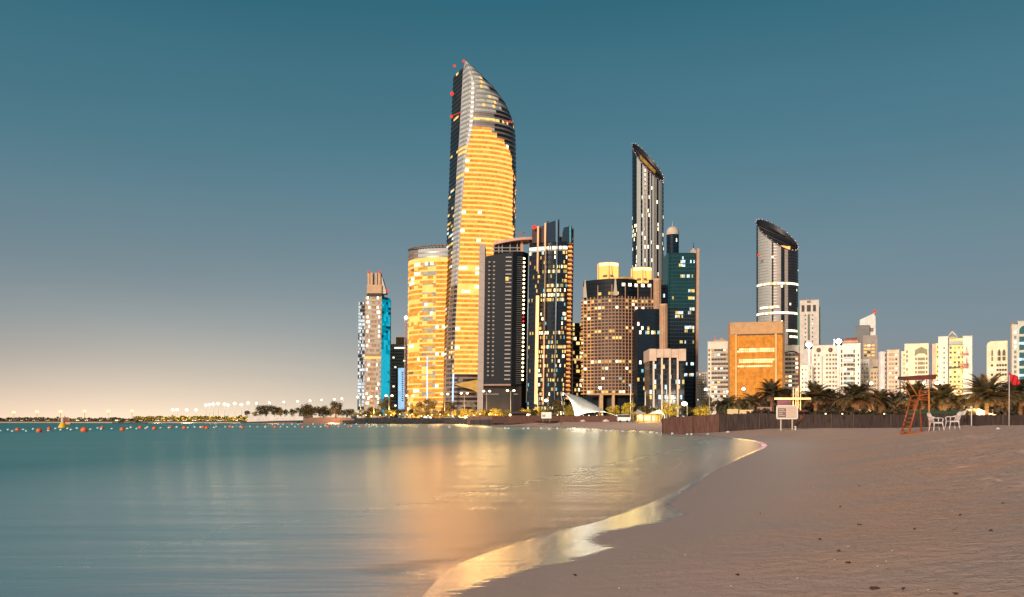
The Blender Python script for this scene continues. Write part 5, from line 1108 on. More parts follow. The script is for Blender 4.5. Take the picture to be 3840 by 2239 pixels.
for k, (px, py) in enumerate(((52, 1549), (139, 1547), (227, 1546), (317, 1545), (406, 1545), (495, 1544))):
    lamp_post('street_lamp', '%s of six orange street lamps from the left on the far shore' % ORD[k], px, py, 1320, 1, LAMPF, 2.6, 'far shore street lamps', 1.2, .3)
for k in range(13):
    px = (648, 664, 700, 735, 772, 786, 800, 818, 842, 855, 880, 905, 930)[k]; py = (1540, 1539, 1540, 1540, 1522, 1520, 1518, 1516, 1518, 1522, 1516, 1520, 1514)[k]
    lamp_post('floodlight_mast', '%s of the crowded white mast lamps from the left, behind the far shore' % ORD[k], px, py, 1200, 1, LAMPH, 2.1, 'harbour mast lamps', 2.1, .35, pm=WMET)
for k, px in enumerate((962, 1010, 1064, 1116, 1163, 1206, 1254, 1282)):
    lamp_post('street_lamp', '%s slim white street lamp from the left above the quay trees' % ORD[k], px + 6, 1514 - k * 2.5, 900, 1, LAMPW, .85, 'quay street lamps', 2.1, .22, 1.6, pm=WMET)
for k, (px, py, Y) in enumerate(((1352, 1491, 560), (1402, 1489, 560), (1459, 1486, 560), (1537, 1486, 560), (1668, 1480, 560), (1741, 1477, 560), (1825, 1469, 560), (1915, 1467, 520))):
    lamp_post('double_street_lamp', '%s double headed street lamp from the left along the promenade' % ORD[k], px, py, Y, 2, LAMPS, .75, 'promenade street lamps', 2.1, .16, 1.8)
for k, (px, py, Y) in enumerate(((2017, 1478, 480), (2365, 1447, 430), (2420, 1472, 450), (2500, 1462, 320))):
    lamp_post('slim_mast', ('slim white mast in front of the light strip tower', 'tallest white mast by the white sail roof', 'dark slim mast between the two small tents', 'white mast with speaker rising out of the bright yellow tree')[k], px, py, Y, 1, WMET, .22, 'promenade masts', 2.1, .2, cat='mast', pm=WMET)
HALO = lit('floodlight_white', (1, .92, .74), 25, 1, 1)
for (px, py, Y, lb) in ((3033, 1298, 170, 'shorter floodlight mast with a blinding lamp, above the palms'), (3145, 1285, 170, 'taller floodlight mast with a blinding lamp, above the palms')):
    rt = lamp_post('floodlight_mast', lb, px, py, Y, 1, HALO, .55, 'beach floodlight masts', None, .16, cat='floodlight', pm=surf('lit_white_pole', (.8, .76, .7), .4))
    mb = MB(); mb.box(-.7, .7, .1, .4, Z(py, Y) - rt.location.z - .5, Z(py, Y) - rt.location.z + .7, DARKM); mb.build('lamp_bracket', rt, (0, 0, 0))
for k, (px, py, Y, lb) in enumerate(((2660, 1463, 240, 'single street lamp left of the banded block foot'), (2802, 1461, 230, 'street lamp with warm globe in front of the amber glass'), (2577, 1519, 300, 'low bright lamp between the yellow trees'), (3280, 1441, 240, 'bright lamp in front of the domed corner block'), (3477, 1438, 240, 'bright lamp seen beside the lifeguard canopy, left of the pair'), (3526, 1440, 240, 'bright lamp at the foot of the yellow lit block'), (3826, 1425, 240, 'cool white lamp beside the red flag'), (2055, 1505, 470, 'white globe lamp left of the round brown tree'), (2256, 1457, 520, 'warm lamp in front of the grid fronted hotel'))):
    lamp_post('street_lamp', lb, px + 12 * 0, py, Y, 1, HALO if k in (3, 4, 5, 6) else LAMPW, .42 if Y < 300 else .9, 'street lamps behind the beach', None if Y < 330 else 2.1, .1, .9)
q = random.Random(21)
for k in range(44):
    px = 1345 + 25.5 * k + q.uniform(-6, 6); Y = 500 if px < 1760 else (330 if px < 2340 else 270)
    if 2330 < px < 2490: continue
    z0 = 2.1 if Y > 330 else BZ(X(px, Y), Y); rt = empty('bollard_lamp', (X(px, Y), Y, z0), '%s small warm garden lamp from the left along the foot of the skyline' % ORD[k], 'garden lamp', 'garden lamps')
    h = Z(q.uniform(1553, 1562), Y) - z0; mb = MB(); mb.tube((0, 0, 0), (0, 0, h), .09, DARKM, n=6); mb.build('post', rt, (0, 0, 0)); mb = MB(); mb.ball((0, 0, h), .17 * Y / 330, LAMPS, 8); mb.build('globe', rt, (0, 0, 0))
for px, py, Y, P, c in ((1480, 1550, 555, 26000, (1, .6, .2)), (1545, 1550, 560, 30000, (1, .6, .2)), (1640, 1552, 560, 28000, (1, .5, .2)), (1745, 1552, 545, 36000, (1, .60, .22)), (1815, 1552, 520, 32000, (1, .60, .22)), (1885, 1552, 500, 32000, (1, .60, .22)), (1970, 1552, 480, 32000, (1, .60, .22)), (2120, 1558, 405, 9000, (1, .66, .2)), (2300, 1552, 440, 16000, (1, .72, .25)), (2370, 1550, 412, 16000, (1, .72, .25)), (2508, 1560, 288, 9000, (1, .74, .22)), (2620, 1560, 248, 8000, (1, .74, .22)), (1400, 1552, 560, 30000, (1, .7, .25)), (1250, 1562, 630, 9000, (1, .45, .2)), (1030, 1558, 670, 9000, (1, .5, .2)),
                          (2790, 1545, 122, 1800, (1, .66, .25)), (3205, 1535, 113, 1300, (1, .45, .15)), (3090, 1530, 120, 1200, (1, .5, .3)), (3300, 1530, 116, 900, (1, .5, .3)), (3430, 1528, 115, 900, (1, .55, .3)), (3560, 1530, 113, 1500, (1, .6, .2)), (3650, 1538, 109, 2400, (1, .62, .18)), (3730, 1540, 107, 1600, (1, .45, .15)), (3820, 1535, 109, 1400, (1, .6, .3)), (2880, 1535, 123, 900, (1, .45, .5)),
                          (800, 1562, 1060, 90000, (1, .75, .4)), (600, 1562, 1060, 60000, (1, .75, .35)), (480, 1562, 1340, 60000, (1, .7, .3)), (250, 1562, 1340, 50000, (1, .62, .3)), (700, 1562, 1060, 60000, (1, .8, .5)), (890, 1562, 1060, 60000, (1, .8, .5))): plight(px, py, Y, P, c, 8. if Y > 1000 else 4. if Y > 350 else 2.)
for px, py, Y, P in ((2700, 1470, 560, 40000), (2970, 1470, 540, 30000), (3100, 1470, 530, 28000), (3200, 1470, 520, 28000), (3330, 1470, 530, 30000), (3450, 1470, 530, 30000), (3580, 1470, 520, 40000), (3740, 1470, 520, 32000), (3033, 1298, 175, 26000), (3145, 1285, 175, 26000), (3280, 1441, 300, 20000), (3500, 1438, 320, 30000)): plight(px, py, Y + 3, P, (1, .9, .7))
# ================================================================== waterfront structures
rt = empty('quay_wall', (X(1030, 760), 762, 0), 'long low white quay wall on the water, left of the breakwater', 'wall')
mb = MB(); QW = surf('white_quay', (.75, .72, .68), .8); mb.elev([(X(922, 760), .6), (X(1137, 760), .9), (X(1133, 760), Z(1549, 760)), (X(1060, 760), Z(1549, 760)), (X(1058, 760), Z(1556, 760)), (X(930, 760), Z(1554, 760))], 762, 800, QW); mb.build('wall', rt)
mb = MB(); mb.elev([(X(900, 758), -.2), (X(1139, 758), -.2), (X(1139, 758), Z(1576, 758)), (X(1040, 758), Z(1578, 758)), (X(900, 758), Z(1583, 758))], 758, 763, DK); mb.build('dark_footing', rt)
mb = MB(); BANK = surf('brown_bank', (.20, .13, .10), .9, bump=.5, bs=.4); mb.elev([(X(1137, 640), -.2), (X(1345, 640), -.2), (X(1345, 640), Z(1567, 640)), (X(1220, 640), Z(1564, 640)), (X(1137, 640), Z(1568, 640))], 640, 675, BANK); tag(mb.build('earth_bank'), 'brown earth bank between the white quay wall and the breakwater', 'bank')
# riprap: nobody could count the boulders
RK = surf('wet_rock', (.030, .034, .036), .8, var=.5, vs=.6); mb = MB(); q = random.Random(11)
for k in range(2600):
    u = q.random(); px = 1305 + 455 * u; Y = 512 + q.uniform(0, 16) ; f_ = (Y - 512) / 16; hmax = Z(1567, 520) * min(1, (px - 1300) / 60)
    z = f_ * hmax * q.uniform(.8, 1.05) - .2; x = X(px, 515); s_ = q.uniform(.35, .95); pts = []
    for c in ((-1, -1, -1), (1, -1, -1), (1, 1, -1), (-1, 1, -1), (-1, -1, 1), (1, -1, 1), (1, 1, 1), (-1, 1, 1)): pts.append((x + c[0] * s_ * q.uniform(.6, 1.1), Y + c[1] * s_ * q.uniform(.6, 1.1), z + c[2] * s_ * q.uniform(.5, .9)))
    mb.hexa(pts, RK)
tag(mb.build('riprap_rocks'), 'dark heap of boulders forming the breakwater', 'rocks', kind='stuff')
mb = MB(); mb.prism([(X(1320, 515), 522), (X(1758, 515), 522), (X(1758, 515), 545), (X(1320, 515), 545)], -.5, Z(1568, 520), RK); tag(mb.build('breakwater_core'), kind='structure')
mb = MB(); mb.elev([(X(1752, 420), -.2), (X(1795, 420), -.2), (X(1852, 420), Z(1575, 420)), (X(1848, 420), Z(1558, 420)), (X(1800, 420), Z(1561, 420)), (X(1752, 420), Z(1564, 420))], 420, 440, surf('rubble_wall', (.20, .12, .10), .9, bump=.8, bs=1)); tag(mb.build('rubble_wall'), 'sloping brown rubble wall at the right end of the breakwater', 'wall')
# things parked and stacked on the breakwater
for k, (a, b, c, lb) in enumerate(((1318, 1338, (.05, .07, .14), 'dark blue covered boat'), (1341, 1370, (.75, .68, .6), 'long white covered boat'), (1371, 1394, (.85, .50, .06), 'yellow covered boat'), (1400, 1417, (.6, .62, .62), 'pale grey covered boat'), (1422, 1436, (.7, .22, .1), 'orange red covered boat'), (1438, 1447, (.75, .7, .7), 'small white covered boat'), (1449, 1461, (.10, .08, .16), 'small violet covered boat'))):
    mb = MB(); Y = 548; L_ = X(b, Y) - X(a, Y); H = 1.9; m_ = surf(lb.replace(' ', '_'), c, .5)
    st = [(0, .55), (.15, .9), (.5, 1.), (.8, .85), (1., .15)]; i = len(mb.v)
    for u, w_ in st:
        for (yy, z_) in ((-1.1 * w_, .9), (-.7 * w_, .0), (.7 * w_, .0), (1.1 * w_, .9), (0, 1.7 * (.5 + .5 * w_))): mb.v.append((u * L_, yy, z_ + (.25 if u == 1 else 0)))
    for s_ in range(4):
        for j in range(5): k2_ = (j + 1) % 5; mb.f.append((i + s_ * 5 + j, i + s_ * 5 + 5 + j, i + s_ * 5 + 5 + k2_, i + s_ * 5 + k2_)); mb.m.append(m_); mb.sm.append(False)
    for s_ in (0, 4): mb.f.append(tuple(i + s_ * 5 + j for j in range(5))); mb.m.append(m_); mb.sm.append(False)
    o = mb.build('covered_boat', None, (X(a, Y), Y, 3.0)); tag(o, lb + ' laid up on the breakwater', 'boat', 'boats laid up on the breakwater')
def car(px, Y, z, L_, label, c, group):
    rt = empty('parked_car', (X(px, Y), Y, z), label, 'car', group); m_ = surf('car_paint_' + label.split()[0], c, .3, spec=.6); mb = MB()
    mb.elev([(0, .35), (L_, .35), (L_, .85), (L_ * .8, .95), (L_ * .15, 1.0), (0, .9)], 0, 1.75, m_); mb.elev([(L_ * .14, .98), (L_ * .78, .94), (L_ * .64, 1.45), (L_ * .26, 1.5)], .12, 1.63, DG); mb.elev([(L_ * .25, 1.47), (L_ * .65, 1.42), (L_ * .62, 1.52), (L_ * .28, 1.56)], .1, 1.65, m_); mb.build('body', rt, (0, 0, 0))
    for u in (.2, .8):
        mb = MB(); mb.tube((L_ * u, -.05, .33), (L_ * u, .2, .33), .33, DARKM, n=12); mb.build('wheel', rt, (0, 0, 0))
for k, px in enumerate((1500, 1652, 1678, 1707, 1733)): car(px, 546, 3.0, 4.4, '%s of the white roofed cars from the left on the breakwater top' % ORD[k], (.5, .52, .54), 'cars parked on the breakwater')
def reed(name, c, c2):
    m, t = newmat(name); b = t.nodes.new('ShaderNodeBsdfPrincipled'); g = t.nodes.new('ShaderNodeNewGeometry'); mp = t.nodes.new('ShaderNodeMapping'); mp.inputs['Scale'].default_value = (7, 7, .8); n = t.nodes.new('ShaderNodeTexNoise'); n.inputs['Scale'].default_value = 1; n.inputs['Detail'].default_value = 6; n.inputs['Roughness'].default_value = .7
    t.links.new(g.outputs['Position'], mp.inputs[0]); t.links.new(mp.outputs[0], n.inputs['Vector']); mr = t.nodes.new('ShaderNodeMapRange'); mr.inputs[1].default_value = .35; mr.inputs[2].default_value = .65; t.links.new(n.outputs[0], mr.inputs[0])
    mx = t.nodes.new('ShaderNodeMix'); mx.data_type = 'RGBA'; mx.inputs[6].default_value = (*c, 1); mx.inputs[7].default_value = (*c2, 1); t.links.new(mr.outputs[0], mx.inputs[0]); t.links.new(mx.outputs[2], b.inputs['Base Color']); b.inputs['Roughness'].default_value = .95
    out(t, b.outputs[0]); MATS[name] = m; return m
# far fence panels on the beach, brown
FENM = reed('reed_fence_red', (.075, .035, .028), (.17, .085, .06)); FEN2 = reed('reed_fence', (.028, .018, .017), (.075, .052, .045))
def fence(name, label, pts, h_, m, step=2.4, reeds=True):
    rt = empty(name, (pts[0][0], pts[0][1], pts[0][2]), label, 'fence'); q = random.Random(len(pts)); npan = 0
    for (a, b) in zip(pts[:-1], pts[1:]):
        A, B = Vector(a[:3]), Vector(b[:3]); ln = (B - A).length; n = max(1, int(ln / step)); d = (B - A) / n; nx = Vector((d.y, -d.x, 0)).normalized()
        for k in range(n):
            P, Q = A + d * k, A + d * (k + 1); mb = MB(); m1, m2 = (a[3] + (b[3] - a[3]) * k / n, a[3] + (b[3] - a[3]) * (k + 1) / n); cnt = 14 if reeds else 6
            for j in range(cnt):
                u0, u1 = j / cnt, (j + 1) / cnt; p0, p1 = P + (Q - P) * u0, P + (Q - P) * u1; h = m1 + (m2 - m1) * u0 + q.uniform(-.05, .05); o_ = nx * q.uniform(.0, .06)
                a0, a1 = p0 + o_, p1 + o_; bk = -nx * .12; z0 = -.3
                mb.hexa([(a0.x, a0.y, a0.z + z0), (a1.x, a1.y, a1.z + z0), (a1.x + bk.x, a1.y + bk.y, a1.z + z0), (a0.x + bk.x, a0.y + bk.y, a0.z + z0), (a0.x, a0.y, a0.z + h), (a1.x, a1.y, a1.z + h), (a1.x + bk.x, a1.y + bk.y, a1.z + h), (a0.x + bk.x, a0.y + bk.y, a0.z + h)], m)
            mb.build('reed_panel', rt); npan += 1
            if k % 2 == 0:
                mb = MB(); p = P + nx * .1; mb.tube((p.x, p.y, p.z - .3), (p.x, p.y, p.z + m1 + .08), .05, BARK, n=6); mb.build('post', rt)
def fp(px, ytop, Y, z): return (X(px, Y), Y, z, Z(ytop, Y) - z)
fence('far_reed_fence', 'low reddish reed fence across the far beach below the white sail roof', [fp(1846, 1562, 330, 1.0), fp(1905, 1559, 300, 1.1), fp(2100, 1559, 272, 1.15), fp(2322, 1559, 262, 1.15)], 1.8, FENM, 3.2)
fence('reed_fence', 'long dark reed fence behind the beach, reddish at its left end', [fp(2484, 1568, 107, .08), fp(2600, 1560, 106, .30), fp(2695, 1553, 105, .42)], 1.8, FENM, 1.6)
fence('dark_reed_fence', 'dark brown reed fence running from the reddish fence to the right edge', [fp(2696, 1553, 105, .42), fp(2850, 1550, 104, .5), fp(2960, 1552, 103, .55), fp(3200, 1555, 100, .6), fp(3900, 1556, 100, .6)], 1.8, FEN2, 1.9)
mb = MB(); mb.box(X(3396, 101), X(3602, 101), 101, 101.1, Z(1553, 101), Z(1540, 101), surf('green_mesh', (.03, .07, .035), .9)); tag(mb.build('green_mesh_screen'), 'strip of dark green mesh above the fence behind the plastic chairs', 'screen')
# far beach bits
rt = empty('beach_hut', (X(1950, 290), 300, 1.1), 'low hut with a wide dark flat roof behind the far fence', 'hut')
mb = MB(); mb.box(X(1918, 300), X(1982, 300), 300, 304, 1, Z(1550, 300), FENM); mb.build('wall', rt); mb = MB(); mb.elev([(X(1908, 300), Z(1551, 300)), (X(1994, 300), Z(1551, 300)), (X(1975, 300), Z(1543, 300)), (X(1925, 300), Z(1544, 300))], 298.5, 305, DK); mb.build('roof', rt)
for p in (1913, 1979): mb = MB(); mb.ball((X(p, 299), 298.2, Z(1556, 299)), .35, LAMPS, 8); mb.build('wall_lamp', rt)
rt = empty('notice_board', (X(2049, 255), 255, 1.1), 'white notice board with small grey print on the far beach fence', 'sign')
mb = MB(); mb.box(X(2030, 255), X(2068, 255), 255, 255.1, Z(1569, 255), Z(1546, 255), surf('board_white', (.9, .87, .82), .6)); mb.build('board', rt)
mb = MB()
for k in range(3): mb.box(X(2034 + 4 * k, 255), X(2037 + 4 * k, 255), 254.95, 255, Z(1563, 255), Z(1554 + 3 * (k % 2), 255), GREY)
mb.build('print', rt); mb = MB(); mb.tube((X(2036, 255), 255.05, .9), (X(2036, 255), 255.05, Z(1569, 255)), .06, POLE, n=6); mb.tube((X(2062, 255), 255.05, .9), (X(2062, 255), 255.05, Z(1569, 255)), .06, POLE, n=6); mb.build('post', rt)
rt = empty('white_beach_cart', (X(2316, 232), 232, BZ(X(2340, 232), 232)), 'small white beach cart with a dark windscreen at the end of the far fence', 'cart'); L_ = X(2364, 232) - X(2316, 232)
CW_ = surf('cart_white', (.75, .8, .82), .4)
mb = MB(); mb.elev([(.1, .35), (L_ - .1, .35), (L_, .8), (L_ - .15, 1.35), (.1, 1.35), (0, .8)], 0, 1.5, CW_); mb.build('body', rt, (0, 0, 0)); mb = MB(); mb.elev([(.05, 1.38), (L_ - .2, 1.38), (L_ - .3, 1.85), (.2, 1.85)], .05, 1.45, DG); mb.build('windscreen', rt, (0, 0, 0)); mb = MB(); mb.box(.1, L_ - .2, 0, 1.5, 1.86, 1.95, CW_); mb.build('roof', rt, (0, 0, 0))
for u in (.2, .75): mb = MB(); mb.tube((L_ * u, -.05, .28), (L_ * u, .2, .28), .28, DARKM, n=12); mb.build('wheel', rt, (0, 0, 0))
rt = empty('beach_kiosk', (X(2440, 215), 218, .9), 'yellow lit beach kiosk with a bright white counter, left of the near reed fence', 'kiosk'); K = 218
zb_ = .6
mb = MB(); mb.box(X(2392, K), X(2482, K), K + 2, K + 5, zb_, Z(1555, K), surf('kiosk_yellow', (.75, .50, .15), .7)); mb.build('wall', rt)
mb = MB(); mb.box(X(2366, K), X(2484, K), K - 1, K + 5.2, Z(1555, K), Z(1552, K), BRONZE); mb.build('roof', rt)
mb = MB(); mb.box(X(2416, K), X(2462, K), K + 1.9, K + 2, Z(1578, K), Z(1560, K), lit('kiosk_white', (1, .80, .5), 1.4, .9, 1.1)); mb.build('lit_counter', rt)
mb = MB(); mb.ball((X(2404, K), K + 1.6, Z(1563, K)), .35, LAMPW, 8); mb.build('lamp', rt)
mb = MB(); mb.box(X(2394, K), X(2480, K), K + 1.2, K + 1.9, zb_, Z(1579, K), surf('kiosk_counter', (.30, .18, .08), .7)); mb.build('counter', rt)
for p in (2370, 2394, 2412, 2440, 2466, 2480): mb = MB(); mb.tube((X(p, K), K - .8, zb_ - .4), (X(p, K), K - .8, Z(1555, K)), .09, BARK, n=6); mb.build('post', rt)
plight(2440, 1568, K, 420, (1, .8, .4), .6); plight(2410, 1565, K - 2.5, 260, (1, .72, .25), .6)
for k, (a, m_, b, yt, yb, Y, c, lb) in enumerate(((2384, 2394, 2432, 1534, 1556, 300, (.42, .36, .34), 'small grey peaked tent behind the kiosk'), (2425, 2478, 2492, 1535, 1556, 290, (.8, .74, .66), 'small white peaked tent behind the kiosk'))):
    mb = MB(); mt = surf('tent_cloth_%d' % k, c, .8); x0, xm, x1 = X(a, Y), X(m_, Y), X(b, Y); z0, z1 = Z(yb, Y), Z(yt, Y)
    for (P, Q) in (((x0, Y), (x1, Y)), ((x1, Y), (x1, Y + 5)), ((x1, Y + 5), (x0, Y + 5)), ((x0, Y + 5), (x0, Y))):
        mid = ((P[0] + Q[0]) / 2 * .55 + xm * .45, (P[1] + Q[1]) / 2 * .6 + (Y + 2.5) * .4, z0 + (z1 - z0) * .35); mb.tri((*P, z0), (*Q, z0), mid, mt); mb.tri((*P, z0), mid, (xm, Y + 2.5, z1), mt); mb.tri(mid, (*Q, z0), (xm, Y + 2.5, z1), mt)
    for P in ((x0, Y), (x1, Y), (x1, Y + 5), (x0, Y + 5)): mb.tube((*P, 1), (*P, z0), .08, POLE, n=5)
    tag(mb.build('peaked_tent'), lb, 'tent')
# white sail roof
rt = empty('sail_roof', (X(2200, 350), 352, 1.2), 'big white curved sail roof rising to a point on its left, glowing from lamps below', 'tensile canopy')
SAILM = surf('sail_fabric', (.9, .86, .78), .8, var=.04); YS = 350
up = [(2106, 1469), (2122, 1469), (2150, 1473), (2185, 1483), (2215, 1497), (2245, 1514), (2272, 1533), (2300, 1552), (2322, 1562)]
lo = [(2106, 1469), (2128, 1490), (2143, 1510), (2152, 1532), (2158, 1562), (2185, 1548), (2215, 1546), (2260, 1544), (2322, 1562)]
lo = [(2106, 1470), (2126, 1487), (2141, 1508), (2150, 1530), (2155, 1563), (2186, 1551), (2213, 1545), (2262, 1543), (2322, 1563)]
mb = MB(); nu = 24; nv = 8; idx = {}
def along(tab, u):
    t = u * (len(tab) - 1); i = min(int(t), len(tab) - 2); f_ = t - i; return tab[i][0] + (tab[i + 1][0] - tab[i][0]) * f_, tab[i][1] + (tab[i + 1][1] - tab[i][1]) * f_
i0 = len(mb.v)
for a in range(nu + 1):
    for b in range(nv + 1):
        u, v = a / nu, b / nv; p, q_ = along(up, u), along(lo, u); px, py = p[0] + (q_[0] - p[0]) * v, p[1] + (q_[1] - p[1]) * v; Y = YS + 10 - 12 * math.sin(v * math.pi * .6) + 8 * math.sin(u * math.pi) * (1 - v) ; mb.v.append((X(px, YS), Y, Z(py, YS)))
for a in range(nu):
    for b in range(nv): i = i0 + a * (nv + 1) + b; mb.f.append((i, i + 1, i + nv + 2, i + nv + 1)); mb.m.append(SAILM); mb.sm.append(True)
o = mb.build('fabric', rt); so = o.modifiers.new('thickness', 'SOLIDIFY'); so.thickness = .12
mb = MB(); mb.tube((X(2130, YS), YS + 14, 1.5), (X(2108, YS), YS + 11, Z(1468, YS)), .25, POLE, .15, 8); mb.build('mast', rt)
mb = MB()
for p in (2236, 2246, 2257, 2268, 2280): mb.tube((X(p, YS), YS + 6, 1.2), (X(p, YS), YS + 6, Z(1546, YS)), .18, BARK, n=6)
mb.build('support_post', rt)
for px, py, P, dy in ((2180, 1535, 2600, -6), (2230, 1540, 2400, -6), (2150, 1515, 1500, -5), (2275, 1552, 900, -5)): plight(px, py, YS + dy, P, (1, .9, .66), 1.5)
# person by the kiosk
def person(label, px, Y, h, cl, c2):
    z0 = BZ(X(px, Y), Y); me = bpy.data.meshes.new('person'); s_ = h / 1.75
    V = [(0, 0, .95), (0, 0, 1.15), (0, 0, 1.42), (0, 0, 1.53), (0, -.02, 1.66), (.1, 0, .88), (.13, .02, .48), (.12, 0, .06), (.12, -.14, .03), (-.1, 0, .88), (-.15, -.06, .48), (-.16, .05, .06), (-.16, -.1, .03), (.19, 0, 1.40), (.24, .02, 1.14), (.22, -.06, .9), (-.19, 0, 1.40), (-.25, 0, 1.14), (-.22, -.1, .92)]
    E = [(0, 1), (1, 2), (2, 3), (3, 4), (0, 5), (5, 6), (6, 7), (7, 8), (0, 9), (9, 10), (10, 11), (11, 12), (2, 13), (13, 14), (14, 15), (2, 16), (16, 17), (17, 18)]
    rr_ = [.14, .14, .16, .06, .1, .1, .07, .045, .03, .1, .07, .045, .03, .07, .045, .035, .07, .045, .035]
    me.from_pydata([Vector(v) * s_ for v in V], E, []); o = bpy.data.objects.new('person', me); COL.objects.link(o); o.location = (X(px, Y), Y, z0)
    sk = o.modifiers.new('skin', 'SKIN'); sv = me.skin_vertices[0].data
    for k, r_ in enumerate(rr_): sv[k].radius = (r_ * s_, r_ * s_ * .85)
    sv[0].use_root = True; o.modifiers.new('smooth', 'SUBSURF').levels = 1; me.materials.append(surf(cl, c2, .8)); return tag(o, label, 'person')
person('person in dark clothes standing on the far sand beside the kiosk', 2383, 200, 1.7, 'dark_clothes', (.10, .05, .04))
person('person in dark clothes standing in front of the far reed fence', 2105, 235, 1.7, 'brown_clothes', (.12, .07, .05))
rt = empty('beach_boat', (X(2005, 262), 262, .9), 'long dark rowing boat lying on the far sand below the notice board', 'boat')
mb = MB(); st = [(0, .1, .5), (.1, .6, .15), (.5, .8, .0), (.9, .6, .15), (1, .1, .5)]; L_ = 6.8; i = 0
for u, w_, z_ in st: mb.v += [(u * L_, -w_, .55 + z_ * .4), (u * L_, -w_ * .5, z_ * .6), (u * L_, w_ * .5, z_ * .6), (u * L_, w_, .55 + z_ * .4)]
for s_ in range(4):
    for j in range(3): mb.f.append((s_ * 4 + j, s_ * 4 + 4 + j, s_ * 4 + 5 + j, s_ * 4 + j + 1)); mb.m.append(DK); mb.sm.append(False)
mb.build('hull', rt, (0, 0, 0)); mb = MB()
for u in (.3, .6): mb.box(u * L_, u * L_ + .25, -.7, .7, .45, .5, BARK)
mb.build('bench', rt, (0, 0, 0))
for k, (px, Y, lb) in enumerate(((2186, 262, 'pale bundle on the far sand below the sail roof'), (2272, 250, 'pair of pale folded loungers on the far sand near the cart'), (2655, 95, 'green and white plastic bottle on the sand before the reed fence'), (2730, 100, 'small white litter bag on the sand before the reed fence'), (3743, 41, 'white crumpled cup on the sand right of the plastic chairs'))):
    mb = MB(); z = BZ(X(px, Y), Y); s_ = (1.3, 1.5, .30, .35, .16)[k]; m_ = surf('litter_%d' % k, ((.6, .45, .38), (.6, .5, .48), (.5, .6, .42), (.75, .68, .66), (.7, .62, .6))[k], .6)
    mb.lathe((0, 0, 0), [(.05 * s_, 0), (.42 * s_, .06 * s_), (.5 * s_, .22 * s_), (.3 * s_, .40 * s_), (.12 * s_, .5 * s_), (.02, .52 * s_)], m_, 9, 1.3, .7); o = mb.build(('cloth_bundle', 'folded_lounger', 'plastic_bottle', 'litter_bag', 'crumpled_cup')[k], None, (X(px, Y), Y, z)); tag(o, lb, ('bundle', 'lounger', 'bottle', 'litter', 'cup')[k])
# low lit panels and signboard by the near fence
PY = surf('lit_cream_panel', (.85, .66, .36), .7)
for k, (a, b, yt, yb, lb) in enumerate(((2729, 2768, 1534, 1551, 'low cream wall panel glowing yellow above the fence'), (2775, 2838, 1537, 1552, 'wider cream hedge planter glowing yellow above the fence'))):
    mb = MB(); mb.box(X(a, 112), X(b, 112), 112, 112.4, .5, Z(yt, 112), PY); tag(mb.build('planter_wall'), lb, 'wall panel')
rt = empty('pink_lit_board', (X(2868, 111), 111, .6), 'dark framed board with pinkish light on it, left of the signboard', 'board'); mb = MB(); mb.box(X(2840, 111), X(2896, 111), 111, 111.2, Z(1544, 111), Z(1526, 111), surf('board_rose', (.45, .25, .22), .8)); mb.build('panel', rt); mb = MB(); mb.box(X(2840, 111), X(2897, 111), 110.9, 111, Z(1547, 111), Z(1544, 111), DK); mb.box(X(2895, 111), X(2898, 111), 110.9, 111, Z(1546, 111), Z(1520, 111), DK); mb.build('frame', rt); mb = MB(); mb.tube((X(2866, 111), 111, .4), (X(2866, 111), 111, Z(1546, 111)), .05, POLE, n=6); mb.build('post', rt)
YB = 92; zb_ = BZ(X(2950, YB), YB) - .05
rt = empty('signboard', (X(2950, YB), YB, zb_), 'white beach signboard on two posts with a dark picture on its left half', 'sign')
mb = MB(); mb.box(X(2912, YB), X(2991, YB), YB, YB + .06, Z(1571, YB), Z(1521, YB), surf('sign_white', (.70, .56, .45), .6)); mb.build('board', rt)
mb = MB()
for a, b, c, d in ((2911, 2992, 1520, 1523), (2911, 2992, 1569, 1572), (2911, 2914, 1520, 1572), (2989, 2992, 1520, 1572)): mb.box(X(a, YB), X(b, YB), YB - .03, YB, Z(d, YB), Z(c, YB), surf('sign_rim', (.95, .92, .85), .5))
mb.build('frame', rt); mb = MB(); mb.box(X(2918, YB), X(2947, YB), YB - .02, YB, Z(1565, YB), Z(1531, YB), surf('sign_picture', (.22, .15, .14), .7)); 
for k in range(4): mb.box(X(2921, YB), X(2921 + (20, 24, 14, 22)[k], YB), YB - .025, YB - .02, Z(1538 + 7 * k, YB), Z(1535 + 7 * k, YB), surf('sign_print', (.6, .5, .45), .7))
mb.build('picture', rt); mb = MB()
for k in range(5): mb.box(X(2952, YB), X(2952 + (30, 24, 32, 20, 28)[k], YB), YB - .02, YB, Z(1532.5 + 8 * k, YB), Z(1531 + 8 * k, YB), surf('sign_text', (.62, .45, .32), .7))
mb.build('text_line', rt)
for p in (2929, 2972): mb = MB(); mb.box(X(p - 2.2, YB), X(p + 2.2, YB), YB + .06, YB + .16, zb_ - .2, Z(1560, YB), surf('sign_post', (.62, .52, .42), .7)); mb.build('post', rt)
rt = empty('wooden_shelter', (X(2995, 95), 95, .9), 'small dark wooden shelter roof with a thatched knot beside the signboard', 'shelter')
mb = MB(); mb.box(X(2977, 95), X(3012, 95), 94, 96, Z(1544, 95), Z(1538, 95), surf('red_brown_wood', (.16, .05, .03), .8)); mb.build('roof', rt); mb = MB(); mb.ball((X(3026, 95), 95, Z(1543, 95)), .28, DK, 8, .8); mb.build('thatch_knot', rt); mb = MB(); mb.path([(X(3004, 95), 95, Z(1545, 95)), (X(3006, 95), 95, Z(1570, 95)), (X(2988, 95), 95, Z(1592, 95)), (X(2985, 95), 95, .5)], [.12, .2, .12, .06], surf('tan_driftwood', (.36, .17, .09), .8), 6); mb.build('trunk_support', rt)
for k, (px, lb) in enumerate(((2904 + 82 + 8, 'small white lantern on the ground beside the signboard post'),)): pass
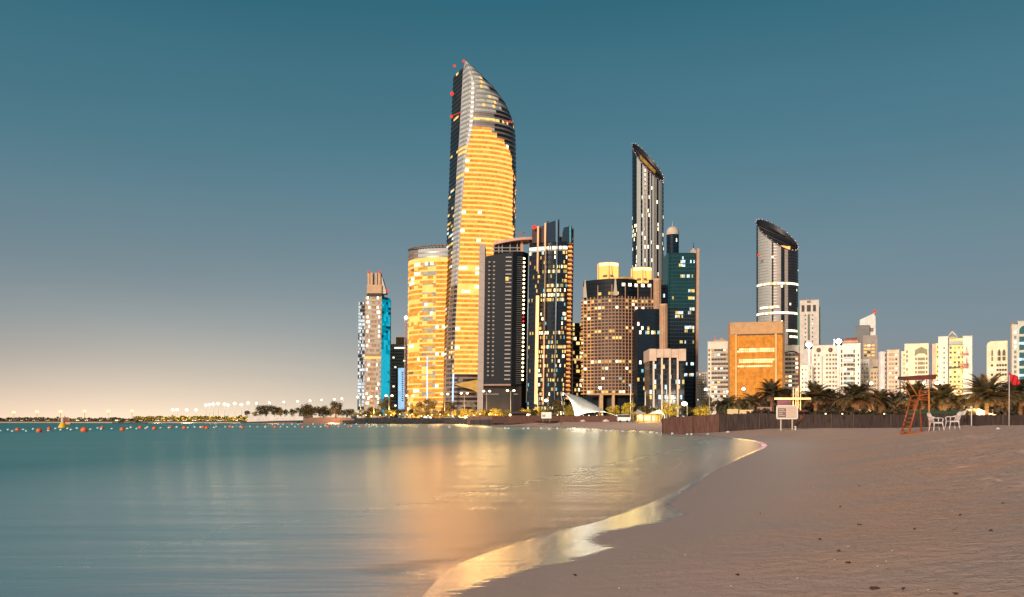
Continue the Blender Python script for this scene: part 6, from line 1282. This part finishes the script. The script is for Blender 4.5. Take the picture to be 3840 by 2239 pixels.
mb = MB(); mb.lathe((0, 0, 0), [(.09, 0), (.1, .1), (.07, .28), (.12, .3), (.12, .36), (.02, .4)], WMET, 8); tag(mb.build('small_lantern', None, (X(2983, 90), 90, BZ(X(2983, 90), 90))), 'small white lantern standing on the sand below the signboard', 'lantern')
# lit gantry: four poles and a beam
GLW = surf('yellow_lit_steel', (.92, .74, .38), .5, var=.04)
rt = empty('lit_gantry', (X(2985, 125), 125, .6), 'four tall yellow lit poles crossed by a long horizontal beam, right of the signboard', 'gantry')
for a, yt in ((2974, 1454), (2984, 1456), (2992, 1446), (3001, 1452)):
    mb = MB(); mb.tube((X(a, 125), 125, .5), (X(a + 1, 125), 125, Z(yt, 125)), .07, GLW, n=8); mb.build('pole', rt)
mb = MB(); mb.box(X(2908, 124), X(3043, 124), 124.2, 124.5, Z(1498, 124), Z(1491.5, 124), GLW); mb.build('beam', rt)
mb = MB(); mb.box(X(2916, 126), X(2968, 126), 126, 126.3, Z(1520, 126), Z(1500, 126), surf('plum_panel', (.10, .05, .08), .7)); mb.build('plum_panel', rt)
plight(2985, 1530, 121, 350, (1, .75, .3), .3); plight(2940, 1510, 121, 160, (1, .8, .35), .3)
for k, (a, b, pk, yt, yb, Y, c, lb) in enumerate(((3218, 3277, 3262, 1533, 1553, 118, (.62, .78, .5), 'low pale green lit tent behind the fence'), (3658, 3738, 3672, 1532, 1556, 112, (.95, .86, .68), 'low white tent glowing yellow behind the fence, below the largest palm'))):
    mb = MB(); mt = surf('low_tent_%d' % k, c, .8); mb.elev([(X(a, Y), Z(yb, Y)), (X(b, Y), Z(yb, Y)), (X((b + pk) / 2, Y), Z(yb - (yb - yt) * .35, Y)), (X(pk, Y), Z(yt, Y)), (X((a + pk) / 2, Y), Z(yb - (yb - yt) * .3, Y))], Y, Y + 4, mt)
    mb.tube((X(pk, Y), Y + 2, .6), (X(pk, Y), Y + 2, Z(yt - 4, Y)), .06, POLE, n=6); mb.tube((X(b - 12, Y), Y + .2, .6), (X(b - 12, Y), Y + .2, Z(yt + 2, Y)), .05, POLE, n=6); tag(mb.build('low_tent'), lb, 'tent'); plight((a + b) / 2, yb - 8, Y - 2.2, (60, 260)[k], ((.8, 1, .6), (1, .8, .4))[k], .3)
for k, px in enumerate((3096, 3159, 3316)):
    mb = MB(); mb.ball((0, 0, 0), .07, LAMPS, 8); mb.box(-.05, .05, .05, .15, -.25, 0, DARKM); tag(mb.build('fence_lamp', None, (X(px, 99.6), 99.6, Z(1552, 99.6))), '%s of the three little lamps from the left on top of the dark reed fence' % ORD[k], 'lamp', 'fence top lamps')
rt = empty('small_floodlight', (X(3641, 98), 98, .7), 'small white floodlight on a bent arm above the fence, right of the plastic chairs', 'floodlight')
mb = MB(); mb.path([(X(3643, 98), 98, .5), (X(3643, 98), 98, Z(1530, 98)), (X(3625, 98), 98, Z(1538, 98)), (X(3613, 98), 98, Z(1546, 98))], .06, WMET, 6); mb.build('arm', rt); mb = MB(); mb.elev([(X(3609, 98), Z(1557, 98)), (X(3613, 98), Z(1541, 98)), (X(3621, 98), Z(1541, 98)), (X(3615, 98), Z(1555, 98))], 97.8, 98.2, WMET); mb.ball((X(3643, 98), 98, Z(1528, 98)), .16, WMET, 8); mb.build('lamp_head', rt)
# ================================================================== lifeguard chair
YL = 47; xl = X(3402, YL); ZL = BZ(X(3450, YL), YL)
PXM = YL / F; OR_ = surf('orange_paint', (.36, .09, .02), .5, var=.15, vs=4); ORL = surf('light_orange_paint', (.55, .22, .05), .5, var=.15, vs=4); CAN = surf('red_brown_canopy', (.15, .035, .022), .6, var=.2, vs=4)
rt = empty('lifeguard_chair', (X(3450, YL), YL, ZL), 'orange lifeguard high chair with a flat red brown canopy on the sand', 'lifeguard chair')
def q3(px, py, y=0): return (X(px, YL), YL + y, Z(py, YL))
mb = MB(); mb.hexa([q3(3389, 1428, -.1), q3(3505, 1422, -.1), q3(3514, 1415, 1.15), q3(3400, 1419, 1.15), q3(3389, 1418, -.1), q3(3512, 1404, -.1), q3(3511, 1402, 1.15), q3(3402, 1409, 1.15)], CAN); mb.build('canopy', rt)
for y in (.05, .95):
    f_ = 10 if y < .5 else 0
    mb = MB(); mb.tube(q3(3446, 1491, y), (X(3409 , YL), YL + y, ZL - .08), .045, OR_, n=8); mb.build('front_leg', rt)
    mb = MB(); mb.tube(q3(3478 + f_ * .7, 1459, y), (X(3487, YL), YL + y, ZL - .08), .042, ORL if y < .5 else OR_, n=8); mb.build('rear_leg', rt)
    for (a, b) in (((3446, 1489), (3404 if y < .5 else 3411, 1425)), ((3482, 1466), (3499 if y < .5 else 3493, 1421))):
        mb = MB(); mb.tube(q3(*a, y), q3(*b, y), .028, ORL, n=6); mb.build('canopy_strut', rt)
    mb = MB(); mb.tube(q3(3442, 1500, y), q3(3486, 1498, y), .03, OR_, n=6); mb.tube(q3(3448, 1484, y), q3(3480, 1480, y), .028, OR_, n=6); mb.build('arm_rail', rt)
    mb = MB(); mb.box(X(3405, YL), X(3492, YL), YL + y - .05, YL + y + .05, ZL - .06, ZL + .05, OR_); mb.build('base_skid', rt)
for k in range(8):
    u = .06 + k * .118; px = 3446 + (3409 - 3446) * (1 - u); z = Z(1491, YL) * u + ZL * (1 - u); mb = MB(); mb.tube((X(px, YL), YL + .05, z), (X(px, YL), YL + .95, z), .028, OR_, n=6); mb.build('rung', rt)
mb = MB(); mb.box(X(3443, YL), X(3484, YL), YL + .05, YL + .95, Z(1502, YL), Z(1499, YL), OR_); mb.build('seat', rt)
mb = MB(); 
for k in range(3): mb.box(X(3482, YL), X(3484.5, YL), YL + .05, YL + .95, Z(1494 - 12 * k, YL), Z(1487 - 12 * k, YL), OR_)
mb.build('backrest', rt)
# ---- two plastic chairs
PLS = surf('white_plastic', (.72, .64, .62), .4, var=.06)
def plastic_chair(label, px, Y, face):
    rt = empty('plastic_chair', (X(px, Y), Y, BZ(X(px, Y), Y)), label, 'chair', 'plastic chairs by the lifeguard chair')
    s_ = face
    mb = MB(); mb.box(-.23, .23, -.23, .23, .41, .44, PLS); mb.box(-.24, .24, -.24, -.21, .37, .42, PLS); mb.box(-.24, .24, .21, .24, .37, .42, PLS); mb.build('seat', rt, (0, 0, 0))
    for y in (-.22, .22):
        mb = MB(); mb.path([(s_ * .20, y, .42), (s_ * .24, y * 1.1, .2), (s_ * .29, y * 1.2, -.03)], [.028, .024, .02], PLS, 6); mb.build('leg', rt, (0, 0, 0))
        mb = MB(); mb.path([(-s_ * .2, y, .44), (-s_ * .22, y * 1.1, .2), (-s_ * .26, y * 1.2, -.03)], [.028, .026, .02], PLS, 6); mb.build('leg', rt, (0, 0, 0))
        mb = MB(); mb.path([(-s_ * .30, y * 1.1, .70), (-s_ * .12, y * 1.2, .645), (s_ * .16, y * 1.2, .64), (s_ * .235, y * 1.15, .60), (s_ * .20, y * 1.05, .43)], .024, PLS, 6); mb.build('armrest', rt, (0, 0, 0))
    mb = MB(); top_ = [(-s_ * .38, -.17, .86), (-s_ * .40, 0, .90), (-s_ * .38, .17, .86)]
    mb.path([(-s_ * .2, -.22, .43), (-s_ * .30, -.23, .68), *top_, (-s_ * .30, .23, .68), (-s_ * .2, .22, .43)], .022, PLS, 6)
    for y in (-.13, -.065, 0, .065, .13): mb.tube((-s_ * .21, y, .44), (-s_ * .385, y * .9, .87), .017, PLS, n=5)
    mb.tube((-s_ * .31, -.22, .68), (-s_ * .31, .22, .68), .02, PLS, n=5); mb.build('backrest', rt, (0, 0, 0))
plastic_chair('white plastic armchair facing right, next to the lifeguard chair leg', 3511, 46.5, 1)
plastic_chair('white plastic armchair facing left, the one farther from the lifeguard chair', 3572, 47, -1)
# ---- flag
YFg = 50; rt = empty('flag_pole', (X(3784, YFg), YFg, BZ(X(3784, YFg), YFg)), 'slim flag pole with a drooping red flag in front of the reed fence', 'flag pole')
mb = MB(); mb.tube((0, 0, -.2), (.01, 0, Z(1407, YFg) - rt.location.z), .028, surf('pole_white', (.6, .56, .52), .5), .022, 8); mb.build('pole', rt, (0, 0, 0))
mb = MB(); RF = surf('red_flag_cloth', (.52, .012, .02), .7); pu = [(3785, 1396), (3797, 1405), (3806, 1404), (3815, 1412), (3823, 1422)]; pl_ = [(3784, 1424), (3793, 1438), (3803, 1446), (3811, 1449), (3824, 1438)]; i0 = 0; nu, nv = 16, 6
for a in range(nu + 1):
    for b in range(nv + 1): p, q_ = along(pu, a / nu), along(pl_, a / nu); v = b / nv; mb.v.append((X(p[0] + (q_[0] - p[0]) * v, YFg), YFg + .07 * math.sin(a * .9 + b * .4), Z(p[1] + (q_[1] - p[1]) * v, YFg)))
for a in range(nu):
    for b in range(nv): i = a * (nv + 1) + b; mb.f.append((i, i + 1, i + nv + 2, i + nv + 1)); mb.m.append(RF); mb.sm.append(True)
o = mb.build('flag', rt); o.modifiers.new('thickness', 'SOLIDIFY').thickness = .006
# ================================================================== buoys
OB = surf('orange_buoy', (.85, .16, .04), .5, var=.15, vs=2); WB = surf('white_float', (.62, .72, .72), .5, var=.1); YBU = surf('yellow_buoy_paint', (.85, .50, .03), .5)
def yw(py): return EYE * F / (py - HZ)
OBL = [(65, 1609, 16), (148, 1612, 22), (184, 1605, 16), (314, 1609, 24), (384, 1602, 15), (458, 1607, 19), (525, 1601, 14), (580, 1604, 17), (640, 1600, 13), (690, 1602, 14), (762, 1600, 13), (775, 1602, 15), (863, 1598, 12), (910, 1601, 13), (997, 1597, 10), (1031, 1600, 12), (1137, 1600, 12), (1160, 1597, 9), (1230, 1599, 11), (1309, 1599, 11), (1358, 1599, 10)]
for k, (px, py, w_) in enumerate(OBL):
    Y = min(yw(py + w_ * .42), 330); r = w_ * .5 * Y / F; rt = empty('orange_buoy', (X(px, Y), Y, 0), '%s orange buoy from the left along the float line' % ORD[k], 'buoy', 'orange buoys on the float line')
    mb = MB(); mb.lathe((0, 0, 0), [(.02, -r * .35), (r * .7, -r * .2), (r, r * .35), (r * .92, r * .8), (r * .55, r * 1.25), (.05, r * 1.45)], OB, 12, 1 + .2 * (k % 3 == 0), 1); mb.build('float_body', rt, (0, 0, 0)); mb = MB(); mb.tube((0, 0, r * 1.4), (0, 0, r * 1.6), r * .12, DARKM, n=6); mb.build('eyelet', rt, (0, 0, 0)); rt.rotation_euler.y = (.25, -.2, 0.1)[k % 3]
WL = [(2, 1615), (31, 1611), (47, 1617), (88, 1610), (99, 1616), (125, 1609), (182, 1614), (209, 1607), (228, 1612), (254, 1606), (267, 1611), (289, 1606), (340, 1609), (367, 1605), (380, 1609), (420, 1607), (478, 1607), (491, 1603), (513, 1607), (547, 1606), (553, 1602), (603, 1604), (634, 1604), (663, 1602), (705, 1603), (731, 1601), (752, 1602), (803, 1602), (812, 1599), (845, 1600), (874, 1601), (902, 1599), (938, 1599), (966, 1600), (996, 1601), (1023, 1591), (1045, 1591), (1053, 1600), (1062, 1591), (1079, 1601), (1095, 1590), (1107, 1600), (1120, 1591), (1155, 1600), (1175, 1590), (1181, 1600), (1204, 1600), (1221, 1596), (1245, 1591), (1260, 1591), (1270, 1599), (1294, 1590), (1318, 1597), (1337, 1590), (1348, 1599), (1376, 1590), (1385, 1598), (1402, 1594), (1415, 1599), (1435, 1599), (1455, 1594), (1468, 1599), (1503, 1597), (1538, 1599), (1563, 1600), (1610, 1600), (1629, 1600), (1686, 1602), (1757, 1603), (1825, 1604), (1836, 1603), (1895, 1606), (1907, 1606), (1964, 1607), (1981, 1607), (2030, 1606), (2060, 1609), (2090, 1607), (2130, 1610), (2147, 1612), (2180, 1607), (2213, 1614), (2272, 1615), (2292, 1617), (2335, 1617), (2370, 1620), (2402, 1620), (2441, 1623), (2463, 1624), (2521, 1626), (2577, 1628), (2593, 1628)]
wm = {}
def wfl(v):
    if v not in wm:
        mb = MB(); r = .5; mb.lathe((0, 0, 0), [(.02, -.2), (.35, -.15), (.5, .1), (.46, .32 + .1 * v), (.25, .5 + .1 * v), (.02, .58 + .1 * v)], WB, 9, 1.25 - .2 * v, 1); wm[v] = mb.mesh('white_float')
    return wm[v]
for k, (px, py) in enumerate(WL):
    Y = min(yw(py + 2.5), 480); w_ = 10 if py > 1600 else 8; s_ = w_ * Y / F; s_ = min(s_, 1.0)
    o = bpy.data.objects.new('white_float', wfl(k % 3)); COL.objects.link(o); o.location = (X(px, Y), Y, 0); o.scale = (s_, s_, s_ * .9); o.rotation_euler = (0, .1 * math.sin(k), k)
    tag(o, 'small white float bobbing on the swimming area line', 'float', 'white floats on the float line')
Y = 200; rt = empty('yellow_marker_buoy', (X(235, Y), Y, 0), 'tall yellow marker buoy with a pale top post, left on the water', 'buoy')
mb = MB(); mb.lathe((0, 0, 0), [(.5, -.4), (.88, -.1), (.90, .25), (.72, .55), (.5, 1.0), (.33, 1.15), (.05, 1.2)], YBU, 16); mb.build('float_body', rt, (0, 0, 0)); mb = MB(); mb.lathe((0, 0, 0), [(.34, 1.1), (.32, 2.0), (.26, 2.2), (.05, 2.3)], surf('cream_paint', (.75, .55, .42), .6), 12); mb.build('top_post', rt, (0, 0, 0))
Y = 420; rt = empty('sail_dinghy', (X(252, Y), Y, 0), 'tiny dinghy with a dark red sail beyond the yellow marker buoy', 'sailing boat')
mb = MB(); mb.elev([(-1.4, .1), (1.5, .1), (1.9, .9), (-1.6, .8)], -.5, .5, surf('dinghy_hull', (.75, .28, .08), .5)); mb.build('hull', rt, (0, 0, 0)); mb = MB(); mb.elev([(-1.2, 3.9), (.9, 1.2), (-1.1, 1.0)], -.04, .04, surf('dinghy_sail', (.28, .08, .06), .8)); mb.build('sail', rt, (0, 0, 0)); mb = MB(); mb.tube((-1.2, 0, .5), (-1.2, 0, 4.1), .06, DARKM, n=6); mb.build('mast', rt, (0, 0, 0))
for k, (px, L_) in enumerate(((455, 11), (520, 10))):
    Y = 620; rt = empty('dark_moored_boat', (X(px, Y), Y, 0), ('long low dark boat moored off the far shore, the left one', 'low dark boat with a small cabin moored off the far shore, the right one')[k], 'boat', 'dark boats moored off the far shore')
    mb = MB(); mb.elev([(-L_ / 2, .1), (L_ / 2, .1), (L_ / 2 + 1, .9), (0, .75), (-L_ / 2 - .4, 1.0)], -1, 1, DK); mb.build('hull', rt, (0, 0, 0)); mb = MB(); mb.elev([(-2, .8), (1.5, .8), (1, 1.5 + .3 * k), (-1.6, 1.7 + .3 * k)], -.7, .7, NV); mb.build('cabin', rt, (0, 0, 0))
# ================================================================== bits on the sand
q = random.Random(33); WEED = surf('seaweed', (.07, .045, .035), .9)
SPOTS = [(2156, 2165, 1), (3290, 2032, 1.6), (3288, 2212, 1.8), (2878, 2148, 1.2), (3220, 1973, 1.2), (3693, 1947, 2.2), (3150, 1905, 1), (3180, 1907, .9), (3225, 1825, 1.2), (3280, 1811, .9), (3075, 2028, .9), (3366, 1983, .8), (3430, 1990, .9), (3105, 1996, .7), (3143, 2070, 1), (3253, 2071, .7), (3180, 2117, 1), (3398, 2088, .8), (2765, 2165, .7), (3577, 2094, .8), (3717, 1993, .7), (3830, 2018, 1.2), (3385, 2213, .7), (3640, 2235, 1.6), (3585, 2232, .8), (3340, 1887, .9), (3445, 1760, .8), (2776, 1780, .5), (3760, 1890, .8), (3520, 1860, .7), (3600, 1935, .8), (2960, 1890, .5), (2850, 1930, .4), (3020, 1700, .6)]
def ground_hit(px, py):
    lo_, hi_ = 2., 140.; Yv = np.exp(np.linspace(math.log(3), math.log(120), 400)); zs_, _ = beach_z(X(px, Yv), Yv, True); zr_ = EYE - (py - HZ) / F * Yv; k = np.argmax(zr_ < zs_); return float(Yv[k]), float(zs_[k])
for k, (px, py, s_) in enumerate(SPOTS[::2]):
    s_ *= .6
    Y, z = ground_hit(px, py); mb = MB(); n = 10
    for j in range(n):
        a = q.uniform(0, 6.283); r_ = q.uniform(0, .022) * s_; c = (r_ * 1.5 * math.cos(a), r_ * math.sin(a), q.uniform(0, .008) + .004); b_ = (c[0] + q.uniform(-.03, .03) * s_, c[1] + q.uniform(-.02, .02) * s_, c[2] + q.uniform(0, .012)); mb.tube(c, b_, .006 * s_ ** .5, WEED, .003, 5)
    tag(mb.build('seaweed_scrap', None, (X(px, Y), Y, z)), 'dark dried seaweed scrap lying on the sand', 'seaweed', 'seaweed scraps on the beach')
SHL = surf('shell_white', (.7, .66, .62), .5)
for k, (px, py) in enumerate(((3480, 2214), (3345, 2072), (3323, 2110), (3291, 2126), (2990, 2172), (3180, 2055), (2742, 2200), (3050, 1828), (2322, 2210), (2570, 2085), (3570, 1920), (3130, 2100))):
    Y, z = ground_hit(px, py); mb = MB(); mb.lathe((0, 0, 0), [(.001, 0), (.005, .001), (.006, .003), (.003, .006), (.0005, .007)], SHL, 8, 1.3, .9); tag(mb.build('shell', None, (X(px, Y), Y, z)), 'tiny white shell fragment on the sand', 'shell', 'shell fragments on the beach')
